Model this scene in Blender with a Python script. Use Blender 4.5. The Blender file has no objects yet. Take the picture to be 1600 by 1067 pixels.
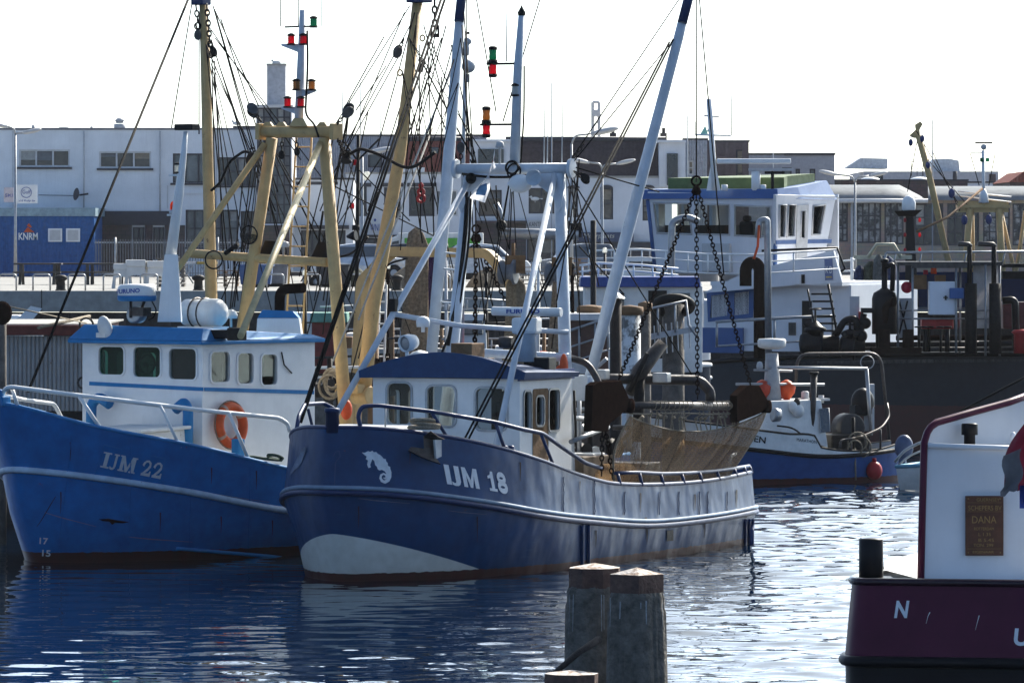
import bpy, bmesh, math, random
import numpy as np
from mathutils import Vector, Matrix, geometry
from mathutils.bvhtree import BVHTree
random.seed(7)
rng = np.random.default_rng(11)
SC = bpy.context.scene
COL = SC.collection
V = Vector
PI = math.pi
# ---------------------------------------------------------------- camera model (1600 x 1067 photo pixels)
FPX, YH, HC = 9000.0, 372.0, 5.1
def W(px, py, D):
    return V(((px - 800) * D / FPX, D, HC - (py - YH) * D / FPX))
def rayd(px, py):
    return V(((px - 800) / FPX, 1.0, -(py - YH) / FPX))
CAM = V((0, 0, HC))
class Frame:
    """local axes: x = u (forward), y = v (port), z up; every method returns WORLD points"""
    def __init__(s, origin, ang):
        s.o = V(origin); s.ang = ang
        s.R = Matrix.Rotation(ang, 3, 'Z'); s.Ri = s.R.transposed()
    def __call__(s, u, v, z): return s.o + s.R @ V((u, v, z))
    def loc(s, p): return s.Ri @ (p - s.o)
    def _pl(s, px, py, ax, val):
        c = s.loc(CAM); d = s.Ri @ rayd(px, py)
        return CAM + rayd(px, py) * ((val - c[ax]) / d[ax])
    def pu(s, px, py, u): return s._pl(px, py, 0, u)
    def pv(s, px, py, v): return s._pl(px, py, 1, v)
    def pz(s, px, py, z): return s._pl(px, py, 2, z)
def proj(p):
    d = p - CAM
    return 800 + FPX * d.x / d.y, YH - FPX * d.z / d.y
# ---------------------------------------------------------------- mesh builder (world coordinates)
class MB:
    def __init__(s): s.v = []; s.f = []; s.sm = []
    def add(s, vs, fs, smooth=False):
        b = len(s.v); s.v += [V(p) for p in vs]
        for f in fs: s.f.append([b + i for i in f]); s.sm.append(smooth)
        return s
    def box(s, c, size, R=None, taper=1.0):
        c = V(c); hx, hy, hz = [k / 2 for k in size]; vs = []
        for z in (-1, 1):
            t = taper if z > 0 else 1
            for x, y in ((-1, -1), (1, -1), (1, 1), (-1, 1)):
                p = V((x * hx * t, y * hy * t, z * hz)); vs.append(c + (R @ p if R else p))
        return s.add(vs, [(3, 2, 1, 0), (4, 5, 6, 7), (0, 1, 5, 4), (1, 2, 6, 5), (2, 3, 7, 6), (3, 0, 4, 7)])
    def hexa(s, b, t):
        return s.add(list(b) + list(t), [(3, 2, 1, 0), (4, 5, 6, 7), (0, 1, 5, 4), (1, 2, 6, 5), (2, 3, 7, 6), (3, 0, 4, 7)])
    def tube(s, pts, r, n=8, caps=True, closed=False):
        pts = [V(p) for p in pts]; m = len(pts)
        rs = r if isinstance(r, (list, tuple)) else [r] * m
        t0 = (pts[1] - pts[0]).normalized()
        up = V((0, 0, 1)) if abs(t0.z) < .9 else V((1, 0, 0))
        nrm = (up - t0 * up.dot(t0)).normalized(); vs = []
        for i, p in enumerate(pts):
            if closed: t = (pts[(i + 1) % m] - pts[i - 1]).normalized()
            elif i == 0: t = t0
            elif i == m - 1: t = (pts[-1] - pts[-2]).normalized()
            else: t = ((pts[i + 1] - p).normalized() + (p - pts[i - 1]).normalized()).normalized()
            nrm = (nrm - t * nrm.dot(t)).normalized(); b = t.cross(nrm)
            for k in range(n):
                a = 2 * PI * k / n; vs.append(p + (nrm * math.cos(a) + b * math.sin(a)) * rs[i])
        fs = []
        for i in range(m if closed else m - 1):
            j = (i + 1) % m
            for k in range(n):
                l = (k + 1) % n; fs.append((i * n + k, i * n + l, j * n + l, j * n + k))
        s.add(vs, fs, n > 5)
        if caps and not closed:
            b = len(s.v) - len(vs)
            s.f.append([b + k for k in range(n)][::-1]); s.sm.append(False)
            s.f.append([b + (m - 1) * n + k for k in range(n)]); s.sm.append(False)
        return s
    def prism(s, poly, off):
        poly = [V(p) for p in poly]; off = V(off); n = len(poly)
        vs = poly + [p + off for p in poly]
        tri = geometry.tessellate_polygon([poly])
        fs = [tuple(t) for t in tri] + [tuple(n + i for i in reversed(t)) for t in tri]
        fs += [(i, (i + 1) % n, n + (i + 1) % n, n + i) for i in range(n)]
        return s.add(vs, fs)
    def wall(s, outer, holes, o, ex, ey, thick):
        """a plate with holes: 2-D outlines on the plane o + x ex + y ey, thickness along thick"""
        o, ex, ey, th = V(o), V(ex), V(ey), V(thick)
        loops = [[V((x, y, 0)) for x, y in l] for l in [outer] + list(holes)]
        tri = geometry.tessellate_polygon(loops)
        flat = [p for l in loops for p in l]; n = len(flat)
        A = [o + ex * p.x + ey * p.y for p in flat]
        fs = [tuple(t) for t in tri] + [tuple(n + i for i in reversed(t)) for t in tri]; k = 0
        for l in loops:
            m = len(l); fs += [(k + i, k + (i + 1) % m, n + k + (i + 1) % m, n + k + i) for i in range(m)]; k += m
        return s.add(A + [p + th for p in A], fs)
    def ring(s, outer, inner, o, ex, ey, thick): return s.wall(outer, [inner], o, ex, ey, thick)
    def sphere(s, c, r, R=None, n=14, m=9):
        c = V(c); r = r if isinstance(r, (tuple, list)) else (r, r, r); vs = []
        for i in range(m + 1):
            ph = PI * i / m
            for k in range(n):
                a = 2 * PI * k / n
                p = V((r[0] * math.sin(ph) * math.cos(a), r[1] * math.sin(ph) * math.sin(a), r[2] * math.cos(ph)))
                vs.append(c + (R @ p if R else p))
        fs = [(i * n + k, (i + 1) * n + k, (i + 1) * n + (k + 1) % n, i * n + (k + 1) % n) for i in range(m) for k in range(n)]
        return s.add(vs, fs, True)
    def lathe(s, c, axis, prof, n=16, smooth=True):
        c = V(c); ax = V(axis).normalized(); t = V((1, 0, 0)) if abs(ax.x) < .8 else V((0, 1, 0))
        e1 = (t - ax * t.dot(ax)).normalized(); e2 = ax.cross(e1); vs = []
        for r, h in prof:
            for k in range(n):
                a = 2 * PI * k / n; vs.append(c + ax * h + (e1 * math.cos(a) + e2 * math.sin(a)) * max(r, 1e-4))
        fs = [(i * n + k, i * n + (k + 1) % n, (i + 1) * n + (k + 1) % n, (i + 1) * n + k) for i in range(len(prof) - 1) for k in range(n)]
        s.add(vs, fs, smooth); b = len(s.v) - len(vs)
        s.f.append([b + k for k in range(n)][::-1]); s.sm.append(False)
        s.f.append([b + (len(prof) - 1) * n + k for k in range(n)]); s.sm.append(False)
        return s
    def torus(s, c, nrm, R, r, n=24, m=8, a0=0, a1=2 * PI, ref=None):
        c = V(c); ax = V(nrm).normalized(); t = V(ref) if ref else (V((0, 0, 1)) if abs(ax.z) < .9 else V((1, 0, 0)))
        e1 = (t - ax * t.dot(ax)).normalized(); e2 = ax.cross(e1); full = abs(a1 - a0 - 2 * PI) < 1e-6
        k = n if full else n + 1
        pts = [c + (e1 * math.cos(a0 + (a1 - a0) * i / n) + e2 * math.sin(a0 + (a1 - a0) * i / n)) * R for i in range(k)]
        return s.tube(pts, r, m, closed=full)
    def grid(s, rows, smooth=True):
        n = len(rows[0]); vs = [p for r in rows for p in r]
        return s.add(vs, [(i * n + k, i * n + k + 1, (i + 1) * n + k + 1, (i + 1) * n + k) for i in range(len(rows) - 1) for k in range(n - 1)], smooth)
    def chain(s, p0, p1, link=.09, sag=0.0, r=.011):
        p0, p1 = V(p0), V(p1); L = (p1 - p0).length; n = max(2, int(L / (link * .72)))
        P = [p0.lerp(p1, i / n) - V((0, 0, 4 * sag * (i / n) * (1 - i / n))) for i in range(n + 1)]
        for i in range(n):
            d = (P[i + 1] - P[i]).normalized(); t = V((1, 0, 0)) if abs(d.x) < .8 else V((0, 1, 0))
            a = (t - d * t.dot(d)).normalized(); b = d.cross(a); e = a if i % 2 else b; c = (P[i] + P[i + 1]) / 2
            pts = [c + d * (math.cos(q) * link / 2) + e * (math.sin(q) * link * .3) for q in [2 * PI * k / 8 for k in range(8)]]
            s.tube(pts, r, 5, closed=True)
        return s
def rrect(x0, y0, x1, y1, r, n=4):
    if x0 > x1: x0, x1 = x1, x0
    if y0 > y1: y0, y1 = y1, y0
    r = min(r, (x1 - x0) / 2.01, (y1 - y0) / 2.01); out = []
    for cx, cy, a in ((x1 - r, y1 - r, 0), (x0 + r, y1 - r, 90), (x0 + r, y0 + r, 180), (x1 - r, y0 + r, 270)):
        for k in range(n + 1):
            q = math.radians(a + 90 * k / n); out.append((cx + r * math.cos(q), cy + r * math.sin(q)))
    return out
def rect(x0, y0, x1, y1): return [(x0, y0), (x1, y0), (x1, y1), (x0, y1)]
def arc_pts(pts, n=6, rad=.12):
    """rounds the corners of a polyline"""
    pts = [V(p) for p in pts]; out = [pts[0]]
    for i in range(1, len(pts) - 1):
        a, b, c = pts[i - 1], pts[i], pts[i + 1]
        d = min(rad, (a - b).length * .45, (c - b).length * .45)
        p, q = b + (a - b).normalized() * d, b + (c - b).normalized() * d
        for k in range(n + 1):
            t = k / n; out.append(p * (1 - t) ** 2 + b * 2 * t * (1 - t) + q * t * t)
    return out + [pts[-1]]
# ---------------------------------------------------------------- objects
ROOTF = {}
def props(o, label=None, cat=None, group=None, kind=None):
    if label: o['label'] = label
    if cat: o['category'] = cat
    if group: o['group'] = group
    if kind: o['kind'] = kind
    return o
def thing(name, label, cat, fr, group=None):
    o = bpy.data.objects.new(name, None); COL.objects.link(o); o.empty_display_size = .2
    if not isinstance(fr, Frame): fr = Frame(fr, 0)
    o.location = fr.o; o.rotation_euler = (0, 0, fr.ang); ROOTF[o.name] = fr
    return props(o, label, cat, group)
def rootof(o):
    while o.parent: o = o.parent
    return o
def mesh_from(name, mb, fr, m):
    me = bpy.data.meshes.new(name)
    me.from_pydata([fr.loc(p) for p in mb.v], [], mb.f)
    me.polygons.foreach_set('use_smooth', mb.sm); me.materials.append(m)
    bm = bmesh.new(); bm.from_mesh(me); bmesh.ops.recalc_face_normals(bm, faces=bm.faces); bm.to_mesh(me); bm.free()
    me.update(); return me
def part(parent, name, mb, m, label=None, bevel=0, kind=None):
    fr = ROOTF[rootof(parent).name]
    o = bpy.data.objects.new(name, mesh_from(name, mb, fr, m)); COL.objects.link(o); o.parent = parent
    if bevel: bev(o, bevel)
    return props(o, label, kind=kind)
def bev(o, w, seg=2):
    b = o.modifiers.new('edge', 'BEVEL'); b.width = w; b.segments = seg; b.limit_method = 'ANGLE'; b.angle_limit = math.radians(40)
def solo(name, label, cat, mb, m, group=None, kind=None, base=None, bevel=0, ang=0):
    if base is None:
        lo = V((min(p.x for p in mb.v), min(p.y for p in mb.v), min(p.z for p in mb.v)))
        hi = V((max(p.x for p in mb.v), max(p.y for p in mb.v), max(p.z for p in mb.v)))
        base = V(((lo.x + hi.x) / 2, (lo.y + hi.y) / 2, lo.z))
    fr = Frame(base, ang)
    o = bpy.data.objects.new(name, mesh_from(name, mb, fr, m)); COL.objects.link(o)
    o.location = fr.o; o.rotation_euler = (0, 0, ang); ROOTF[o.name] = fr
    if bevel: bev(o, bevel)
    return props(o, label, cat, group, kind)
def copy_tree(o, parent=None):
    c = o.copy(); COL.objects.link(c)
    if parent: c.parent = parent
    for ch in [x for x in COL.objects if x.parent == o]: copy_tree(ch, c)
    return c
def place(o, loc, rz=None, label=None, group=None, first=False, scale=None):
    c = o if first else copy_tree(o)
    c.location = loc
    if rz is not None: c.rotation_euler = (0, 0, rz)
    if scale: c.scale = (scale,) * 3
    if label: c['label'] = label
    if group: c['group'] = group
    return c
# ---------------------------------------------------------------- lettering
def text_mesh(txt, offset=0.0, shear=0.0, space=1.0):
    cu = bpy.data.curves.new('letters', 'FONT'); cu.body = txt; cu.offset = offset; cu.shear = shear; cu.space_character = space
    cu.resolution_u = 4
    ob = bpy.data.objects.new('letters', cu); COL.objects.link(ob)
    dg = bpy.context.evaluated_depsgraph_get(); me = bpy.data.meshes.new_from_object(ob.evaluated_get(dg))
    vs = [(v.co.x, v.co.y) for v in me.vertices]; fs = [tuple(p.vertices) for p in me.polygons]
    bpy.data.objects.remove(ob); bpy.data.curves.remove(cu); bpy.data.meshes.remove(me)
    x0 = min(v[0] for v in vs); x1 = max(v[0] for v in vs); y0 = min(v[1] for v in vs); y1 = max(v[1] for v in vs)
    return [((x - x0) / (x1 - x0), (y - y0) / (y1 - y0)) for x, y in vs], fs
def text_mb(txt, hit, P0, P1, P2, **k):
    """letters laid on a surface: P0 bottom-left, P1 bottom-right, P2 top-left (photo pixels), hit(px,py) -> point"""
    vs, fs = text_mesh(txt, **k); mb = MB(); out = []
    for x, y in vs:
        out.append(hit(P0[0] + x * (P1[0] - P0[0]) + y * (P2[0] - P0[0]), P0[1] + x * (P1[1] - P0[1]) + y * (P2[1] - P0[1])))
    return mb.add(out, fs)
def poly_mb(polys, hit):
    mb = MB()
    for poly in polys:
        P = [V((x, y, 0)) for x, y in poly]; tri = geometry.tessellate_polygon([P])
        mb.add([hit(x, y) for x, y in poly], [tuple(t) for t in tri])
    return mb
def strip_poly(cl):
    L, Rr = [], []
    for i, (x, y, w) in enumerate(cl):
        x0, y0, _ = cl[max(i - 1, 0)]; x1, y1, _ = cl[min(i + 1, len(cl) - 1)]
        d = math.hypot(x1 - x0, y1 - y0); nx, ny = -(y1 - y0) / d, (x1 - x0) / d
        L.append((x + nx * w / 2, y + ny * w / 2)); Rr.append((x - nx * w / 2, y - ny * w / 2))
    return [[L[i], L[i + 1], Rr[i + 1], Rr[i]] for i in range(len(L) - 1)]
# ---------------------------------------------------------------- materials
MATS = {}
def nodes(m):
    m.use_nodes = True; nt = m.node_tree; nt.nodes.clear()
    return nt, (lambda t, **k: _n(nt, t, **k)), nt.links.new
def _n(nt, t, **k):
    n = nt.nodes.new(t)
    for a, b in k.items():
        if a in ('inp',):
            for i, v in b.items(): n.inputs[i].default_value = v
        else: setattr(n, a, b)
    return n
def rgba(c): return (c[0], c[1], c[2], 1)
def M(name, col, rough=.45, metal=0, var=.18, scale=6, streak=0, bump=.05, rust=0, rustcol=(.10, .045, .02), spec=.28, col2=None, tr=0, bscale=None, lo=.35, hi=.75):
    """worn surface: base colour broken by noise, vertical run-off streaks and rust spots with a shape of their own"""
    if name in MATS: return MATS[name]
    m = bpy.data.materials.new(name); nt, N, L = nodes(m)
    tc = N('ShaderNodeTexCoord'); no = N('ShaderNodeTexNoise', inp={'Scale': scale, 'Detail': 6, 'Roughness': .62}); L(tc.outputs['Object'], no.inputs['Vector'])
    rp = N('ShaderNodeMapRange', inp={'From Min': lo, 'From Max': hi}); L(no.outputs['Fac'], rp.inputs['Value'])
    mx = N('ShaderNodeMix', data_type='RGBA'); d = col2 or tuple(c * max(.15, 1 - var * 2) for c in col)
    mx.inputs['A'].default_value = rgba(col); mx.inputs['B'].default_value = rgba(d); L(rp.outputs[0], mx.inputs['Factor'])
    out = mx.outputs['Result']
    if streak:
        mp = N('ShaderNodeMapping', inp={'Scale': (9, 9, .55)}); L(tc.outputs['Object'], mp.inputs['Vector'])
        n2 = N('ShaderNodeTexNoise', inp={'Scale': 1.4, 'Detail': 5, 'Roughness': .7}); L(mp.outputs[0], n2.inputs['Vector'])
        r2 = N('ShaderNodeMapRange', inp={'From Min': .5, 'From Max': .78, 'To Max': streak}); L(n2.outputs['Fac'], r2.inputs['Value'])
        m2 = N('ShaderNodeMix', data_type='RGBA'); L(r2.outputs[0], m2.inputs['Factor']); L(out, m2.inputs['A'])
        m2.inputs['B'].default_value = rgba(tuple(c * .5 + .25 * min(col) for c in col)); out = m2.outputs['Result']
    if rust:
        n3 = N('ShaderNodeTexNoise', inp={'Scale': scale * .8 + 2, 'Detail': 9, 'Roughness': .75}); L(tc.outputs['Object'], n3.inputs['Vector'])
        r3 = N('ShaderNodeMapRange', inp={'From Min': .68 - rust * .14, 'From Max': .74 - rust * .12}); L(n3.outputs['Fac'], r3.inputs['Value'])
        m3 = N('ShaderNodeMix', data_type='RGBA'); L(r3.outputs[0], m3.inputs['Factor']); L(out, m3.inputs['A']); m3.inputs['B'].default_value = rgba(rustcol); out = m3.outputs['Result']
    b = N('ShaderNodeBsdfPrincipled', inp={'Roughness': rough, 'Metallic': metal, 'Specular IOR Level': spec}); L(out, b.inputs['Base Color'])
    rr = N('ShaderNodeMapRange', inp={'To Min': rough * .75, 'To Max': min(1, rough * 1.35)}); L(no.outputs['Fac'], rr.inputs['Value']); L(rr.outputs[0], b.inputs['Roughness'])
    if bump:
        nb = N('ShaderNodeTexNoise', inp={'Scale': bscale or scale * 3, 'Detail': 4}); L(tc.outputs['Object'], nb.inputs['Vector'])
        bp = N('ShaderNodeBump', inp={'Strength': bump * 4 if bump < .25 else 1, 'Distance': .02}); L(nb.outputs['Fac'], bp.inputs['Height']); L(bp.outputs[0], b.inputs['Normal'])
    o = N('ShaderNodeOutputMaterial')
    if tr:
        t = N('ShaderNodeBsdfTranslucent'); L(out, t.inputs['Color']); ms = N('ShaderNodeMixShader', inp={0: tr}); L(b.outputs[0], ms.inputs[1]); L(t.outputs[0], ms.inputs[2]); L(ms.outputs[0], o.inputs[0])
    else: L(b.outputs[0], o.inputs[0])
    MATS[name] = m; return m
def glass_mat(name, tint=(.82, .86, .85), refl=.0, rough=.02):
    m = bpy.data.materials.new(name); nt, N, L = nodes(m)
    t = N('ShaderNodeBsdfTransparent'); t.inputs[0].default_value = rgba(tint)
    g = N('ShaderNodeBsdfGlossy', inp={'Roughness': rough}); f = N('ShaderNodeFresnel', inp={'IOR': 1.26})
    a = N('ShaderNodeMath', operation='ADD', inp={1: refl * .3}); L(f.outputs[0], a.inputs[0])
    ms = N('ShaderNodeMixShader'); L(a.outputs[0], ms.inputs[0]); L(t.outputs[0], ms.inputs[1]); L(g.outputs[0], ms.inputs[2])
    o = N('ShaderNodeOutputMaterial'); L(ms.outputs[0], o.inputs[0]); MATS[name] = m; return m
def lens_mat(name, col):
    """coloured lamp glass: lets the daylight behind it through"""
    m = bpy.data.materials.new(name); nt, N, L = nodes(m)
    t = N('ShaderNodeBsdfTranslucent'); t.inputs[0].default_value = rgba(col)
    tp = N('ShaderNodeBsdfTransparent'); tp.inputs[0].default_value = rgba(col)
    g = N('ShaderNodeBsdfPrincipled', inp={'Base Color': rgba(col), 'Roughness': .15})
    a = N('ShaderNodeMixShader', inp={0: .45}); L(t.outputs[0], a.inputs[1]); L(tp.outputs[0], a.inputs[2])
    b = N('ShaderNodeMixShader', inp={0: .25}); L(a.outputs[0], b.inputs[1]); L(g.outputs[0], b.inputs[2])
    o = N('ShaderNodeOutputMaterial'); L(b.outputs[0], o.inputs[0]); MATS[name] = m; return m
def net_mat(name, col, hole=.35, scale=60):
    m = bpy.data.materials.new(name); nt, N, L = nodes(m)
    tc = N('ShaderNodeTexCoord'); vo = N('ShaderNodeTexVoronoi', feature='DISTANCE_TO_EDGE', inp={'Scale': scale}); L(tc.outputs['Object'], vo.inputs['Vector'])
    lt = N('ShaderNodeMath', operation='GREATER_THAN', inp={1: .5 - hole * .9}); L(vo.outputs['Distance'], lt.inputs[0])
    no = N('ShaderNodeTexNoise', inp={'Scale': 16, 'Detail': 8, 'Roughness': .8}); L(tc.outputs['Object'], no.inputs['Vector'])
    mx = N('ShaderNodeMix', data_type='RGBA'); L(no.outputs['Fac'], mx.inputs['Factor']); mx.inputs['A'].default_value = rgba(tuple(c * .3 for c in col)); mx.inputs['B'].default_value = rgba(tuple(min(1, c * 1.8) for c in col))
    d = N('ShaderNodeBsdfDiffuse'); t = N('ShaderNodeBsdfTranslucent'); L(mx.outputs['Result'], d.inputs[0]); L(mx.outputs['Result'], t.inputs[0])
    a = N('ShaderNodeMixShader', inp={0: .55}); L(d.outputs[0], a.inputs[1]); L(t.outputs[0], a.inputs[2])
    tp = N('ShaderNodeBsdfTransparent'); b = N('ShaderNodeMixShader'); fa = N('ShaderNodeMapRange', inp={'From Min': .3, 'From Max': .7, 'To Min': hole * .9, 'To Max': hole * 1.7}); L(no.outputs['Fac'], fa.inputs['Value']); L(fa.outputs[0] if scale > 60 else lt.outputs[0], b.inputs[0]); L(a.outputs[0], b.inputs[1]); L(tp.outputs[0], b.inputs[2])
    o = N('ShaderNodeOutputMaterial'); L(b.outputs[0], o.inputs[0]); MATS[name] = m; return m
def wave_mat(name, col, axis='X', scale=10, rough=.5, depth=.04, dark=.6, streak=.3, rust=0):
    """ribbed sheet: real-looking corrugation by bump plus weathering"""
    m = M(name, col, rough, streak=streak, rust=rust, bump=0, spec=.08); nt = m.node_tree; L = nt.links.new
    b = [n for n in nt.nodes if n.type == 'BSDF_PRINCIPLED'][0]; tc = [n for n in nt.nodes if n.type == 'TEX_COORD'][0]
    w = _n(nt, 'ShaderNodeTexWave', wave_type='BANDS', bands_direction=axis, inp={'Scale': scale, 'Distortion': 0}); L(tc.outputs['Object'], w.inputs['Vector'])
    bp = _n(nt, 'ShaderNodeBump', inp={'Strength': 1, 'Distance': depth}); L(w.outputs['Fac'], bp.inputs['Height']); L(bp.outputs[0], b.inputs['Normal'])
    return m
def brick_mat(name, c1, c2, mortar, scale=4, rough=.85, w=.5, h=.25, rot=True):
    m = bpy.data.materials.new(name); nt, N, L = nodes(m); tc = N('ShaderNodeTexCoord')
    mp = N('ShaderNodeMapping'); mp.inputs['Rotation'].default_value = (PI / 2 if rot else 0, 0, 0); L(tc.outputs['Object'], mp.inputs['Vector'])
    br = N('ShaderNodeTexBrick', inp={'Color1': rgba(c1), 'Color2': rgba(c2), 'Mortar': rgba(mortar), 'Scale': scale, 'Brick Width': w, 'Row Height': h, 'Mortar Size': .02}); L(mp.outputs[0], br.inputs['Vector'])
    no = N('ShaderNodeTexNoise', inp={'Scale': 1.3, 'Detail': 6}); L(tc.outputs['Object'], no.inputs['Vector'])
    mx = N('ShaderNodeMix', data_type='RGBA', blend_type='MULTIPLY', inp={0: .6}); L(br.outputs['Color'], mx.inputs['A']); L(no.outputs['Color'], mx.inputs['B'])
    hs = N('ShaderNodeHueSaturation', inp={'Saturation': .9, 'Value': 1.5}); L(mx.outputs['Result'], hs.inputs['Color'])
    b = N('ShaderNodeBsdfPrincipled', inp={'Roughness': rough}); L(hs.outputs[0], b.inputs['Base Color'])
    bp = N('ShaderNodeBump', inp={'Strength': .5, 'Distance': .02}); L(br.outputs['Fac'], bp.inputs['Height']); bp.invert = True; L(bp.outputs[0], b.inputs['Normal'])
    o = N('ShaderNodeOutputMaterial'); L(b.outputs[0], o.inputs[0]); MATS[name] = m; return m

WHITE = M('white_paint', (.80, .80, .78), .4, var=.06, streak=.22, scale=3, bump=.03)
WHITE2 = M('weathered_white_paint', (.72, .72, .69), .55, var=.12, streak=.4, scale=4, rust=.35, bump=.05)
PALE = M('pale_blue_paint', (.56, .61, .66), .38, var=.1, streak=.3, scale=4, rust=.12, bump=.04)
NAVY = M('navy_paint', (.004, .026, .10), .4, var=.15, scale=5, bump=.03)
BLUE = M('bright_blue_paint', (.014, .18, .42), .6, var=.1, scale=4, bump=.03, streak=.2)
YEL = M('mustard_paint', (.60, .40, .17), .5, var=.14, scale=5, streak=.4, rust=.5, bump=.04)
DKIRON = M('dark_iron', (.014, .013, .013), .6, var=.3, scale=12, rust=.3, rustcol=(.03, .016, .012), spec=.15)
RUST = M('rust_brown_steel', (.018, .011, .009), .85, var=.3, scale=9, rust=.5, rustcol=(.03, .016, .011), bump=.04, spec=0)
GALV = M('galvanised_steel', (.36, .37, .38), .42, metal=.6, var=.15, scale=8)
STEEL = M('worn_steel', (.075, .065, .06), .42, metal=.5, var=.3, scale=10, rust=.5)
WIRE = M('greased_wire', (.012, .011, .010), .9, var=.2, spec=.08, bump=0)
ROPE = M('old_rope', (.3, .25, .18), .9, var=.3, scale=40, bump=.2)
ROPED = M('dark_rope', (.06, .05, .045), .9, var=.3, scale=40, bump=.2)
BLACK = M('black_rubber', (.008, .008, .009), .6, var=.2, spec=.15)
BLKP = M('black_paint', (.007, .007, .009), .4, var=.2, scale=5, spec=.15)
ORANGE = M('orange_plastic', (.75, .12, .03), .5, var=.15, tr=.25)
REDP = M('red_paint', (.42, .03, .03), .45, var=.15)
GREYP = M('grey_plastic', (.5, .5, .5), .5, var=.1)
GREENP = M('deck_green_paint', (.10, .15, .05), .6, var=.15)
MAROON = M('maroon_paint', (.085, .011, .032),   .36, spec=.15, var=.12, scale=3, bump=.02)
GLASS = glass_mat('clear_window_glass')
GLASSG = glass_mat('green_tinted_glass', (.3, .62, .5), 0)
DGLASS = M('dark_building_glass', (.035, .042, .05), .08, var=.5, scale=.7, bump=.02, bscale=.6, spec=.8)
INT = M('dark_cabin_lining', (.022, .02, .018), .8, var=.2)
WOOD = M('grey_pile_timber', (.15, .13, .11), .9, var=.32, scale=5, streak=.7, bump=.2)
WOODB = M('brown_timber', (.22, .12, .055), .75, var=.25, scale=6, streak=.5, bump=.12)
CONC = M('quay_concrete', (.36, .35, .32), .85, var=.2, scale=2.5, streak=.65, bump=.08)
NETB = net_mat('brown_netting', (.5, .33, .18), .42, 75)
NETG = net_mat('green_netting', (.04, .2, .13), .3, 40)
NETP = net_mat('purple_netting', (.1, .04, .17), .3, 40)
NETO = net_mat('orange_netting', (.5, .1, .03), .25, 40)
LRED = lens_mat('red_lamp_glass', (.6, .006, .04)); LGRN = lens_mat('green_lamp_glass', (.008, .26, .15)); LAMB = lens_mat('amber_lamp_glass', (.42, .22, .07)); LCLR = lens_mat('clear_lamp_glass', (.8, .8, .75)); LORA = lens_mat('orange_beacon_glass', (.85, .16, .02))
# ---------------------------------------------------------------- lamp housings shared by the masts
def nav_lamp(parent, c, h, r, lens, up=True, name='navigation_lamp'):
    """ship's lamp: dark base plate, coloured lens, dark lid with knob"""
    c = V(c); z = V((0, 0, 1))
    a = part(parent, name, MB().lathe(c, z, [(r * 1.15, -h * .5), (r * 1.15, -h * .36), (r * .9, -h * .34)], 12).lathe(c, z, [(r * 1.0, h * .3), (r * 1.15, h * .32), (r * 1.15, h * .4), (r * .7, h * .5), (r * .3, h * .55)], 12), DKIRON)
    sm = MB().lathe(c, z, [(r * .85, -h * .35), (r * .95, -h * .28), (r * .85, -h * .2), (r * .96, -h * .1), (r * .86, 0), (r * .96, h * .1), (r * .85, h * .2), (r * .92, h * .27), (r * .85, h * .31)], 14)
    part(a, 'lens', sm, lens); return a
def pulley(name, label, top, ball, w, m, group=None):
    """hanging pulley block: two cheek plates, sheave, shackle ring up to `top`"""
    top, ball = V(top), V(ball); d = (ball - top).normalized(); s = V((1, 0, 0)); s = (s - d * s.dot(d)).normalized(); n = d.cross(s)
    t = thing(name, label, 'pulley block', Frame(ball, 0), group)
    mb = MB()
    for k in (-1, 1):
        poly = []
        for q in range(14):
            a = 2 * PI * q / 14; poly.append(ball + n * (k * w * .28) + s * (math.sin(a) * w * .5) - d * (math.cos(a) * w * (.8 if math.cos(a) > 0 else .62)))
        mb.prism(poly, n * (k * w * .14))
    part(t, 'cheek_plates', mb, m)
    part(t, 'sheave', MB().lathe(ball, n, [(w * .46, -w * .22), (w * .36, 0), (w * .46, w * .22)], 16), DKIRON)
    neck = ball - d * w * .8
    if (top - neck).length > .12: part(t, 'shackle_chain', MB().chain(top, neck, .09, 0, .012), DKIRON)
    else: part(t, 'shackle', MB().torus((top + neck) / 2, n, max(.04, (top - neck).length / 2), .013, 12, 6), DKIRON)
    return t
def wires(root, lines, r=.011, m=None, name='stay_wire'):
    for a, b in lines: part(root, name, MB().tube([a, b], r, 6), m or WIRE)
def cable(root, pts, r=.012, name='cable', m=None):
    part(root, name, MB().tube(arc_pts(pts, 5, .4), r, 6), m or WIRE)
# ---------------------------------------------------------------- hulls
def lerp_tab(tab, x):
    """smooth curve through the table (cubic with finite-difference tangents)"""
    if x <= tab[0][0]: return tab[0][1]
    if x >= tab[-1][0]: return tab[-1][1]
    n = len(tab); i = max(k for k in range(n - 1) if tab[k][0] <= x)
    def tan(k):
        if k == 0 or k == n - 1: j = 0 if k == 0 else n - 2; return (tab[j + 1][1] - tab[j][1]) / (tab[j + 1][0] - tab[j][0])
        return (tab[k + 1][1] - tab[k - 1][1]) / (tab[k + 1][0] - tab[k - 1][0])
    h = tab[i + 1][0] - tab[i][0]; t = (x - tab[i][0]) / h
    return (2 * t ** 3 - 3 * t ** 2 + 1) * tab[i][1] + (t ** 3 - 2 * t ** 2 + t) * h * tan(i) + (3 * t ** 2 - 2 * t ** 3) * tab[i + 1][1] + (t ** 3 - t ** 2) * h * tan(i + 1)
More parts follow.
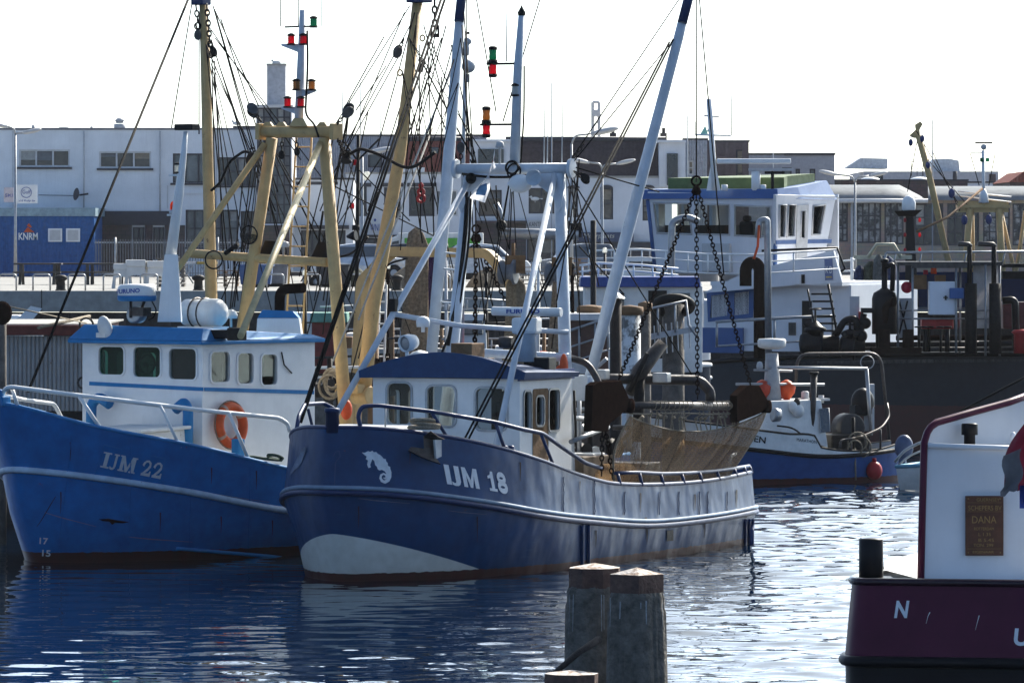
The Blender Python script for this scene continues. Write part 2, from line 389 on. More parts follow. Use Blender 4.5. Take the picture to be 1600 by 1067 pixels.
class Hull:
    """levels: list of dict(s0 stem start, B half beam, Lb entrance length, p, q, z table over s). s = metres aft of the stem"""
    def __init__(h, fr, L, levels, stern=(99, 0), nt=56):
        h.fr, h.L, h.lv, h.stern = fr, L, levels, stern
        h.ts = [(i / nt) ** 1.7 for i in range(nt + 1)]
    def half(h, k, s):
        l = h.lv[k]; x = min(1, max(0, (s - l['s0']) / l['Lb'])); v = l['B'] * (1 - (1 - x) ** l['p']) ** (1 / l['q'])
        a, c = h.stern
        if s > a: v *= 1 - c * ((s - a) / (h.L - a)) ** 2
        return v
    def pt(h, k, s, side): return h.fr(-s, side * h.half(k, s), lerp_tab(h.lv[k]['z'], s))
    def curve(h, k, side, inset=0, dz=0):
        l = h.lv[k]; out = []
        for t in h.ts:
            s = l['s0'] + t * (h.L - l['s0']); p = h.pt(k, s, side)
            q = h.fr.loc(p)
            if inset:
                q.y -= side * min(inset, abs(q.y)); q.x -= inset * max(0, 1 - (s - l['s0']) / 1.2)
            q.z += dz; out.append(h.fr.o + h.fr.R @ q)
        return out
    def full(h, k, inset=0, dz=0): return list(reversed(h.curve(k, 1, inset, dz))) + h.curve(k, -1, inset, dz)[1:]
    def shell(h, lv=None):
        mb = MB(); rows = [h.full(k) for k in (lv or range(len(h.lv)))]
        mb.grid(rows)
        # transom
        n = len(rows[0]); vs = [r[0] for r in rows] + [r[-1] for r in reversed(rows)]
        mb.add(vs, [tuple(range(len(vs)))]); return mb
    def at(h, px, side=1, k=-1):
        """(s, point) on level k whose projection has this px"""
        k = k % len(h.lv); lo, hi = h.lv[k]['s0'] + (.0 if side > 0 else .9), h.L
        best = min((abs(proj(h.pt(k, lo + (hi - lo) * i / 300, side))[0] - px), i) for i in range(301))[1]
        s = lo + (hi - lo) * best / 300; return s, h.pt(k, s, side)
    def up(h, px, py, side=1, k=-1, inset=0.0):
        """a point above the rail at this pixel column, at the height of pixel row py"""
        s, p = h.at(px, side, k)
        q = h.fr.loc(p); q.y -= side * min(inset, abs(q.y) * .5); p = h.fr.o + h.fr.R @ q
        return V((p.x, p.y, HC - (py - YH) * p.y / FPX))
    def hitter(h, off=.006):
        mb = h.shell(); t = BVHTree.FromPolygons(mb.v, mb.f)
        def hit(px, py):
            d = rayd(px, py).normalized(); loc, n, i, dist = t.ray_cast(CAM, d)
            if loc is None: return W(px, py, h.fr.o.y)
            if n.dot(d) > 0: n = -n
            return loc + n * off
        return hit
# ---------------------------------------------------------------- camera, sky, sun
cd = bpy.data.cameras.new('camera'); co = bpy.data.objects.new('camera', cd); COL.objects.link(co)
co.location = CAM; co.rotation_euler = (PI / 2, 0, 0); cd.sensor_width = 36; cd.lens = 36 * FPX / 1600
cd.shift_y = -(533.5 - YH) / 1600; cd.clip_end = 8000; cd.clip_start = .5; SC.camera = co
SUN_AZ, SUN_EL = math.radians(30), math.radians(37)     # azimuth to the right of the view axis (+Y)
SC.view_settings.view_transform = 'Standard'; SC.view_settings.look = 'None'; SC.view_settings.gamma = 1; SC.view_settings.exposure = 1.2
w = bpy.data.worlds.new('World'); SC.world = w; w.use_nodes = True; nt = w.node_tree
sk = nt.nodes.new('ShaderNodeTexSky'); sk.sky_type = 'NISHITA'; sk.sun_disc = False; sk.sun_elevation = SUN_EL; sk.sun_rotation = SUN_AZ
sk.air_density = .33; sk.dust_density = 2.0; sk.ozone_density = .7; sk.altitude = 0
bg = [n for n in nt.nodes if n.type == 'BACKGROUND'][0]; bg.inputs['Strength'].default_value = .15
wb = nt.nodes.new('ShaderNodeMix'); wb.data_type = 'RGBA'; wb.blend_type = 'MULTIPLY'; wb.inputs[0].default_value = 1; wb.inputs['B'].default_value = (.89, 1.04, 1.05, 1)
nt.links.new(sk.outputs[0], wb.inputs['A']); nt.links.new(wb.outputs['Result'], bg.inputs[0])
sl = bpy.data.lights.new('sun', 'SUN'); so = bpy.data.objects.new('sun', sl); COL.objects.link(so)
sl.energy = 4.0; sl.angle = math.radians(.5); sl.color = (1, .94, .84)
sd = V((math.sin(SUN_AZ) * math.cos(SUN_EL), math.cos(SUN_AZ) * math.cos(SUN_EL), math.sin(SUN_EL)))
so.rotation_euler = sd.to_track_quat('Z', 'Y').to_euler(); so.location = (60, 60, 80)
SC.cycles.use_denoising = True; SC.cycles.max_bounces = 8; SC.cycles.transparent_max_bounces = 12; SC.cycles.caustics_reflective = False; SC.cycles.caustics_refractive = False
SC.cycles.sample_clamp_indirect = 4

# ---------------------------------------------------------------- water: a real rippled sheet
QY, QZ = 180.0, 3.44
def water():
    fx = np.arange(-13, 13.01, .075); xs = np.concatenate([[-2500, -600, -150, -60, -30, -18], fx, [20, 30, 60, 150, 600, 2500]])
    ys = [-600, -100, 0, 20, 34]; y = 37.
    while y < 150: ys.append(y); y += .06 + .0011 * (y - 37)
    ys += [160, 170, 179.9, 182]; ys = np.array(ys)
    X, Y = np.meshgrid(xs, ys); Z = np.zeros_like(X)
    ws = np.zeros(3)
    for i in range(90):
        lam = .22 * (1.7 / .22) ** rng.random(); th = rng.normal(0, .48) + .12; k = 2 * PI / lam
        amp = lam ** 1.0 * .0027; ph = rng.random() * 2 * PI
        a = k * (X * math.sin(th) + Y * math.cos(th)) + ph
        Z += amp * np.sin(a + .5 * np.sin(a * .13 + i))
    # calmer in the lee of the two cutters, livelier in the open to the right
    lee = 1 / (1 + np.exp(-(X - .014 * (Y - 60) - .9) / 1.3))
    Z *= (.22 + .88 * lee) * (np.abs(X) < 13.2) * (Y > 36) * (Y < 152)
    me = bpy.data.meshes.new('water'); nv = X.size; r, c = X.shape
    me.vertices.add(nv); me.vertices.foreach_set('co', np.stack([X, Y, Z], -1).ravel())
    i = np.arange(r * c).reshape(r, c); q = np.stack([i[:-1, :-1], i[:-1, 1:], i[1:, 1:], i[1:, :-1]], -1).reshape(-1, 4)
    me.loops.add(q.size); me.loops.foreach_set('vertex_index', q.ravel().astype(np.int32))
    me.polygons.add(len(q)); me.polygons.foreach_set('loop_start', np.arange(0, q.size, 4, dtype=np.int32))
    me.polygons.foreach_set('use_smooth', np.ones(len(q), bool)); me.update(calc_edges=True)
    m = bpy.data.materials.new('harbour_water'); nt, N, L = nodes(m)
    b = N('ShaderNodeBsdfPrincipled', inp={'Base Color': (.002, .008, .02, 1), 'Roughness': .015, 'IOR': 1.333})
    tc = N('ShaderNodeTexCoord'); no = N('ShaderNodeTexNoise', inp={'Scale': 5, 'Detail': 3}); L(tc.outputs['Object'], no.inputs['Vector'])
    bp = N('ShaderNodeBump', inp={'Strength': .05, 'Distance': .01}); L(no.outputs['Fac'], bp.inputs['Height']); L(bp.outputs[0], b.inputs['Normal'])
    o = N('ShaderNodeOutputMaterial'); L(b.outputs[0], o.inputs[0]); me.materials.append(m)
    ob = bpy.data.objects.new('water', me); COL.objects.link(ob); props(ob, kind='structure')
water()

# ---------------------------------------------------------------- harbour air
hz = MB().box(V((0, 1400, 18)), (6000, 3400, 40)); hm_ = bpy.data.materials.new('harbour_air'); nt, N, L = nodes(hm_)
pv_ = N('ShaderNodeVolumePrincipled', inp={'Color': (.93, .95, 1, 1), 'Density': .00005, 'Anisotropy': .2}); o = N('ShaderNodeOutputMaterial'); L(pv_.outputs[0], o.inputs['Volume'])
solo('haze', None, None, hz, hm_, kind='stuff')
# ================================================================ navy cutter IJM 18
A18 = math.radians(24)
B = Frame((-2.58, 85.6, 0), math.atan2(-math.cos(A18), -math.sin(A18)))
ship = thing('fishing_cutter', 'dark navy beam-trawl cutter lettered IJM 18 with white seahorse on its bow', 'fishing boat', B)
zt = [(-.8, 2.28), (0, 2.26), (1, 2.12), (2, 1.93), (3, 1.72), (4.5, 1.43), (6, 1.23), (9, 1.13), (12.3, 1.18)]
zk = [(-.8, 1.38), (0, 1.34), (1.5, 1.12), (3, .9), (5, .72), (7, .58), (9, .55), (12.3, .58)]
def off(t, f): return [(s, z * f) for s, z in t]
h18 = Hull(B, 12.2, [
    dict(s0=.6, B=1.3, Lb=5.5, p=2.0, q=1.3, z=[(0, -.6), (12, -.6)]),
    dict(s0=.0, B=1.92, Lb=4.6, p=2.0, q=1.5, z=[(0, 0), (12, 0)]),
    dict(s0=-.18, B=1.98, Lb=4.3, p=2.0, q=1.42, z=off(zk, .5)),
    dict(s0=-.45, B=2.05, Lb=3.95, p=2.0, q=1.38, z=zk),
    dict(s0=-.44, B=2.03, Lb=3.95, p=2.0, q=1.38, z=[(s, z + .07) for s, z in zk]),
    dict(s0=-.44, B=2.0, Lb=4.05, p=2.0, q=1.34, z=[(s, (a + lerp_tab(zk, s)) / 2) for s, a in zt]),
    dict(s0=-.42, B=1.97, Lb=4.1, p=2.0, q=1.32, z=zt)], stern=(9.5, .10))
def hull_mat(name, navy, boot_z, patch=None, dent=.02, dscale=2.2):
    """boat plating: boot-top line at boot_z, optional white bow patch below a sloping line (object coordinates), dents as bump"""
    m = M(name, navy, .38, var=.18, scale=4, streak=0, rust=.1, bump=0, spec=.2); nt = m.node_tree; L = nt.links.new
    N = lambda t, **k: _n(nt, t, **k)
    b = [n for n in nt.nodes if n.type == 'BSDF_PRINCIPLED'][0]; tc = [n for n in nt.nodes if n.type == 'TEX_COORD'][0]
    src = b.inputs['Base Color'].links[0].from_socket
    sx = N('ShaderNodeSeparateXYZ'); L(tc.outputs['Object'], sx.inputs[0])
    no = N('ShaderNodeTexNoise', inp={'Scale': 7, 'Detail': 6}); L(tc.outputs['Object'], no.inputs['Vector'])
    if patch:
        a = N('ShaderNodeMath', operation='MULTIPLY_ADD', inp={1: patch[1], 2: patch[0]}); L(sx.outputs['X'], a.inputs[0])   # z limit = p0 + p1*u (u = -s)
        c = N('ShaderNodeMath', operation='LESS_THAN'); L(sx.outputs['Z'], c.inputs[0]); L(a.outputs[0], c.inputs[1])
        mw = N('ShaderNodeMix', data_type='RGBA'); L(c.outputs[0], mw.inputs['Factor']); L(src, mw.inputs['A'])
        wr = N('ShaderNodeMix', data_type='RGBA'); wr.inputs['A'].default_value = (.74, .72, .66, 1); wr.inputs['B'].default_value = (.52, .49, .42, 1); L(no.outputs['Fac'], wr.inputs['Factor'])
        L(wr.outputs['Result'], mw.inputs['B']); src = mw.outputs['Result']
    ms_ = N('ShaderNodeMapping', inp={'Scale': (.7, .7, 9)}); L(tc.outputs['Object'], ms_.inputs['Vector'])
    sc1 = N('ShaderNodeTexNoise', inp={'Scale': 2.2, 'Detail': 7, 'Roughness': .68}); L(ms_.outputs[0], sc1.inputs['Vector'])
    sr = N('ShaderNodeMapRange', inp={'From Min': .6, 'From Max': .72, 'To Max': .55}); L(sc1.outputs['Fac'], sr.inputs['Value'])
    pn = N('ShaderNodeTexNoise', inp={'Scale': .9, 'Detail': 3}); L(tc.outputs['Object'], pn.inputs['Vector'])
    pr = N('ShaderNodeMapRange', inp={'From Min': .45, 'From Max': .65}); L(pn.outputs['Fac'], pr.inputs['Value'])
    pm = N('ShaderNodeMath', operation='MULTIPLY'); L(sr.outputs[0], pm.inputs[0]); L(pr.outputs[0], pm.inputs[1])
    msx = N('ShaderNodeMix', data_type='RGBA'); L(pm.outputs[0], msx.inputs['Factor']); L(src, msx.inputs['A']); msx.inputs['B'].default_value = rgba((navy[0] + .025, navy[1] + .045, navy[2] * .8 + .06)); src = msx.outputs['Result']
    z2 = N('ShaderNodeMath', operation='MULTIPLY_ADD', inp={1: .05, 2: -.025}); L(no.outputs['Fac'], z2.inputs[0])
    z3 = N('ShaderNodeMath', operation='ADD'); L(sx.outputs['Z'], z3.inputs[0]); L(z2.outputs[0], z3.inputs[1])
    bt = N('ShaderNodeMath', operation='LESS_THAN', inp={1: boot_z}); L(z3.outputs[0], bt.inputs[0])
    mb_ = N('ShaderNodeMix', data_type='RGBA'); L(bt.outputs[0], mb_.inputs['Factor']); L(src, mb_.inputs['A'])
    br = N('ShaderNodeMix', data_type='RGBA'); br.inputs['A'].default_value = (.10, .022, .02, 1); br.inputs['B'].default_value = (.05, .03, .025, 1); L(no.outputs['Fac'], br.inputs['Factor'])
    L(br.outputs['Result'], mb_.inputs['B']); L(mb_.outputs['Result'], b.inputs['Base Color'])
    mp = N('ShaderNodeMapping', inp={'Scale': (1, 1, .6)}); L(tc.outputs['Object'], mp.inputs['Vector'])
    d1 = N('ShaderNodeTexNoise', inp={'Scale': dscale, 'Detail': 1.5, 'Roughness': .4}); L(mp.outputs[0], d1.inputs['Vector'])
    bp = N('ShaderNodeBump', inp={'Strength': 1, 'Distance': dent}); L(d1.outputs['Fac'], bp.inputs['Height'])
    L(bp.outputs[0], b.inputs['Normal']); return m
HM18 = hull_mat('navy_hull_plating', (.003, .046, .14), .12, (.66, .29), .06, 2.2)
hull = part(ship, 'hull', h18.shell(), HM18)
inner = MB().grid([h18.full(6, .05, 0), h18.full(5, .07, -.02), h18.full(4, .09, .0)])
part(hull, 'bulwark_lining', inner, PALE)
deck = MB(); a, b = h18.curve(4, 1, .08, .06), h18.curve(4, -1, .08, .06); deck.grid([a, b]); part(hull, 'deck', deck, M('grey_deck', (.2, .22, .24), .7, var=.3, rust=.4))
part(hull, 'cap_rail', MB().tube(h18.full(6, .02, .02), .035, 8), NAVY)
part(hull, 'rub_rail', MB().tube(h18.full(3, -.012, .045), .034, 10), M('faded_blue_rail', (.2, .28, .38), .6, var=.2, streak=.5, rust=.3, scale=4))
part(hull, 'rub_rail_lower', MB().tube(h18.full(3, -.012, -.03), .045, 8), NAVY)
hit = h18.hitter(.012)
LET = M('white_lettering', (.7, .72, .74), .5, var=.1, scale=12)
blk = []
def bglyph(x0, w, strokes):
    o = (698 + x0, 756 + .155 * x0)
    for poly in strokes: blk.append([(o[0] + w * x - 6 * y, o[1] + .155 * w * x - 31 * y) for x, y in poly])
bglyph(0, 8, [[(0, 0), (1, 0), (1, 1), (0, 1)]])
bglyph(9, 14, [[(.45, .2), (1, .22), (1, 1), (.45, 1)], [(1, .22), (.45, .2), (.4, .13), (.25, .12), (0, .18), (0, .02), (.3, -.03), (.65, -.01), (.88, .07)]])
bglyph(27, 24, [[(0, 0), (.25, 0), (.25, 1), (0, 1)], [(.75, 0), (1, 0), (1, 1), (.75, 1)], [(.25, 1), (.25, .62), (.42, .0), (.58, .0), (.5, .38)], [(.75, 1), (.5, .38), (.58, 0), (.75, .62)]])
bglyph(67, 11, [[(.38, .0), (.8, .0), (.8, 1), (.48, 1), (.38, .85)], [(.38, .85), (.38, .66), (.0, .62), (.0, .75), (.22, .8)], [(0, 0), (.38, 0), (.38, .14), (0, .14)], [(.8, 0), (1.1, 0), (1.1, .14), (.8, .14)]])
bglyph(81, 15, strip_poly([(.5 + .33 * math.sin(q), .73 + .19 * math.cos(q), .25) for q in [2 * PI * i / 16 for i in range(17)]]) + strip_poly([(.5 + .38 * math.sin(q), .28 + .2 * math.cos(q), .26) for q in [2 * PI * i / 16 for i in range(17)]]))
part(hull, 'registration_lettering', poly_mb(blk, hit), LET)
sh = [(418, 452), (432, 453), (446, 446), (456, 449), (466, 444), (471, 451), (483, 450), (490, 458), (500, 463), (508, 470), (516, 480), (526, 482), (527, 491), (535, 500), (535, 511), (546, 518), (546, 528), (520, 536), (508, 530), (498, 533), (490, 528), (486, 516), (478, 508), (475, 492), (466, 482), (461, 494), (456, 507), (459, 519), (448, 522), (442, 506), (446, 488), (436, 482), (440, 470), (430, 463)]
z5 = lambda x, y: (420 + x / 2.885, 550 + y / 2.885)
tail = [(530, 524, 30), (540, 544, 24), (541, 562, 20), (535, 577, 18), (522, 585, 15), (509, 580, 13), (502, 567, 11), (505, 554, 10), (516, 548, 9), (526, 553, 9), (529, 563, 8), (523, 570, 7), (516, 566, 6)]
part(hull, 'seahorse_emblem', poly_mb([[z5(*p) for p in sh]] + [[z5(*q) for q in s] for s in strip_poly(tail)], hit), LET)
# faint emblem on the far bow seen edge on
part(hull, 'seahorse_emblem', poly_mb([[z5(*p) for p in [(165, 425), (172, 440), (160, 470), (150, 500), (135, 520), (120, 530), (110, 545), (95, 560), (100, 540), (118, 505), (130, 480), (140, 455)]]], hit), M('worn_pale_mark', (.12, .17, .26), .5, var=.3))
part(hull, 'anchor_recess', poly_mb([strip_poly([(*z5(290, 470), 1.0), (*z5(300, 450), 1.0), (*z5(316, 445), 1.0), (*z5(322, 468), 1.0), (*z5(300, 498), 1.0), (*z5(296, 610), 1)])[i] for i in range(5)], hit), M('faint_blue_mark', (.035, .07, .17), .5))
for x0, x1, yt, yb in ((905, 911, 812, 893), (915, 921, 812, 892)):
    part(hull, 'fender_bar', MB().tube([hit((x0 + x1) / 2, y) for y in range(yt + 8, yb, 12)], .035, 8), NAVY)
for i, x in enumerate((1163, 1169, 1175)):
    part(hull, 'fender_bar', MB().tube([hit(x, y) for y in range(812, 855, 8)], .032, 8), NAVY)
part(hull, 'freeing_port', poly_mb([[(1041, 828), (1051, 827), (1051, 844), (1041, 845)]], h18.hitter(.015)), BLKP)
for x, y in ((1006, 808), (1084, 806), (1139, 802), (1163, 800)): part(hull, 'scupper', poly_mb([[(x, y), (x + 4, y), (x + 3, y + 9), (x, y + 8)]], hit), BLKP)
# weld seams of the bulwark plates
for x in (880, 928, 975, 1030, 1060, 1092, 1105, 1135): part(hull, 'plate_seam', MB().tube([hit(x + random.uniform(-1, 1), y) for y in range(768 if x > 930 else 745, 806, 6)], .008, 5), NAVY)
for x, y, L_ in ((640, 700, 26), (812, 722, 30), (905, 742, 24), (1000, 770, 30), (1085, 772, 26), (1150, 765, 28), (560, 790, 34), (745, 806, 40), (930, 828, 28), (1010, 826, 24), (1100, 818, 22)):
    part(hull, 'rust_run', poly_mb(strip_poly([(x, y, 2.2), (x + .4, y + L_ * .4, 1.6), (x - .3, y + L_, .5)]), hit), M('rust_run_stain', (.035, .028, .03), .8, var=.3))
for x0, y0, x1, y1 in ((560, 778, 640, 786), (700, 797, 760, 803), (1000, 823, 1080, 817)): part(hull, 'scuff_mark', poly_mb(strip_poly([(x0, y0, .6), ((x0 * 2 + x1) / 3, (y0 * 2 + y1) / 3 + .6, 1.5), (x1, y1, .5)]), hit), M('pale_scuff', (.16, .19, .25), .6, var=.2))
# --- rails
R = lambda px, py, side=1, i=0: h18.up(px, py, side, -1, i)
rp = [(574, 678), (562, 649), (569, 635), (593, 633), (680, 643), (780, 660), (820, 670), (853, 677), (884, 699), (919, 723), (946, 732)]
part(ship, 'bow_rail', MB().tube(arc_pts([R(x, y, 1, .06) for x, y in rp], 4, .1), .033, 8), NAVY)
for a, b in (((680, 645), (708, 690)), ((780, 662), (794, 704)), ((851, 679), (868, 723))):
    part(ship, 'rail_stanchion', MB().tube([R(*a, 1, .06), R(*b, 1, .06)], .027, 8), NAVY)
part(ship, 'bow_rail', MB().tube(arc_pts([R(x, y, -1, .06) for x, y in [(458, 672), (461, 650), (470, 632), (500, 630)]] + [h18.up(498, 640, -1, -1, .3), h18.up(488, 672, -1, -1, .3)], 4, .08), .033, 8), NAVY)
part(ship, 'rail_stanchion', MB().tube([R(472, 640, -1, .1), R(480, 672, -1, .1)], .025, 8), NAVY)
part(ship, 'stern_rail', MB().tube([R(x, y, 1, .05) for x, y in ((966, 739), (1000, 738), (1040, 740), (1080, 739), (1120, 736), (1150, 732), (1176, 728))], .03, 8), NAVY)
for x, y0 in ((969, 739), (1003, 738), (1037, 740), (1069, 740), (1097, 738), (1125, 736), (1152, 732), (1166, 729), (1176, 728)):
    part(ship, 'rail_stanchion', MB().tube([R(x, y0, 1, .05), h18.at(x)[1]], .028, 8), NAVY)
part(ship, 'stern_rail', MB().tube(arc_pts([R(1163, 742, 1, .3), R(1168, 712, 1, .3), R(1181, 709, 1, .3)], 4, .1), .03, 8), PALE)
for px, side in ((520, 1),):
    p = B.pz(519, 676, 2.22); part(ship, 'bollard', MB().lathe(p, (0, 0, 1), [(.1, 0), (.1, .3), (.115, .3), (.115, .36), (.02, .37)], 14), NAVY)
for px in (812, 823):
    p = R(px, 710, 1, .25); part(ship, 'bollard', MB().lathe(p - V((0, 0, .5)), (0, 0, 1), [(.06, 0), (.06, .62), (.03, .64)], 12), NAVY)
# --- wheelhouse
uf, ua, vh = -3.83, -5.83, 1.25
z0, z1 = 1.35, 2.93
whs = part(ship, 'wheelhouse', MB(), WHITE) if False else None
def boxwalls(fr, uf, ua, vh, z0, z1, holes, th=.05):
    """four walls: holes = dict(front=[2-D outlines in (v,z)], port=[(u,z)], star=[...], aft=[...])"""
    mb = MB(); ez = V((0, 0, 1)); X = fr.R @ V((1, 0, 0)); Y = fr.R @ V((0, 1, 0)); o = V((fr.o.x, fr.o.y, 0))
    mb.wall(rect(-vh, z0, vh, z1), holes.get('front', []), o + X * uf, Y, ez, X * -th)
    mb.wall(rect(-vh, z0, vh, z1), holes.get('aft', []), o + X * ua, Y, ez, X * th)
    mb.wall(rect(ua + th, z0, uf - th, z1), holes.get('port', []), o + Y * vh, X, ez, Y * -th)
    mb.wall(rect(ua + th, z0, uf - th, z1), holes.get('star', []), o - Y * vh, X, ez, Y * th)
    return mb
def win2(fr, face, val, px0, py0, px1, py1):
    g = (lambda x, y: fr.loc(fr.pu(x, y, val))) if face == 'u' else (lambda x, y: fr.loc(fr.pv(x, y, val)))
    a, b = g(px0, (py0 + py1) / 2), g(px1, (py0 + py1) / 2); c, d = g((px0 + px1) / 2, py0), g((px0 + px1) / 2, py1); i = 1 if face == 'u' else 0
    return min(a[i], b[i]), d.z, max(a[i], b[i]), c.z
def window(parent, fr, face, val, r, rad, glass, fm, fw=.035, proud=.02, name='window'):
    X = fr.R @ V((1, 0, 0)); Y = fr.R @ V((0, 1, 0)); o = V((fr.o.x, fr.o.y, 0)); ez = V((0, 0, 1))
    n, e = (X, Y) if face == 'u' else (Y, X); sg = 1 if val > (ua + uf) / 2 or face == 'u' else 1
    if face == 'v' and val < 0: n = -n
    if face == 'a': n, e = -X, Y
    base = o + (X if face in 'ua' else Y) * val
    fo = rrect(r[0] - fw, r[1] - fw, r[2] + fw, r[3] + fw, rad + fw); fi = rrect(*r, rad)
    f = part(parent, name, MB().ring(fo, fi, base + n * proud, e, ez, n * -(proud - .003)), fm)
    part(f, 'pane', MB().wall(rrect(r[0] - .01, r[1] - .01, r[2] + .01, r[3] + .01, rad), [], base - n * .022, e, ez, n * -.008), glass)
fw18 = [win2(B, 'u', uf, *q) for q in ((606, 599, 642, 662), (668, 604, 711, 665), (744, 607, 791, 671))]
pw18 = [win2(B, 'v', vh, *q) for q in ((818, 612, 829, 672), (837, 620, 849, 664), (857, 609, 873, 672))]
fr_h = [rrect(*r, .09) for r in fw18]; po_h = [rrect(*r, .07) for r in pw18]
af_h = [rrect(-1.12, 1.75, -.1, 2.78, .08), rrect(.08, 1.75, 1.12, 2.78, .08)]; st_h = [rrect(-5.6, 2.05, -5.0, 2.72, .08), rrect(-4.7, 2.05, -4.1, 2.72, .08)]
whs = part(ship, 'wheelhouse', boxwalls(B, uf, ua, vh, z0, z1, dict(front=fr_h, port=po_h, aft=af_h, star=st_h)), WHITE)
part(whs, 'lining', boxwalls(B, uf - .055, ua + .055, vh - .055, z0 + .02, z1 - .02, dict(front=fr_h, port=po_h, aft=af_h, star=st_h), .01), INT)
for r in fw18: window(whs, B, 'u', uf, r, .09, GLASS, GALV)
for r in pw18: window(whs, B, 'v', vh, r, .07, GLASS, GALV, fw=.03)
dr = win2(B, 'v', vh, 832, 607, 856, 716)
part(whs, 'door', MB().wall(rrect(dr[0], z0 + .02, dr[2], dr[3], .05), [rrect(*pw18[1], .07)], B(0, vh + .012, 0) - V((0, 0, B.o.z)), B.R @ V((1, 0, 0)), V((0, 0, 1)), B.R @ V((0, -.01, 0))), WOODB)
part(whs, 'trunk', MB().wall(rect(ua, .62, uf, z0), [], V((B.o.x, B.o.y, 0)) + B.R @ V((0, vh - .02, 0)), B.R @ V((1, 0, 0)), V((0, 0, 1)), B.R @ V((0, -.05, 0))).wall(rect(-vh, .7, vh, z0), [], V((B.o.x, B.o.y, 0)) + B.R @ V((uf - .02, 0, 0)), B.R @ V((0, 1, 0)), V((0, 0, 1)), B.R @ V((-.05, 0, 0))), WHITE)
# roof: cambered, overhanging, dark blue
rows = []
for u, k_, b_ in ((uf + .16, .30, 3.04), (uf - .3, .27, 3.03), (ua + .05, .10, 3.0)):
    rows.append([B(u, v, b_ + k_ * (1 - abs(v / 1.42) ** 1.8)) for v in np.linspace(-1.42, 1.42, 17)])
low = [[B(r, v, 2.93 + .015 * (1 - (v / 1.4) ** 2)) for v in np.linspace(-1.4, 1.4, 17)] for r in (uf + .18, ua + .07)]
mb = MB().grid(rows).grid(low)
edge = lambda A, C: mb.grid([A, C], False)
edge(rows[0], low[0]); edge(rows[-1], low[-1]); edge([r[0] for r in rows], [low[0][0], low[0][0].lerp(low[1][0], .1), low[1][0]]); edge([r[-1] for r in rows], [low[0][-1], low[0][-1].lerp(low[1][-1], .1), low[1][-1]])
roof = part(whs, 'roof', mb, M('navy_roof_paint', (.003, .04, .13), .55, var=.15, streak=.2, rust=.12))
part(whs, 'visor_panel', MB().box(B(ua + 1.05, vh + .03, 2.98), (2.1, .05, .16), B.R), M('worn_navy_panel', (.03, .06, .19), .5, var=.3, rust=.3))
# cabin furniture seen through the panes
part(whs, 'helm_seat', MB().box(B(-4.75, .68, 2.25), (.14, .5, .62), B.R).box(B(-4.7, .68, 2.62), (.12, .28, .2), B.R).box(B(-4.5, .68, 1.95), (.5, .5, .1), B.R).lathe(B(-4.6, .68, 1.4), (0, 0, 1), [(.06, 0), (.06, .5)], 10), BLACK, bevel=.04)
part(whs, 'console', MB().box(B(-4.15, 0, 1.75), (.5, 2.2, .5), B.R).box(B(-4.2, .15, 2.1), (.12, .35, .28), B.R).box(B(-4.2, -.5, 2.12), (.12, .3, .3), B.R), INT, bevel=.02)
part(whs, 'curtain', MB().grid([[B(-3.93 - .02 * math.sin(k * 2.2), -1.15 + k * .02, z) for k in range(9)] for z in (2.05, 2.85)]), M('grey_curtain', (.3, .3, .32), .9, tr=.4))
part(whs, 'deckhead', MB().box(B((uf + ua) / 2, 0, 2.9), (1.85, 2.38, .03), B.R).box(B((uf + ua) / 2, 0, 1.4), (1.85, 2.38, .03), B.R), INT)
# --- gantry aft of the wheelhouse
G = lambda s, v, z: B(-s, v, z)
gt = part(ship, 'gantry', MB().tube([G(6.0, -1.18, .6), G(6.4, -.76, 6.12)], [.11, .09], 12).tube([G(6.0, 1.15, .6), G(6.4, .8, 6.12)], [.11, .09], 12)
          .tube([G(6.4, -.98, 6.2), G(6.4, 1.0, 6.2)], .085, 14), PALE)
for v in (-1.0, 1.0): part(gt, 'end_plate', MB().lathe(G(6.4, v, 6.2), B.R @ V((0, 1, 0)), [(.15, -.03), (.16, 0), (.15, .03)], 20), PALE)
part(gt, 'gusset', MB().prism([G(6.4, .78, 6.14), G(6.4, .3, 6.14), G(6.35, .45, 5.95), G(6.3, .74, 5.75), G(6.28, .84, 5.5), G(6.28, .9, 5.6)], B.R @ V((.03, 0, 0))), PALE)
part(gt, 'gusset', MB().prism([G(6.4, -.78, 6.14), G(6.4, -.4, 6.14), G(6.35, -.5, 6.0), G(6.3, -.74, 5.75), G(6.28, -.84, 5.5), G(6.28, -.9, 5.6)], B.R @ V((.03, 0, 0))), PALE)
fs = [(G(6.35, -.7, 6.1), B.pv(599, 500, -.85)), (B.pv(599, 500, -.85), h18.up(503, 655, -1, -1, .2))]
part(gt, 'forward_stay', MB().tube([fs[0][0], fs[1][1]], .05, 10), PALE)
part(gt, 'forward_stay', MB().tube([G(6.35, .74, 6.1), R(799, 700, 1, .25)], .05, 10), PALE)
st0 = fs[0][0].lerp(fs[1][1], .575)
part(gt, 'cross_pipe', MB().tube([st0, B.pu(720, 509, -5.2), B.pu(888, 519, -6.1)], .04, 10), PALE)
part(gt, 'cross_pipe', MB().tube([B.pu(748, 551, -6.1), B.pu(890, 559, -6.1)], .07, 12), PALE)
part(gt, 'end_cap', MB().box(st0 + V((0, 0, .14)), (.12, .12, .2), B.R), BLACK)
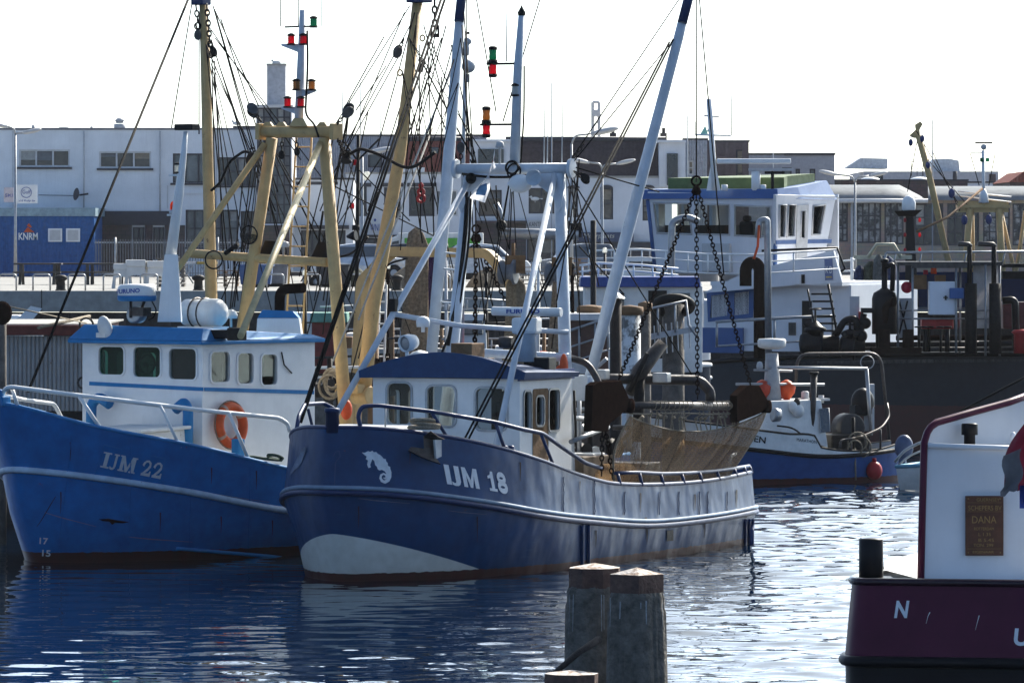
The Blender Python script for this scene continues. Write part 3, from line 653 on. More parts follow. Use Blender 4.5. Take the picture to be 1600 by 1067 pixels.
# mast with lamps
mt = part(ship, 'mast', MB().tube([B.pu(804, 262, -6.4), B.pu(809, 110, -6.4), B.pu(815, 22, -6.4)], [.085, .07, .05], 12), PALE)
top = B.pu(815, 22, -6.4); part(mt, 'mast_cap', MB().lathe(top, (0, 0, 1), [(.055, -.03), (.065, .02), (.02, .1), (.004, .14)], 12), DKIRON)
for (ax, ay), (bx, by), l1, up in (((762, 97), (812, 103), LRED, LGRN), ((752, 191), (806, 199), LRED, LAMB)):
    a, b = B.pu(ax, ay, -6.4), B.pu(bx, by, -6.4)
    br = part(mt, 'lamp_bracket', MB().box((a + b) / 2, ((b - a).length, .1, .035), B.R @ Matrix.Rotation(PI / 2, 3, 'Z')), DKIRON)
    c = B.pu(ax + 8, ay, -6.4); k = .2
    part(br, 'upper_lamp', MB().lathe(c + V((0, 0, .03)), (0, 0, 1), [(.055, 0), (.062, .05), (.055, .1), (.062, .15), (.055, .19)], 12), up)
    part(br, 'lower_lamp', MB().lathe(c - V((0, 0, .03)), (0, 0, -1), [(.055, 0), (.062, .05), (.055, .1), (.062, .15), (.055, .19)], 12), l1)
    part(br, 'lamp_cap', MB().lathe(c + V((0, 0, .22)), (0, 0, 1), [(.07, -.03), (.07, .01), (.04, .03)], 12), DKIRON); part(br, 'lamp_cap', MB().lathe(c - V((0, 0, .22)), (0, 0, 1), [(.05, -.03), (.07, -.01), (.07, .03)], 12), DKIRON)
    part(br, 'lamp_joint', MB().lathe(c, (0, 0, 1), [(.075, -.035), (.075, .035)], 12), DKIRON)
nav_lamp(mt, B.pu(805, 141, -6.35), .2, .06, LCLR)
cable(mt, [B.pu(819, 103, -6.42), B.pu(819, 180, -6.42), B.pu(813, 262, -6.42)], .014)
for (x, y0, y1) in ((791, 97, -10), (855, 262, 190), (878, 262, 130), (850, 262, 140)):
    part(mt, 'whip_antenna', MB().tube([B.pu(x, y0, -6.45), B.pu(x + 1, y1, -6.45)], [.012, .005], 6), GREYP)
part(gt, 'mushroom_antenna', MB().lathe(B.pu(781, 262, -6.4), (0, 0, 1), [(.02, 0), (.02, .3), (.07, .32), (.06, .4), (.02, .42)], 12), GREYP)
part(gt, 'cable_coil', MB().torus(B.pu(800, 262, -6.28), B.R @ V((1, .2, 0)), .1, .018, 20, 6).torus(B.pu(803, 268, -6.27), B.R @ V((1, -.1, .1)), .12, .014, 20, 6), BLACK)
cable(gt, [B.pu(722, 272, -6.25), B.pu(760, 277, -6.25), B.pu(800, 277, -6.25), B.pu(812, 262, -6.3)], .02)
p = B.pu(838, 278, -6.2); hx = B.R @ V((1, .15, 0))
part(gt, 'loudhailer', MB().lathe(p - hx * .2, hx, [(.03, 0), (.05, .12), (.08, .25), (.13, .36), (.125, .365), (.07, .25)], 20), PALE)
part(gt, 'floodlight', MB().sphere(B.pu(813, 287, -6.25), (.12, .2, .15), B.R).box(B.pu(817, 287, -6.22) , (.1, .5, .05), B.R), WHITE)
part(gt, 'dark_horn', MB().lathe(B.pu(738, 279, -6.2) - hx * .12, hx, [(.03, 0), (.05, .1), (.09, .2), (.08, .2), (.04, .1)], 16), DKIRON)
# roof gear
rd = part(ship, 'scanner_bar', MB().tube([B.pu(770, 486, -4.9), B.pu(877, 488, -4.9)], .07, 14), WHITE)
part(rd, 'gearbox', MB().box(B.pu(823, 509, -4.9), (.3, .42, .26), B.R), WHITE, bevel=.05)
part(rd, 'pedestal', MB().lathe(B.pu(823, 560, -4.9), (0, 0, 1), [(.16, -.05), (.14, .4), (.18, .44)], 14), PALE)
part(rd, 'maker_lettering', text_mb('FURUNO', lambda x, y: B.pu(x, y, -4.82), (791, 490), (843, 490), (791, 483), offset=.03), M('blue_lettering', (.03, .08, .35), .5))
def searchlight(parent, px, py, u, r):
    c = B.pu(px, py, u); d = (B.R @ V((1, -.35, -.15))).normalized()
    s = part(parent, 'searchlight', MB().lathe(c, d, [(r * .3, -r * 1.5), (r * .8, -r * 1.2), (r, -r * .4), (r, r * .5), (r * .86, r * .5), (r * .8, r * .1), (r * .1, -r * .3)], 18), WHITE)
    part(s, 'reflector', MB().lathe(c, d, [(r * .82, r * .28), (r * .5, r * .3), (.01, r * .32)], 18), GALV)
    part(s, 'post', MB().tube([c - V((0, 0, r)), c - V((0, 0, r * 1.9))], .03, 8), WHITE)
searchlight(ship, 636, 536, -4.2, .135)
part(ship, 'satellite_dome', MB().lathe(B.pu(661, 505, -4.6), (0, 0, 1), [(.03, -.14), (.03, -.06), (.1, -.06), (.11, .02), (.09, .08), (.03, .11)], 16), WHITE)
part(ship, 'roof_vent', MB().lathe(B.pu(656, 556, -4.4), (0, 0, 1), [(.2, -.1), (.19, 0), (.12, .06), (.02, .09)], 18), WHITE)
part(ship, 'roof_hatch', MB().box(B.pu(731, 548, -4.9), (.5, .36, .24), B.R), WOODB, bevel=.01)
part(ship, 'roof_floodlight', MB().box(B.pu(847, 571, -5.0), (.3, .36, .26), B.R).box(B.pu(829, 571, -5.0), (.2, .16, .26), B.R), BLKP, bevel=.02)
part(ship, 'searchlight', MB().lathe(B.pu(791, 535, -5.0), B.R @ V((0, -1, 0)), [(.09, -.12), (.1, 0), (.09, .1)], 14), STEEL)
solo('net_bundle', 'orange netting bundled on the navy wheelhouse roof behind its lamp', 'netting', MB().sphere(B.pu(881, 578, -5.9), (.09, .07, .26), B.R, 14, 9).sphere(B.pu(874, 586, -5.9), (.08, .08, .16), B.R, 12, 8), ORANGE)
# foredeck box, anchor
part(ship, 'foredeck_box', MB().box(B(-2.2, -.5, 2.0), (.9, 1.3, .5), B.R), WHITE, bevel=.05)
part(ship, 'jack_staff', MB().tube([B.pu(602, 678, -.6), B.pu(602, 632, -.6)], .014, 6), GALV)
an = thing('anchor', 'dull steel plough anchor hung over the navy bow', 'anchor', Frame(hit(676, 702), B.ang))
ah = lambda x, y, d=.06: hit(x, y) + (CAM - hit(x, y)).normalized() * d
zz = lambda x, y, d=.06: ah(*z5(x, y), d)
part(an, 'fluke', MB().prism([zz(628, 448, .12), zz(640, 432, .12), zz(700, 440, .1), zz(745, 470, .1), zz(772, 508, .12), zz(700, 482, .14)], V((.0, -.06, .02))), STEEL)
part(an, 'shank', MB().prism([zz(695, 380, .1), zz(730, 355, .1), zz(765, 380, .1), zz(790, 392, .1), zz(750, 400, .1), zz(740, 470, .1), zz(700, 462, .1)], V((0, -.05, 0))), STEEL)
part(an, 'side_plate', MB().prism([zz(738, 395, .2), zz(768, 395, .18), zz(768, 470, .18), zz(745, 480, .2)], V((.03, -.02, 0))), GALV)
cp = B(-.75, 1.05, 2.28)
solo('rope_coil', 'brown rope coiled on the navy foredeck beside the anchor', 'rope coil', MB().torus(cp, (0, 0, 1), .22, .03, 24, 7).torus(cp + V((.03, 0, .05)), (.1, 0, 1), .2, .03, 24, 7).torus(cp + V((-.02, 0, .1)), (0, .1, 1), .17, .03, 24, 7), ROPE)
# exhaust, winch area behind the house
part(ship, 'exhaust_pipe', MB().tube(arc_pts([B.pu(893, 560, -6.3), B.pu(918, 567, -6.3), B.pu(938, 600, -6.3), B.pu(942, 640, -6.3)], 5, .2), .055, 10), STEEL)
part(ship, 'casing_panel', MB().box(B(-6.9, .95, 1.1), (1.2, .6, 1.1), B.R), M('plywood_casing', (.14, .10, .065), .8, var=.25, streak=.5), bevel=.02)
part(ship, 'winch', MB().lathe(B(-7.6, .3, 1.35), B.R @ V((0, 1, 0)), [(.42, -.6), (.42, -.55), (.25, -.53), (.25, 0), (.42, .02), (.42, .06), (.25, .08), (.25, .55), (.42, .57), (.42, .62)], 20), GALV)
for k, (sx, dz) in enumerate(((-8.6, .2), (-9.6, .1), (-10.6, .25))):
    part(ship, 'deck_box', MB().box(B(sx, -.4 + .3 * k, .9 + dz), (.7, .9, .5), B.R), (STEEL, RUST, STEEL)[k], bevel=.02)
part(ship, 'hydraulic_pipe', MB().tube([R(938, 690, 1, .5), B.pv(950, 667, 1.4)], .04, 8), GALV)
for x0, y0, x1, y1 in ((868, 650, 925, 656), (893, 648, 895, 700)): part(ship, 'deck_pipe', MB().tube([B.pv(x0, y0, 1.0), B.pv(x1, y1, 1.0)], .04, 8), GALV)
# --- derricks
d1 = part(ship, 'derrick', MB().tube([B.pu(916, 612, -6.9), B.pu(960, 440, -7.3), B.pu(1060, 60, -8.3), B.pu(1084, -40, -8.6)], [.085, .1, .08, .066], 14), PALE)
part(d1, 'derrick_head', MB().tube([B.pu(1066, 36, -8.3), B.pu(1086, -42, -8.55)], .078, 14), NAVY)
part(d1, 'heel_fitting', MB().box(B.pu(910, 606, -6.85), (.3, .3, .4), B.R).lathe(B.pu(912, 600, -6.85), B.R @ V((0, 1, 0)), [(.12, -.2), (.12, .2)], 14), PALE)
d2 = part(ship, 'derrick', MB().tube([B.pu(674, 556, -6.9), B.pu(697, 300, -7.5), B.pu(716, 60, -8.2), B.pu(724, -40, -8.5)], [.09, .1, .08, .066], 14), PALE)
part(d2, 'derrick_head', MB().tube([B.pu(717, 34, -8.2), B.pu(725, -42, -8.5)], .078, 14), NAVY)
for y in (395, 420, 472): part(d2, 'rung', MB().tube([B.pu(689 + (472 - y) * .1, y, -7.2), B.pu(715 + (472 - y) * .07, y + 2, -6.3)], .016, 6), PALE)
cable(gt, [B.pu(730, 300, -6.3), B.pu(727, 370, -6.25), B.pu(713, 470, -6.2), B.pu(700, 540, -6.1)], .035, m=BLACK)
cable(gt, [B.pu(736, 300, -6.3), B.pu(733, 380, -6.25), B.pu(716, 490, -6.2), B.pu(690, 552, -6.1)], .02, m=BLACK)
# --- rigging wires
def pp(a, b, ua_, ub=None): return (B.pu(a[0], a[1], ua_), B.pu(b[0], b[1], ub if ub is not None else ua_))
bowS = h18.up(466, 662, -1, -1, .05); bowP = R(733, 690, 1, .05)
wires(ship, [(B.pu(700, -15, -8.3), bowS + V((0, 0, .02))), (B.pu(694, -15, -8.3), bowS + V((-.04, 0, 0)))], .02)
wires(ship, [(B.pu(1052, 62, -8.2), bowP), (B.pu(1046, 66, -8.2), bowP + V((-.05, 0, .02)))], .016)
wires(ship, [pp((1064, -5), (884, 262), -8.3, -6.4), pp((1046, 70), (892, 258), -8.2, -6.4), pp((1088, -30), (1088, 285), -8.6), pp((1092, -10), (1131, 430), -8.6, -9),
             pp((722, 40), (733, 232), -8.1, -6.4), pp((729, 0), (729, 240), -8.3, -6.4), pp((848, -15), (786, 190), -8.3, -6.4), pp((742, -15), (775, 175), -8.3, -6.4), pp((718, 70), (660, 230), -8.2, -7), pp((725, 20), (741, 270), -8.2, -6.4),
             pp((886, 268), (1090, 600), -6.4, -10), pp((893, 290), (862, 545), -6.5), pp((900, 262), (1030, 300), -6.4, -8), pp((760, 275), (796, 390), -6.4), pp((775, 290), (779, 370), -6.4), pp((800, 300), (796, 390), -6.4), pp((905, 262), (870, 470), -6.5, -6)], .011)
part(ship, 'chain', MB().chain(B.pu(884, 262, -6.4), B.pu(912, 225, -6.5), .09), DKIRON)
part(ship, 'chain', MB().chain(B.pu(897, 268, -6.4), B.pu(908, 276, -6.5), .09), DKIRON)
pulley('pulley_block', 'small black block hung right of the pale gantry end', B.pu(908, 274, -6.5), B.pu(915, 280, -6.5), .12, DKIRON)
pulley('pulley_block', 'grey block standing over the left end of the pale gantry', B.pu(720, 258, -6.4), B.pu(720, 230, -6.4), .13, STEEL)
# flag flown at the gantry
fl = []
for i in range(9):
    t = i / 8; a, b = B.pu(775 - 43 * t, 262 + 48 * t, -6.2), B.pu(772 - 12 * t, 232 + 85 * t, -6.2)
    fl.append([a.lerp(b, j / 5) + (B.R @ V((.06 * math.sin(i * 1.3 + j * .7), 0, 0))) for j in range(6)])
fg = solo('flag', 'small white flag with blue and red print hanging at the pale gantry', 'flag', MB().grid(fl), M('white_flag_cloth', (.72, .74, .78), .9, tr=.5), ang=B.ang)
fb = [[fl[i][j] + V((0, -.012, 0)) for j in range(1, 5)] for i in range(5, 8)]
ROOTF[fg.name] = Frame(fg.location, B.ang); part(fg, 'blue_print', MB().grid(fb), M('blue_flag_print', (.05, .14, .3), .9, tr=.4))
part(fg, 'red_print', MB().grid([[fl[i][j] + V((0, -.014, 0)) for j in range(3, 6)] for i in range(1, 3)]), M('red_flag_print', (.6, .06, .08), .9, tr=.4))

# ================================================================ beam trawl hanging from the port derrick
v_b = 1.95
Pb = lambda x, y, v=v_b: B.pv(x, y, v)
tr = thing('beam_trawl', 'rusty beam trawl with chains and brown net hung over the navy cutter side', 'fishing gear', Frame(Pb(1088, 700), B.ang))
part(tr, 'beam', MB().tube([Pb(975, 633), Pb(1198, 634)], .055, 14), STEEL)
th = B.R @ V((0, -.14, 0))
hd = part(tr, 'beam_shoe', MB().prism([Pb(x, y, 2.08) for x, y in [(927, 602), (934, 597), (971, 594), (988, 633), (978, 642), (954, 661), (950, 674), (924, 674)]], th), RUST, bevel=.015)
part(hd, 'lug', MB().lathe(Pb(984, 634, 2.06), B.R @ V((0, 1, 0)), [(.12, -.1), (.12, .04), (.05, .05)], 14), RUST)
hd = part(tr, 'beam_shoe', MB().prism([Pb(x, y, 2.08) for x, y in [(1152, 618), (1168, 602), (1187, 602), (1204, 632), (1188, 646), (1152, 660)]], th), RUST, bevel=.015)
part(hd, 'lug', MB().lathe(Pb(1199, 635, 2.06), B.R @ V((0, 1, 0)), [(.11, -.1), (.11, .04), (.05, .05)], 14), RUST)
# three-legged bridle and ring
rg = Pb(1088, 283); part(tr, 'bridle_ring', MB().torus(rg, (0, 1, 0), .075, .018, 20, 8).lathe(rg - V((0, 0, .13)), (0, 0, 1), [(.05, -.1), (.085, -.05), (.05, .03), (.03, .06)], 12), RUST)
for a, b in (((1084, 304), (967, 592)), ((1088, 306), (1090, 622)), ((1093, 304), (1173, 602))): part(tr, 'bridle_chain', MB().chain(Pb(*a), Pb(*b), .1, .03, .0105), RUST)
part(tr, 'hanging_chain', MB().chain(Pb(941, 674), Pb(940, 742), .1, 0, .012), RUST); part(tr, 'hanging_chain', MB().chain(Pb(946, 674), Pb(957, 748), .1, -.05, .012), RUST)
# belly of netting: slung from the beam, heaped inside the bulwark
rows = []; n = 44
def netpt(a, t, dv=0.0):
    i, j = a * n, t * 14; xt = 985 + 212 * a; ytop = 651 + 54 * .5 * (1 - (2 * a - 1) ** 2) - 8 * a
    xb = 960 + 176 * a; yb = 754 - 6 * a
    x = xt + (xb - xt) * t ** (1.25 + .35 * (1 - a)); y = ytop + (yb - ytop) * t
    x -= 16 * math.sin(PI * t) * (1 - a) ** 4
    return Pb(x, y, 1.93 + dv - .14 * math.sin(PI * min(1, t * 1.1)) * math.sin(PI * a) + .04 * math.sin(i * .9 + 1.7 * math.sin(i * .37) + j * .22) + .014 * math.sin(i * 2.7 + j * .1) - .12 * t)
rows = [[netpt(i / n, j / 14) for i in range(n + 1)] for j in range(15)]
tw_ = MB()
for k in range(-14, 122):
    for sg_ in (-1, 1):
        pts = []
        for q in range(17):
            t = q / 16; a_ = k / 108 + sg_ * .11 * (t - .5) + .0012 * math.sin(k * 1.7 + q)
            if 0 <= a_ <= 1: pts.append(netpt(a_, t, .012))
        if len(pts) > 2: tw_.tube(pts, .0038, 4, False)
nt_ = part(tr, 'net', MB().grid(rows), NETB)
part(nt_, 'net_twine', tw_, M('brown_twine', (.28, .18, .10), .9, var=.3, scale=30))
part(nt_, 'head_rope', MB().tube([p + V((0, -.01, 0)) for p in rows[0]], .013, 6), ROPE)
part(nt_, 'edge_rope', MB().tube([r[0] for r in rows], .02, 6), ROPE); part(nt_, 'edge_rope', MB().tube([r[-1] for r in rows], .012, 6), ROPE)
for i in (3, 5, 8, 10, 12, 15, 17, 18, 21, 24, 25, 28, 31, 33, 34, 37, 40, 42): part(nt_, 'seam_cord', MB().tube([r[i].lerp(r[i + 1], .5 + .6 * math.sin(k_ * (.22 + .05 * (i % 4)) + i)) + V((0, -.012, 0)) for k_, r in enumerate(rows[(i % 3) : 15 - (i % 2) * 2])], .0032 + .003 * ((i * 7) % 3) / 2, 4), ROPED)
ends = [Pb(984, 646), Pb(1010, 647), Pb(1060, 645), Pb(1110, 647), Pb(1150, 646), Pb(1190, 642)]
part(tr, 'tie_rope', MB().tube(ends, .014, 6), ROPE)
for i in range(20):
    x = 1018 + i * 7.4 + random.uniform(-1.2, 1.2)
    if 1078 < x < 1090: continue
    p = Pb(x, 633.5, v_b)
    part(tr, 'rope_loop', MB().torus(p, B.R @ V((1, .25, 0)), .075, .009, 14, 5), ROPE)
    j = int(np.clip((x - 985) / 212 * n, 0, n)); q = rows[0][j]
    mid = p.lerp(q, .5) + V((random.uniform(-.05, .05), 0, 0))
    part(tr, 'hanger_cord', MB().tube([p - V((0, 0, .1)), p.lerp(q, .35) + V((.03, 0, 0)), mid + V((-.03, 0, 0)), q], .013, 5).sphere(mid, .03, None, 8, 6), ROPE)
part(tr, 'cod_end', MB().sphere(Pb(955, 745, 1.4), (.35, .3, .22), B.R).sphere(Pb(975, 742, 1.5), (.3, .22, .2), B.R), NETB)
# gallows of pipes over the working deck
ga = part(ship, 'gallows', MB().tube(arc_pts([B.pu(905, 592, -8.2), B.pu(980, 592, -8.9), B.pu(1094, 594, -9.8), B.pu(1110, 612, -9.9), B.pu(1110, 626, -9.9)], 4, .12), .085, 12), STEEL)
part(ga, 'work_light', MB().box(B.pu(938, 585, -8.3), (.2, .26, .16), B.R), GALV, bevel=.02); part(ga, 'work_light', MB().box(B.pu(1034, 590, -9.1), (.2, .26, .16), B.R), GALV, bevel=.02)
arm = part(ship, 'hydraulic_arm', MB().tube([B.pu(983, 615, -9.0), B.pu(1000, 580, -9.0), B.pu(1036, 535, -9.2)], [.09, .14, .1], 12), STEEL)
part(arm, 'ram', MB().tube([B.pu(983, 612, -8.8), B.pu(1012, 552, -8.9)], .045, 8).tube([B.pu(1000, 590, -9), B.pu(996, 690, -9)], .09, 10), DKIRON)
part(ship, 'stern_post', MB().tube([B.pu(985, 600, -9), B.pu(982, 700, -9)], .05, 8).tube([B.pu(960, 640, -8.5), B.pu(905, 652, -8.0)], .05, 8), GALV)
# ================================================================ bright blue cutter IJM 22
A22 = math.radians(37)
C = Frame((-7.46, 90.7, 0), math.atan2(-math.cos(A22), -math.sin(A22)))
shp2 = thing('fishing_cutter', 'bright blue cutter lettered IJM 22 with white wheelhouse and mustard gantry', 'fishing boat', C)
zt = [(-.9, 2.5), (0, 2.16), (1.5, 1.82), (3.4, 1.40), (5, 1.24), (8, 1.2), (13, 1.35)]
zk = [(-.6, 1.46), (0, 1.36), (1.5, 1.08), (3.4, .72), (6, .55), (13, .6)]
h22 = Hull(C, 13, [
    dict(s0=.5, B=1.3, Lb=6, p=2.0, q=1.2, z=[(0, -.6), (12, -.6)]),
    dict(s0=0, B=2.15, Lb=5.4, p=1.9, q=1.65, z=[(0, 0), (12, 0)]),
    dict(s0=-.32, B=2.25, Lb=5.2, p=1.9, q=1.6, z=[(s, z * .55) for s, z in zk]),
    dict(s0=-.50, B=2.35, Lb=4.9, p=1.9, q=1.5, z=zk),
    dict(s0=-.52, B=2.35, Lb=4.9, p=1.9, q=1.5, z=[(s, z + .06) for s, z in zk]),
    dict(s0=-.92, B=2.4, Lb=4.7, p=1.9, q=1.42, z=zt)], stern=(10, .12))
HM22 = hull_mat('blue_hull_plating', (.005, .15, .43), .16, None, .05, 1.6)
hl2 = part(shp2, 'hull', h22.shell(), HM22)
part(hl2, 'bulwark_lining', MB().grid([h22.full(5, .06, 0), h22.full(4, .1, 0)]), WHITE)
part(hl2, 'deck', MB().grid([h22.curve(4, 1, .08, .12), h22.curve(4, -1, .08, .12)]), MATS['grey_deck'])
part(hl2, 'cap_rail', MB().tube(h22.full(5, .02, .01), .035, 8), BLUE)
part(hl2, 'rub_rail', MB().tube(h22.full(3, -.01, .03), .055, 8), M('pale_blue_rail', (.5, .6, .7), .5, var=.2, streak=.5, rust=.3, scale=4))
hit2 = h22.hitter(.012)
z2 = lambda x, y: (x * .4216, 450 + y * .4216)
vs = lambda *q: [z2(*p) for p in q]
# slab-serif italic lettering, drawn as outlines
ser = []
def glyph(x0, w, strokes):
    o = (156 + x0, 729 + .2 * x0)
    for poly in strokes:
        ser.append([(o[0] + w * x + 6.5 * y, o[1] + .2 * w * x - 24 * y) for x, y in poly])
I_ = [[(.28, 0), (.72, 0), (.72, 1), (.28, 1)], [(0, 0), (.28, 0), (.28, .1), (0, .1)], [(.72, 0), (1, 0), (1, .1), (.72, .1)], [(0, .9), (.28, .9), (.28, 1), (0, 1)], [(.72, .9), (1, .9), (1, 1), (.72, 1)]]
J_ = [[(.5, .2), (.8, .25), (.8, 1), (.5, 1)], [(.8, .25), (.5, .2), (.42, .1), (.2, .12), (0, .2), (.0, .05), (.2, -.03), (.5, -.02), (.72, .08)], [(.3, .9), (.5, .9), (.5, 1), (.3, 1)], [(.8, .9), (1, .9), (1, 1), (.8, 1)]]
M_ = [[(.08, 0), (.26, 0), (.26, 1), (.08, 1)], [(.72, 0), (.94, 0), (.94, 1), (.72, 1)], [(.26, 1), (.26, .6), (.42, 0), (.54, 0), (.5, .3)], [(.72, 1), (.5, .3), (.54, 0), (.72, .6)], [(0, 0), (.08, 0), (.08, .09), (0, .09)], [(.26, 0), (.36, 0), (.36, .09), (.26, .09)], [(.64, 0), (.72, 0), (.72, .09), (.64, .09)], [(.94, 0), (1.02, 0), (1.02, .09), (.94, .09)], [(0, .91), (.08, .91), (.08, 1), (0, 1)], [(.94, .91), (1.02, .91), (1.02, 1), (.94, 1)]]
T_ = strip_poly([(.05, .62, .24), (.12, .78, .2), (.3, .92, .14), (.55, .95, .14), (.78, .82, .2), (.8, .65, .24), (.6, .42, .2), (.3, .22, .16), (.08, .06, .14)]) + [[(0, 0), (1, 0), (1, .34), (.86, .34), (.8, .2), (.0, .16)]]
glyph(0, 13, I_); glyph(14, 11, J_); glyph(27, 26, M_); glyph(63, 14, T_); glyph(80, 14, T_)
LET2 = M('grey_white_lettering', (.6, .62, .62), .5, var=.1, scale=12)
part(hl2, 'registration_lettering', poly_mb(ser, hit2), LET2)
part(hl2, 'draught_mark', text_mb('17', hit2, (62, 849), (75, 850), (62.5, 839), offset=.02), LET2)
part(hl2, 'draught_mark', text_mb('15', hit2, (66, 868), (79, 869), (66.5, 858), offset=.02), LET2)
part(hl2, 'rust_scar', poly_mb([vs((365, 855), (400, 853), (430, 858), (480, 865), (455, 870), (425, 868), (415, 876), (405, 864), (380, 862))], hit2), RUST)
part(hl2, 'rust_streak', poly_mb(strip_poly([(87, 775, 1), (75, 795, 1.6), (65, 812, 1.2), (58, 822, .8)]), hit2), DKIRON)
for x, y, L_ in ((110, 690, 30), (330, 730, 26), (400, 735, 30), (95, 768, 34), (250, 800, 30), (345, 806, 26), (425, 812, 24)):
    part(hl2, 'rust_run', poly_mb(strip_poly([(x, y, 2.2), (x + .3, y + L_ * .4, 1.5), (x - .4, y + L_, .5)]), hit2), MATS['rust_run_stain'])
for x in (112, 205, 300, 392): part(hl2, 'plate_seam', MB().tube([hit2(x - (y - 680) * .12 * (1 if x < 130 else .2), y) for y in range(680 + int((x - 100) * .16), 858, 10)], .007, 5), MATS['blue_hull_plating'])
for x0, y0, x1, y1 in ((70, 800, 150, 822), (200, 838, 300, 846), (330, 770, 420, 784)): part(hl2, 'scuff_mark', poly_mb(strip_poly([(x0, y0, .6), ((x0 * 2 + x1) / 3, (y0 * 2 + y1) / 3 + .8, 1.6), (x1, y1, .5)]), hit2), MATS['pale_scuff'])
part(hl2, 'bilge_keel', MB().tube([hit2(x, 856 + (x - 275) * .085) for x in range(275, 460, 12)], .03, 6), BLUE)
part(hl2, 'plate_panel', MB().tube([hit2(*z2(*p)) for p in ((385, 580), (612, 632), (585, 745), (350, 690))], .006, 5, closed=True), BLUE)
# rails
R2 = lambda px, py, side=1, i=0: h22.up(px, py, side, -1, i)
rp = [(12, 604), (30, 605), (120, 617), (220, 629), (320, 641), (400, 649), (440, 653), (454, 662), (457, 674)]
bow_l = C.pv(4, 612, .0); bow_b = C.pv(3, 634, 0)
part(shp2, 'bow_rail', MB().tube(arc_pts([bow_b, bow_l, C.pv(14, 604, .25)] + [R2(x, y, 1, .05) for x, y in rp[2:]], 4, .1), .036, 8), WHITE)
for a, b in (((22, 606), (32, 633)), ((129, 619), (159, 670)), ((253, 634), (287, 699)), ((360, 645), (391, 716))):
    part(shp2, 'rail_stanchion', MB().tube([R2(*a, 1, .05), R2(*b, 1, .05)], .03, 8), WHITE)
part(shp2, 'bow_rail', MB().tube(arc_pts([C.pv(5, 618, -.3), C.pv(40, 625, -1.2), C.pv(85, 631, -1.6), C.pv(96, 653, -1.7)], 4, .12), .034, 8), WHITE)
part(shp2, 'bow_fitting', MB().box(C(.85, 0, 2.55), (.2, .2, .16), C.R).lathe(C(.9, 0, 2.6), (0, 0, 1), [(.05, 0), (.05, .12), (.02, .14)], 10), BLUE, bevel=.02)
# wheelhouse
uf, ua, vh, z0, z1 = -2.5, -5.35, 1.27, 1.0, 3.43
fw = [win2(C, 'u', uf, *q) for q in ((155, 542, 194, 585), (209.5, 542.5, 251, 589), (265, 545, 307, 592.5))]
pw = [win2(C, 'v', vh, *q) for q in ((329, 550, 358, 597), (371, 552, 395, 599), (408, 554, 432, 601))]
holes = dict(front=[rrect(*r, .08) for r in fw], port=[rrect(*r, .08) for r in pw], aft=[rrect(-1, 2.5, -.2, 3.1, .1), rrect(.1, 2.3, .95, 3.1, .1)], star=[rrect(r[0] + .1, r[1], r[2] + .1, r[3], .08) for r in pw])
wh2 = part(shp2, 'wheelhouse', boxwalls(C, uf, ua, vh, z0, z1, holes), WHITE)
part(wh2, 'lining', boxwalls(C, uf - .055, ua + .055, vh - .055, z0 + .02, z1 - .02, holes, .01), INT)
for i, r in enumerate(fw): window(wh2, C, 'u', uf, r, .08, GLASSG if i < 2 else GLASS, WHITE, fw=.03)
for r in pw: window(wh2, C, 'v', vh, r, .08, GLASS, WHITE, fw=.03)
def stripe(fr, face, val, pts, hpx, m, nm='stripe'):
    g = (lambda x, y: fr.pu(x, y, val)) if face == 'u' else (lambda x, y: fr.pv(x, y, val))
    n = fr.R @ (V((1, 0, 0)) if face == 'u' else V((0, 1, 0))); up = [g(x, y) for x, y in pts]; dn = [g(x, y + hpx) for x, y in pts]
    return MB().prism(up + dn[::-1], n * .012)
part(wh2, 'stripe', stripe(C, 'u', uf, [(140, 596), (318, 605)], 6, BLUE), BLUE)
part(wh2, 'stripe', stripe(C, 'v', vh, [(319, 605), (490, 610)], 6, BLUE), BLUE)
b = [C(uf + .2, -1.42, 3.4), C(uf + .2, 1.42, 3.4), C(ua - .1, 1.42, 3.4), C(ua - .1, -1.42, 3.4)]
t = [C(uf + .02, -1.22, 3.70), C(uf + .02, 1.3, 3.66), C(ua + .1, 1.3, 3.525), C(ua + .1, -1.22, 3.56)]
mid = [p + V((0, 0, .06)) for p in b]
rf2 = part(wh2, 'roof', MB().hexa(b, mid).hexa([p + V((0, 0, .002)) for p in mid], t), BLUE, bevel=.015)
part(rf2, 'floodlight_recess', MB().box(C.pu(352, 522, uf - .3) + V((0, 0, 0)), (.3, .62, .14), C.R), BLKP)
part(rf2, 'floodlight', MB().box(C.pu(370, 522, uf + .05), (.2, .26, .2), C.R), DKIRON, bevel=.02)
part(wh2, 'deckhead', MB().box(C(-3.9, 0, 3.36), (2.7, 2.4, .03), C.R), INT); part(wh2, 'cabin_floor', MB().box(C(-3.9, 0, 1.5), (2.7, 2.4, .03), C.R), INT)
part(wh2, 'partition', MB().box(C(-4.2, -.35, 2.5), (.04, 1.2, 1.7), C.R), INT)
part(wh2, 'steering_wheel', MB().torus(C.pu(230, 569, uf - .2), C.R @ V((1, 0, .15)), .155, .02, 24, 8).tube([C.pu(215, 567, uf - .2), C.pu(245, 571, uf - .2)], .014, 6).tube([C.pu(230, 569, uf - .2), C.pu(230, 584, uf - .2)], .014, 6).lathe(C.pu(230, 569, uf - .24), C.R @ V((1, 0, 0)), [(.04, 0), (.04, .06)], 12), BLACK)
part(wh2, 'console', MB().box(C(uf - .3, 0, 2.25), (.4, 2.2, .3), C.R).box(C(-4.6, .55, 2.5), (.5, .9, 1.8), C.R), INT)
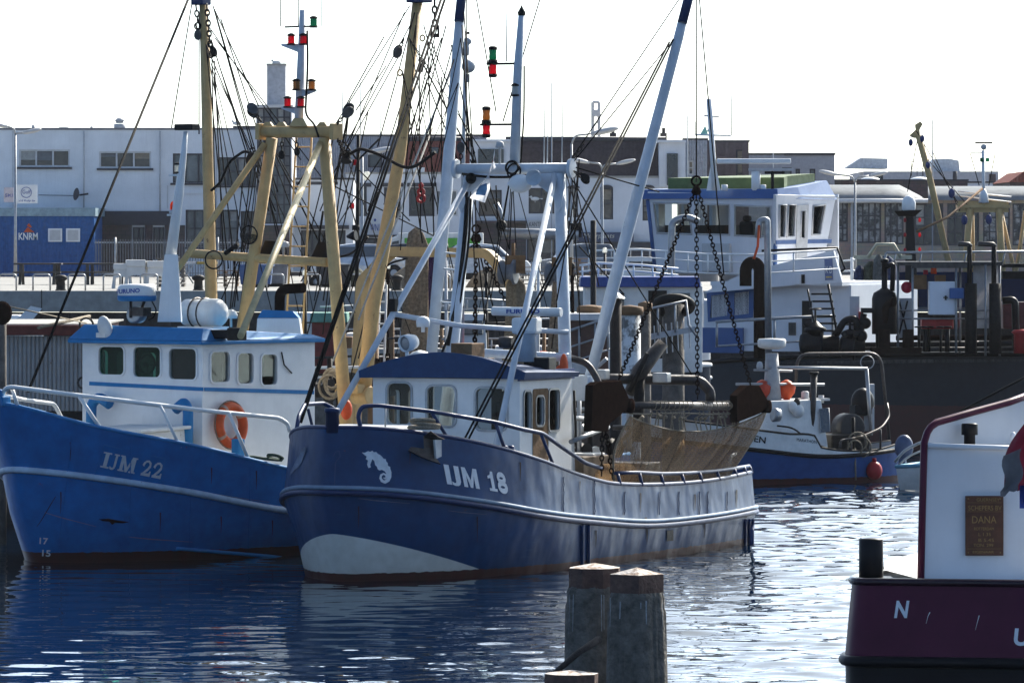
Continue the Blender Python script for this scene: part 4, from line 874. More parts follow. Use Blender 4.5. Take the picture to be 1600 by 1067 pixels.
part(wh2, 'blue_vent_pipe', MB().tube(arc_pts([C.pu(293, 705, uf + .3), C.pu(294, 640, uf + .25), C.pu(288, 628, uf + .25), C.pu(274, 640, uf + .25)], 6, .2), .085, 12), BLUE)
part(wh2, 'blue_vent_pipe', MB().tube(arc_pts([C.pu(142, 672, uf + .3), C.pu(143, 630, uf + .25), C.pu(155, 620, uf + .25), C.pu(172, 632, uf + .25)], 6, .2), .085, 12), BLUE)
part(wh2, 'wall_cable', MB().tube([C.pv(440, 550, vh + .02), C.pv(444, 570, vh + .02), C.pv(456, 583, vh + .02)], .012, 6), BLACK)
part(shp2, 'foredeck_hatch', MB().hexa([C(-1.0, .05, 1.6), C(-1.0, 1.25, 1.6), C(-2.15, 1.25, 1.6), C(-2.15, .05, 1.6)], [C(-1.05, .1, 2.02), C(-1.05, 1.2, 2.02), C(-2.15, 1.2, 2.06), C(-2.15, .1, 2.06)]), WHITE2, bevel=.02)
part(shp2, 'hatch_lid', MB().hexa([C(-.95, 0, 2.025), C(-.95, 1.3, 2.025), C(-2.2, 1.3, 2.065), C(-2.2, 0, 2.065)], [C(-.95, 0, 2.08), C(-.95, 1.3, 2.08), C(-2.2, 1.3, 2.12), C(-2.2, 0, 2.12)]), WHITE2, bevel=.02)
part(shp2, 'mooring_post', MB().box(C.pv(372, 700, 1.7), (.16, .16, .3), C.R), BLUE, bevel=.02)
# life ring
lc = C.pv(361, 664, vh + .12)
lr = thing('life_ring', 'orange life ring with pale bands hung on the white wheelhouse side', 'life ring', Frame(lc, C.ang))
lax = C.R @ V((0.02, 1, .06))
part(lr, 'ring', MB().torus(lc, lax, .295, .082, 36, 12), ORANGE)
for q in (.5, 2.1, 3.6, 5.2): part(lr, 'band', MB().torus(lc, lax, .295, .0845, 5, 12, q, q + .16), M('faded_band', (.5, .3, .22), .6, var=.2))
part(lr, 'grab_line', MB().torus(lc, lax, .39, .011, 32, 6), ROPE)
solo('mooring_rope', 'dark green mooring rope heaped on the bright blue bulwark rail', 'rope', MB().tube(arc_pts([R2(368, 716, 1, .1), R2(400, 713, 1, .1), R2(420, 717, 1, .05), R2(443, 719, 1, .05)], 5, .1), .025, 7).torus(R2(433, 714, 1, .05), (.2, .3, 1), .12, .025, 16, 7), M('green_rope', (.03, .07, .05), .9, var=.3, scale=30))
# white mast with beacon and lamps, forward on the roof
um = -2.9
mp = lambda x, y, u=um: C.pu(x, y, u)
m2 = part(shp2, 'white_mast', MB().hexa([mp(246, 503, um + .15), mp(283, 503, um + .15), mp(285, 503, um - .35), mp(250, 503, um - .35)], [mp(257, 398, um + .1), mp(278, 398, um + .1), mp(278, 398, um - .12), mp(259, 398, um - .12)])
          .tube([mp(267, 400), mp(280, 300), mp(287, 240), mp(290, 206)], [.09, .075, .05, .035], 12), WHITE)
part(m2, 'mast_head_lamp', MB().box(mp(292, 199), (.2, .38, .1), C.R), BLKP, bevel=.015)
part(m2, 'bracket', MB().box(mp(276, 274), (.12, .24, .03), C.R).box(mp(272, 336), (.12, .2, .03), C.R), WHITE)
nav_lamp(m2, mp(279, 263), .17, .07, LCLR)
bc = mp(271, 328); be = part(m2, 'beacon', MB().lathe(bc, (0, 0, 1), [(.07, -.08), (.07, -.01), (.05, 0)], 14), GREYP); part(be, 'beacon_dome', MB().lathe(bc, (0, 0, 1), [(.055, 0), (.055, .08), (.04, .12), (.01, .14)], 14), LORA)
part(m2, 'clamp', MB().torus(mp(277, 402), (0, 0, 1), .03, .008, 10, 5), GALV)
rc = C.pu(214, 458, -2.75)
rdm = part(shp2, 'radar_dome', MB().lathe(rc, (0, 0, 1), [(.2, -.13), (.31, -.1), (.31, .09), (.27, .14), (.1, .15), (.0, .15)], 28), WHITE)
part(rdm, 'blue_band', MB().lathe(rc, (0, 0, 1), [(.29, -.13), (.318, -.1), (.318, -.04), (.31, -.04)], 28), BLUE)
def cylhit(c, r):
    def f(x, y):
        p = C.pu(x, y, -2.75); dx = p.x - c.x; return V((p.x, c.y - math.sqrt(max(0, r * r - dx * dx)), p.z))
    return f
part(rdm, 'maker_lettering', text_mb('FURUNO', cylhit(rc, .318), (184, 459), (220, 457), (184, 452), offset=.03), MATS['blue_lettering'])
part(rdm, 'stand', MB().tube([rc - V((.1, 0, .13)), rc - V((.1, 0, .4))], .025, 8).tube([rc - V((-.12, 0, .13)), rc - V((-.02, 0, .4))], .025, 8).box(rc - V((-.05, 0, .3)), (.2, .3, .14), C.R), STEEL)
part(rdm, 'cable', MB().tube(arc_pts([mp(237, 470), mp(245, 485), mp(240, 496), mp(232, 500)], 5, .1), .012, 6), BLACK)
part(shp2, 'searchlight', MB().lathe(C.pu(214, 492, -2.8), C.R @ V((1, .1, 0)), [(.08, -.16), (.13, -.1), (.14, .1), (.1, .1)], 16), GALV)
hc = C.pu(164, 512, uf + .12); part(shp2, 'loudhailer', MB().sphere(hc, (.1, .13, .2), C.R @ Matrix.Rotation(.35, 3, 'X')).box(hc - V((.03, 0, .12)), (.12, .2, .08), C.R), WHITE2)
# liferaft canister on the roof
ra = C.pu(288, 488, -4.2); rb = C.pu(347, 490, -4.2)
lft = thing('life_raft_canister', 'white barrel-shaped life raft canister on the blue wheelhouse roof', 'life raft', Frame(ra.lerp(rb, .5) - V((0, 0, .25)), C.ang))
ax = (rb - ra).normalized(); Lr = (rb - ra).length
part(lft, 'canister', MB().lathe(ra, ax, [(.05, -.06), (.17, -.02), (.22, .06), (.22, Lr * .5), (.225, Lr * .5 + .01), (.24, Lr * .5 + .02), (.24, Lr - .1), (.19, Lr - .02), (.05, Lr + .04)], 22), WHITE2)
for q in (.34, .56): part(lft, 'strap', MB().torus(ra + ax * Lr * q, ax, .243, .014, 22, 5), STEEL)
part(lft, 'cradle', MB().box(ra.lerp(rb, .5) - V((0, 0, .26)), (.4, Lr * .95, .08), C.R), WHITE)
part(shp2, 'satellite_dome', MB().lathe(C.pu(361, 492, -4.6), (0, 0, 1), [(.02, -.2), (.02, -.06), (.1, -.06), (.11, 0), (.08, .06), (.02, .09)], 16), WHITE2)
# funnel casing and exhaust
fb = [C.pu(395, 600, -5.7), C.pu(482, 600, -5.7), C.pu(484, 598, -6.3), C.pu(402, 597, -6.3)]
ft = [C.pu(402, 497, -5.75), C.pu(467, 497, -5.75), C.pu(470, 497, -6.25), C.pu(408, 496, -6.25)]
fn = part(shp2, 'funnel_casing', MB().hexa(fb, ft), WHITE, bevel=.015)
ft2 = [C.pu(410, 484, -5.8), C.pu(457, 486, -5.8), C.pu(463, 487, -6.2), C.pu(413, 485, -6.2)]
part(fn, 'blue_top', MB().hexa([p + V((0, 0, .003)) for p in ft], ft2), BLUE, bevel=.01)
part(fn, 'exhaust_pipe', MB().tube(arc_pts([C.pu(437, 488, -6), C.pu(437, 452, -6), C.pu(474, 450, -6)], 8, .2), .085, 14), RUST)
# mustard gantry
ug = -6.5
g = lambda x, y, u=ug: C.pu(x, y, u)
gn = part(shp2, 'gantry', MB().tube([g(372, 560), g(425, 216)], [.105, .095], 12).tube([g(543, 690), g(507, 216)], [.11, .1], 12).tube([g(408, 206), g(526, 206)], .1, 14), YEL)
for x in (409, 525): part(gn, 'end_plate', MB().box(g(x, 206), (.26, .08, .27), C.R), YEL, bevel=.01)
part(gn, 'mast_foot', MB().hexa([g(451, 198, ug + .15), g(481, 198, ug + .15), g(481, 198, ug - .15), g(451, 198, ug - .15)], [g(459, 185, ug + .08), g(474, 185, ug + .08), g(474, 185, ug - .08), g(459, 185, ug - .08)]), YEL)
for x in (420, 441, 505): part(gn, 'lug_plate', MB().prism([g(x - 8, 197), g(x + 8, 197), g(x + 4, 191), g(x - 3, 191)], C.R @ V((.04, 0, 0))), YEL)
part(gn, 'forward_strut', MB().tube([g(414, 225, ug + .1), C.pv(278, 420, -1.5)], .055, 10), YEL)
part(gn, 'forward_strut', MB().tube([g(500, 225, ug + .1), C.pz(376, 525, 3.6)], .055, 10), M('pale_mustard_paint', (.55, .44, .24), .45, var=.15, streak=.4))
part(gn, 'cross_beam', MB().tube([g(297, 396, ug + .2), g(395, 403), g(512, 410)], .075, 12), YEL)
part(gn, 'work_floodlight', MB().hexa([g(404, 400, ug - .25), g(430, 402, ug - .25), g(430, 402, ug - .45), g(404, 400, ug - .45)], [g(414, 376, ug - .15), g(435, 377, ug - .15), g(435, 377, ug - .45), g(414, 376, ug - .45)]), BLKP)
part(gn, 'work_floodlight', MB().hexa([g(486, 402, ug - .3), g(516, 404, ug - .3), g(516, 404, ug - .5), g(486, 402, ug - .5)], [g(497, 378, ug - .2), g(529, 379, ug - .2), g(529, 379, ug - .5), g(497, 378, ug - .5)]), BLKP)
part(gn, 'satellite_dome', MB().lathe(g(443, 383), (0, 0, 1), [(.02, -.2), (.02, -.04), (.09, -.04), (.1, 0), (.08, .05), (.02, .07)], 16), GREYP)
part(gn, 'ladder', MB().tube([g(463, 215, ug - .5), g(446, 530, ug - .5)], .018, 6).tube([g(487, 215, ug - .5), g(472, 545, ug - .5)], .018, 6), YEL)
for k in range(10):
    y = 230 + k * 31; part(gn, 'ladder_rung', MB().tube([g(462 - k * 1.7, y, ug - .5), g(486 - k * 1.55, y, ug - .5)], .013, 6), YEL)
# light mast on the gantry
lm = part(shp2, 'light_mast', MB().tube([g(467, 186), g(473, 16)], [.075, .05], 12), M('grey_white_paint', (.6, .62, .66), .45, var=.1))
part(lm, 'crossbar', MB().box(g(470, 42), (.03, .68, .03), C.R), DKIRON)
for px, py in ((449, 69), (474, 69), (449, 167), (471, 167), (487, 140)):
    s = 1 if px > 480 else -1
    part(lm, 'bracket', MB().prism([g(469, py), g(px - 8 * 1, py) if s < 0 else g(px + 8, py), g(px - 8, py + 3) if s < 0 else g(px + 8, py + 3), g(469, py + 14)], C.R @ V((.03, 0, 0))), MATS['grey_white_paint'])
for px, py, l in ((455, 62, LRED), (474, 62, LRED), (490, 35, LGRN), (487, 133, LAMB), (463, 133, LAMB), (449.5, 160, LRED), (470, 160, LRED)):
    nav_lamp(lm, g(px, py, ug + .12), .19, .062, l)
for x, y0, y1 in ((438, 42, -5), (503, 42, -5), (466, 42, -5)): part(lm, 'whip_antenna', MB().tube([g(x, y0), g(x, y1)], .01, 6), DKIRON)
cable(lm, [g(480, 48, ug + .08), g(481, 100, ug + .08), g(477, 180, ug + .08), g(492, 195, ug + .1), g(498, 215, ug + .1)], .018, m=BLACK)
# derricks
ud = -7.2
e1 = part(shp2, 'derrick', MB().tube([C.pu(334, 600, ud), C.pu(330, 470, ud), C.pu(322, 135, ud - .6), C.pu(317, -30, ud - .8)], [.1, .105, .088, .072], 14), YEL)
part(e1, 'derrick_head', MB().box(C.pu(314, 3, ud - .7), (.25, .26, .12), C.R), NAVY, bevel=.02)
e2 = part(shp2, 'derrick', MB().tube([C.pu(568, 616, ud), C.pu(582, 480, ud), C.pu(625, 240, ud - .5), C.pu(655, -20, ud - .9)], [.12, .125, .1, .085], 14), YEL)
part(e2, 'derrick_head', MB().box(C.pu(655, 0, ud - .8), (.3, .34, .1), C.R), NAVY, bevel=.02)
part(e2, 'heel_bracket', MB().box(C.pu(551, 607, ud + .1), (.35, .5, .16), C.R).lathe(C.pu(568, 618, ud), C.R @ V((0, 1, 0)), [(.16, -.16), (.16, .16)], 14), YEL, bevel=.02)
for x, y in ((625, 114), (660, 60)): part(e2, 'lug', MB().torus(C.pu(x, y, ud - .6), C.R @ V((1, 0, 0)), .05, .016, 12, 6), YEL)
# aft gallows
ur = -11.0
r = lambda x, y: C.pu(x, y, ur)
part(shp2, 'aft_gallows', MB().tube(arc_pts([r(553, 690), r(566, 440), r(612, 393), r(764, 396), r(800, 440), r(812, 640)], 3, .12), .115, 4), YEL)
cable(shp2, [C.pu(573, 600, ur + .2), C.pu(579, 470, ur + .2), C.pu(585, 436, ur + .2), C.pu(606, 412, ur + .2), C.pu(636, 404, ur + .2)], .02)
lad = part(shp2, 'aft_ladder', MB().tube([r(594, 445), r(587, 640)], .02, 6).tube([r(604, 445), r(598, 640)], .02, 6), WHITE2)
for k in range(11): part(lad, 'rung', MB().tube([r(594 - k * .6, 455 + 17 * k), r(604 - k * .6, 455 + 17 * k)], .014, 6), WHITE2)
# rigging
def w2(a, b, u1=None, u2=None):
    u1 = ud - .7 if u1 is None else u1
    return C.pu(*a, u1), C.pu(*b, u1 if u2 is None else u2)
wires(shp2, [(C.pu(297, -8, ud - .7), C.pu(44, 612, .1))], .022)
wires(shp2, [w2((333, 10), (396, 238)), w2((335, 15), (404, 166), None, ug), w2((330, 62), (384, 236)), w2((331, 85), (341, 560)), w2((335, 95), (357, 566)), w2((311, 20), (311, 210)),
             w2((345, 30), (434, 300)), w2((338, 25), (455, 430)), w2((334, 120), (372, 470)),
             w2((600, 58), (540, 166), None, ug), w2((603, 104), (556, 173), None, ug), w2((632, 20), (500, 330)), w2((640, 10), (458, 300)), w2((641, 40), (530, 245)), w2((622, 90), (505, 300)), w2((575, 175), (520, 430)),
             w2((655, 70), (657, 355)), w2((668, 60), (678, 370)), w2((672, 62), (742, 240)), w2((662, 40), (700, 180)), w2((680, 70), (640, 250)), w2((712, 55), (654, 270)), w2((642, 250), (660, 380)),
             w2((384, 236), (352, 560)), w2((396, 238), (366, 480)), w2((405, 240), (440, 400)), w2((540, 240), (505, 470)), w2((553, 250), (470, 560)), w2((560, 265), (640, 345)), w2((543, 180), (505, 380)), w2((600, 240), (470, 440)), w2((500, 280), (700, 380), ug, -9), w2((590, 300), (545, 470)),
             w2((300, 5), (268, 200)), w2((325, 40), (470, 250)), w2((336, 60), (520, 300)), w2((345, 110), (420, 330)), w2((648, 20), (590, 230)), w2((650, 40), (612, 300)), w2((690, 60), (600, 320)), w2((705, 70), (760, 330)), w2((668, 130), (735, 300)), w2((640, 120), (575, 330)), w2((690, 120), (690, 330)), w2((655, 90), (745, 260)), w2((530, 255), (575, 420)), w2((420, 300), (345, 470)), w2((690, 15), (545, 600)), w2((697, 40), (560, 560))], .011)
wires(shp2, [w2((722, 70), (520, 565), -8, -6), w2((676, 200), (560, 500), -8, -6)], .016, M('pale_rope', (.5, .47, .42), .9, var=.2, scale=30))
part(shp2, 'chain', MB().chain(C.pu(306, 8, ud - .6), C.pu(310, 45, ud - .6), .12, 0, .016), DKIRON)
part(shp2, 'chain', MB().chain(C.pu(323, 8, ud - .6), C.pu(330, 90, ud - .6), .12, 0, .016), DKIRON)
PB = M('dark_grey_block_paint', (.09, .095, .1), .55, var=.3, rust=.3)
gp = 'pulley blocks hanging in the rigging of the bright blue cutter'
for lab, a, b, wd, m in (
    ('dark block shackled to the left end of the mustard gantry', g(408, 190), g(394, 172), .17, PB),
    ('dark block shackled to the right end of the mustard gantry', g(526, 195), g(545, 172), .17, PB),
    ('narrow block left of the tall mustard pole, below its navy head', C.pu(309, 36, ud - .6), C.pu(309, 56, ud - .6), .13, PB),
    ('slanting block on chain right of the tall mustard pole', C.pu(326, 62, ud - .6), C.pu(334, 82, ud - .6), .12, DKIRON),
    ('black block in the wires left of the mustard gantry leg', C.pu(395, 232, ud), C.pu(392, 250, ud), .17, BLKP),
    ('black block in the wires right of the mustard gantry leg', g(528, 218), C.pu(541, 246, ud), .19, BLKP),
    ('left small block under the mustard gantry beam', g(441, 216), g(440, 243), .11, DKIRON),
    ('second small block under the mustard gantry beam', g(463, 216), g(464, 238), .1, DKIRON),
    ('block hanging left of the slanting mustard pole top', C.pu(631, 62, ud - .7), C.pu(621, 82, ud - .7), .15, PB),
    ('block low on the slanting wire right of the mustard pole', C.pu(662, 95, ud - .7), C.pu(657, 108, ud - .7), .1, DKIRON)):
    pulley('pulley_block', lab, a, b, wd, m, gp)
ch = thing('chain_shackle', 'heavy chain with square shackle hanging right of slanting mustard pole', 'chain', Frame(C.pu(679, 60, ud - .7), C.ang))
part(ch, 'chain', MB().chain(C.pu(679, 0, ud - .7), C.pu(679, 42, ud - .7), .13, 0, .02), DKIRON)
part(ch, 'shackle_frame', MB().tube([C.pu(674, 41, ud - .7), C.pu(674, 58, ud - .7), C.pu(685, 58, ud - .7), C.pu(685, 41, ud - .7)], .022, 6, closed=True).box(C.pu(679.5, 56, ud - .7), (.1, .12, .06), C.R), DKIRON)
hk = C.pu(658, 300, ud - .5)
solo('swivel_hook', 'small red swivel hook hanging on a wire before white houses', 'hook', MB().torus(hk, (0, 1, .2), .05, .024, 14, 7).torus(hk - V((0, 0, .11)), (0, 1, -.2), .06, .026, 14, 7).lathe(hk + V((0, 0, .06)), (0, 0, 1), [(.03, 0), (.05, .05), (.02, .1)], 10), REDP)
# hose loops in the rigging, landing net
cable(shp2, [C.pu(330, 298, ud), C.pu(345, 285, ud), C.pu(358, 252, ud), C.pu(382, 236, ud), C.pu(393, 240, ud)], .025, m=BLACK)
cable(shp2, [C.pu(548, 240, ud), C.pu(562, 232, ud), C.pu(590, 240, ud), C.pu(640, 268, ud), C.pu(680, 238, ud)], .028, m=BLACK)
cable(shp2, [C.pu(505, 330, ud), C.pu(497, 380, ud), C.pu(520, 403, ud), C.pu(550, 398, ud), C.pu(575, 370, ud)], .02, m=BLACK)
ln = thing('hoop_net', 'black hoop net tied in the rigging left of the gantry', 'hoop net', Frame(g(370, 375), C.ang))
q = g(389, 367, ug + .3); part(ln, 'hoop', MB().torus(q, C.R @ V((1, .3, 0)), .15, .014, 22, 6).torus(g(334, 406, ug + .3), C.R @ V((1, .4, 0)), .15, .014, 22, 6), BLACK)
part(ln, 'handle', MB().tube([g(372, 382, ug + .3), g(352, 396, ug + .3)], .04, 8), BLACK)
part(ln, 'mesh_bag', MB().lathe(q, C.R @ V((.2, 0, -1)), [(.15, 0), (.1, .1), (.03, .16)], 14), net_mat('black_netting', (.03, .03, .03), .42, 50))
solo('rope_coil', 'grey-brown rope hanks hung on the slanting mustard derrick foot', 'rope coil', MB().torus(C.pu(518, 592, ud + .3), C.R @ V((1, .1, 0)), .16, .03, 20, 6).torus(C.pu(520, 600, ud + .35), C.R @ V((1, -.1, 0)), .18, .03, 20, 6).torus(C.pu(515, 604, ud + .4), C.R @ V((1, .2, 0)), .2, .025, 20, 6).torus(C.pu(521, 598, ud + .4), C.R @ V((1, -.2, .1)), .2, .03, 20, 6), ROPE)
# net reel and fenders aft
solo('fender', 'small orange fender seen between the two cutters', 'fender', MB().sphere(C.pu(541, 640, -6.2), (.1, .1, .17)), ORANGE)

# more running rigging between the spars of the two cutters
rnd2 = random.Random(5)
for k in range(30):
    x0, y0 = rnd2.choice([(322, 70), (330, 100), (410, 200), (525, 200), (628, 110), (640, 60), (652, 20), (600, 330), (545, 178)])
    x1 = x0 + rnd2.uniform(-60, 150); y1 = y0 + rnd2.uniform(180, 420)
    if y1 > 600 or x1 < 320: continue
    wires(shp2, [(C.pu(x0, y0, ud - .4), C.pu(x1, y1, ud - rnd2.uniform(-.6, 1.2)))], .007 + .004 * rnd2.random())
for k in range(16):
    x0, y0 = rnd2.choice([(720, 60), (716, 130), (735, 265), (884, 268), (893, 262), (800, 262)])
    x1 = x0 + rnd2.uniform(-70, 60); y1 = y0 + rnd2.uniform(120, 300)
    if y1 > 545: continue
    wires(ship, [(B.pu(x0, y0, -6.6), B.pu(x1, y1, -6.8 - rnd2.random()))], .007 + .003 * rnd2.random())
# ================================================================ mooring dolphins in front
POST = M('mossy_dolphin_timber', (.175, .155, .13), .95, var=.4, scale=13, streak=.9, bump=.3, col2=(.06, .056, .045), bscale=30, spec=.2)
CAPM = M('stained_cap_timber', (.14, .08, .058), .8, var=.5, scale=9, streak=.5, bump=.15, col2=(.06, .035, .03))
TOPM = M('droppings_on_cap', (.62, .56, .5), .9, var=.3, scale=16, bump=.2, col2=(.3, .2, .14), lo=.45, hi=.62)
DRIP = M('white_droppings', (.4, .42, .42), .9, var=.3, scale=20)
def mooring_post(label, px, ycap, D, wpx, sides, rot, peak, seed, group='mooring posts standing in the water'):
    rnd = random.Random(seed); top = W(px, ycap, D); s = D / FPX; r = wpx / 2 * s
    t = thing('mooring_post', label, 'mooring post', V((top.x, D, -1.5)), group)
    h = top.z - 30 * s; rows = []; nr = 120
    cr = [(rnd.uniform(0, 2 * PI), rnd.uniform(.015, .05), rnd.uniform(.02, .07), rnd.uniform(0, 6)) for _ in range(26)]
    zs_ = [-1.5, 0, 1.2] + list(np.linspace(1.6, h - .13, 26)) + [h - .10, h - .03, h + .01]
    for z in zs_:
        k = min(1.3, 1.04 + .11 * (h - z)); k = k if z < h - .11 else (1.0 if z < h else .93); row = []
        for i in range(nr + 1):
            a = 2 * PI * (i % nr) / nr; q = 1 + .03 * math.cos(4 * a - rot * 4) + .012 * math.sin(5 * a + seed) + .008 * math.sin(17 * a + z * 1.3)
            for c_, w_, d_, f_ in cr:
                da = (a - c_ - .05 * math.sin(z * 6 + f_) + PI) % (2 * PI) - PI
                q -= d_ * math.exp(-(da / w_) ** 2) * (.6 + .4 * math.sin(z * 2 + f_))
            row.append(V((top.x + math.cos(a) * r * k * q, D + math.sin(a) * r * k * q, z)))
        rows.append(row)
    part(t, 'timber', MB().grid(rows), POST)
    ring = [V((top.x + math.cos(rot + 2 * PI * i / sides) * r * 1.0, D + math.sin(rot + 2 * PI * i / sides) * r, 0)) for i in range(sides)]
    lo = [p + V((0, 0, h)) for p in ring]; hi = [p + V((0, 0, top.z)) for p in ring]; ap = V((top.x, D, top.z + peak * s))
    cp = part(t, 'cap', MB().add(lo + hi, [tuple(range(sides))[::-1]] + [(i, (i + 1) % sides, sides + (i + 1) % sides, sides + i) for i in range(sides)]), CAPM)
    part(cp, 'cap_top', MB().add([p + V((0, 0, .002)) for p in hi] + [ap], [(i, (i + 1) % sides, sides) for i in range(sides)]), TOPM)
    for k in range(5):
        a = -PI / 2 + rnd.uniform(-1.2, 1.2); n = V((math.cos(a), math.sin(a), 0)); L = rnd.uniform(.04, .3); w = rnd.uniform(.002, .006); e = V((-n.y, n.x, 0)) * w
        q = V((top.x, D, 0)) + n * (r * 1.07)
        z1 = h - .02 - rnd.uniform(0, .05)
        part(t, 'dropping_streak', MB().add([q - e + V((0, 0, z1)), q + e + V((0, 0, z1)), q + n * .006 + e * .6 + V((0, 0, z1 - L)), q + n * .006 - e * .6 + V((0, 0, z1 - L))], [(0, 1, 2, 3)]), DRIP)
    return t
mooring_post('square-capped mooring post with white-stained top, right of its pair', 995, 897, 40.0, 84, 4, PI / 2 + .05, 11, 3)
mooring_post('eight-sided mooring post with stained cap, left of its pair', 929, 887, 40.6, 84, 8, .3, 8, 5)
mooring_post('low mooring post stump in front of the tall pair', 893, 1052, 39.2, 86, 8, .2, 6, 9)
solo('mooring_rope', 'dark rope slanting across the front of the two tall posts', 'rope', MB().tube([W(866, 1052, 39.5), W(905, 1018, 39.45), W(936, 999, 39.6)], [.02, .022, .028], 10), ROPED)

# ================================================================ maroon barge on the right
E0 = Frame(W(1318, 905, 46) - V((0, 0, 0)), 0); E0.o.z = 0
barge = thing('inland_barge', 'maroon barge stern with white bulwark and a brown name plate', 'barge', E0)
zr = W(0, 908, 46).z
def plan(inset, z0, z1, c=0):
    """corner on the left, near side to the right, far side back-right"""
    pts = []
    A = V((1.9, 7.2, 0)); O = V((0, 0, 0)); Bq = V((2.2, -.45, 0))
    path = [A, A * .5, A * .12 + V((-.0, 0, 0))]
    for k in range(9):
        t = k / 8; path.append(A * .1 * (1 - t) ** 2 + V((-.035, -.07, 0)) * 2 * t * (1 - t) * 2.0 + Bq * .13 * t * t)
    path += [Bq * .3, Bq * .6, Bq]
    c0 = V((1.1, 2.4, 0))
    return [E0.o + p + (p - c0).normalized() * inset + V((0, 0, z0)) for p in path]
zs = W(0, 1030, 46).z
part(barge, 'hull', MB().grid([plan(0, zr, 0), plan(.02, zr - .08, 0), plan(.085, (zr + zs) / 2, 0), plan(.165, zs, 0)]), MAROON)
low = part(barge, 'lower_hull', MB().grid([plan(.15, zs - .0, 0), plan(.13, zs - .6, 0), plan(.0, -.5, 0)]), BLKP)
part(barge, 'rub_rail', MB().tube(plan(.18, zs, 0), .045, 10), BLKP)
part(barge, 'cap_rail', MB().tube(plan(.0, zr, 0), .032, 10), MATS['dark_maroon'] if 'dark_maroon' in MATS else M('dark_maroon', (.03, .012, .02), .2))
pl = plan(-.01, zr - .03, 0); part(barge, 'deck', MB().add(pl + [V((pl[-1].x, pl[0].y, pl[0].z))], [tuple(range(len(pl) + 1))]), GREYP)
hb = MB().grid([plan(.0, zr, 0), plan(.02, zr - .08, 0), plan(.085, (zr + zs) / 2, 0), plan(.165, zs, 0)]); tb = BVHTree.FromPolygons(hb.v, hb.f)
def hitb(x, y, off=.006):
    d = rayd(x, y).normalized(); l, n, i, q = tb.ray_cast(CAM, d)
    if l is None: return W(x, y, 45.8)
    return l - d * off
part(barge, 'name_letter', text_mb('N', hitb, (1397, 965), (1417, 965), (1401, 938), offset=.03), LET)
part(barge, 'name_letter', text_mb('U', hitb, (1583, 1008), (1606, 1009), (1586, 981), offset=.035), LET)
for pts in ([(1453, 956, 1.6), (1450, 962, .8), (1447, 974, .3)], [(1530, 961, 1.4), (1527, 972, .7), (1524, 984, .3)]): part(barge, 'scrape', poly_mb(strip_poly(pts), hitb), MATS['white_lettering'])
# bollard at the corner
bp = W(1361, 905, 46.4); s46 = 46.4 / FPX
part(barge, 'bollard', MB().lathe(bp, (0, 0, 1), [(19 * s46, -.05), (19 * s46, 62 * s46), (17 * s46, 64 * s46), (.01, 65 * s46)], 24).box(bp + V((.02, 0, .01)), (.3, .24, .02)), BLKP)
# white raised poop: near wall with lip, side bulwark running back with maroon edge
DW = 46.8; ww = lambda x, y, d=DW: W(x, y, d)
off_ = V((0, .08, 0))
BW = M('barge_white_paint', (.7, .71, .72), .35, var=.06, streak=.15, scale=2, bump=.02)
part(barge, 'poop_wall', MB().prism([ww(1440, 912), ww(1446, 696), ww(1640, 702), ww(1640, 924)], off_), BW)
part(barge, 'poop_lip', MB().tube([ww(1450, 696, DW - .03), ww(1640, 702, DW - .03)], .022, 8), BW)
far = lambda t, y: W(1445 + 185 * t, y, DW + .05 + .95 * t)
top = [far(0, 688), far(.02, 676), far(.05, 667), far(.1, 660), far(.4, 644), far(.7, 629), far(1, 609)]
botm = [far(t, 702 - 8 * t) for t in (0, .02, .05, .1, .4, .7, 1)]
part(barge, 'side_bulwark', MB().grid([[p for p in top], botm], False), BW)
part(barge, 'maroon_edge', MB().tube([ww(1438.5, 914), ww(1441, 800), ww(1444, 692)] + top[1:], .03, 10), MAROON)
dk = [ww(1446, 697, DW + .05), ww(1640, 703, DW + .05), far(1, 691), far(.1, 697)]
part(barge, 'poop_deck', MB().add(dk, [(0, 1, 2, 3)]), M('barge_deck_grey', (.45, .46, .48), .6, var=.1))
bb = W(1515, 694, DW + .25); part(barge, 'deck_bollard', MB().lathe(bb, (0, 0, 1), [(9 * s46, -.02), (9 * s46, 15 * s46), (13 * s46, 15 * s46), (13 * s46, 31 * s46), (12 * s46, 33 * s46), (.01, 33.5 * s46)], 22), BLKP)
for x in (1583,):
    part(barge, 'white_bollard', MB().lathe(W(x, 694, DW + .4), (0, 0, 1), [(.03, -.05), (.025, .03), (.03, .05), (.02, .09), (.01, .1)], 12), BW)
part(barge, 'white_bollard', MB().lathe(W(1467, 697, DW + .3), (0, 0, 1), [(.02, -.02), (.02, .03), (.01, .05)], 12), BW)
part(barge, 'low_bulwark', MB().prism([W(1382, 890, 46.9), W(1440, 905, 46.9), W(1440, 862, 48.2), W(1382, 876, 48.2)], (0, .05, 0)), M('grey_bulwark', (.5, .5, .48), .5, var=.1))
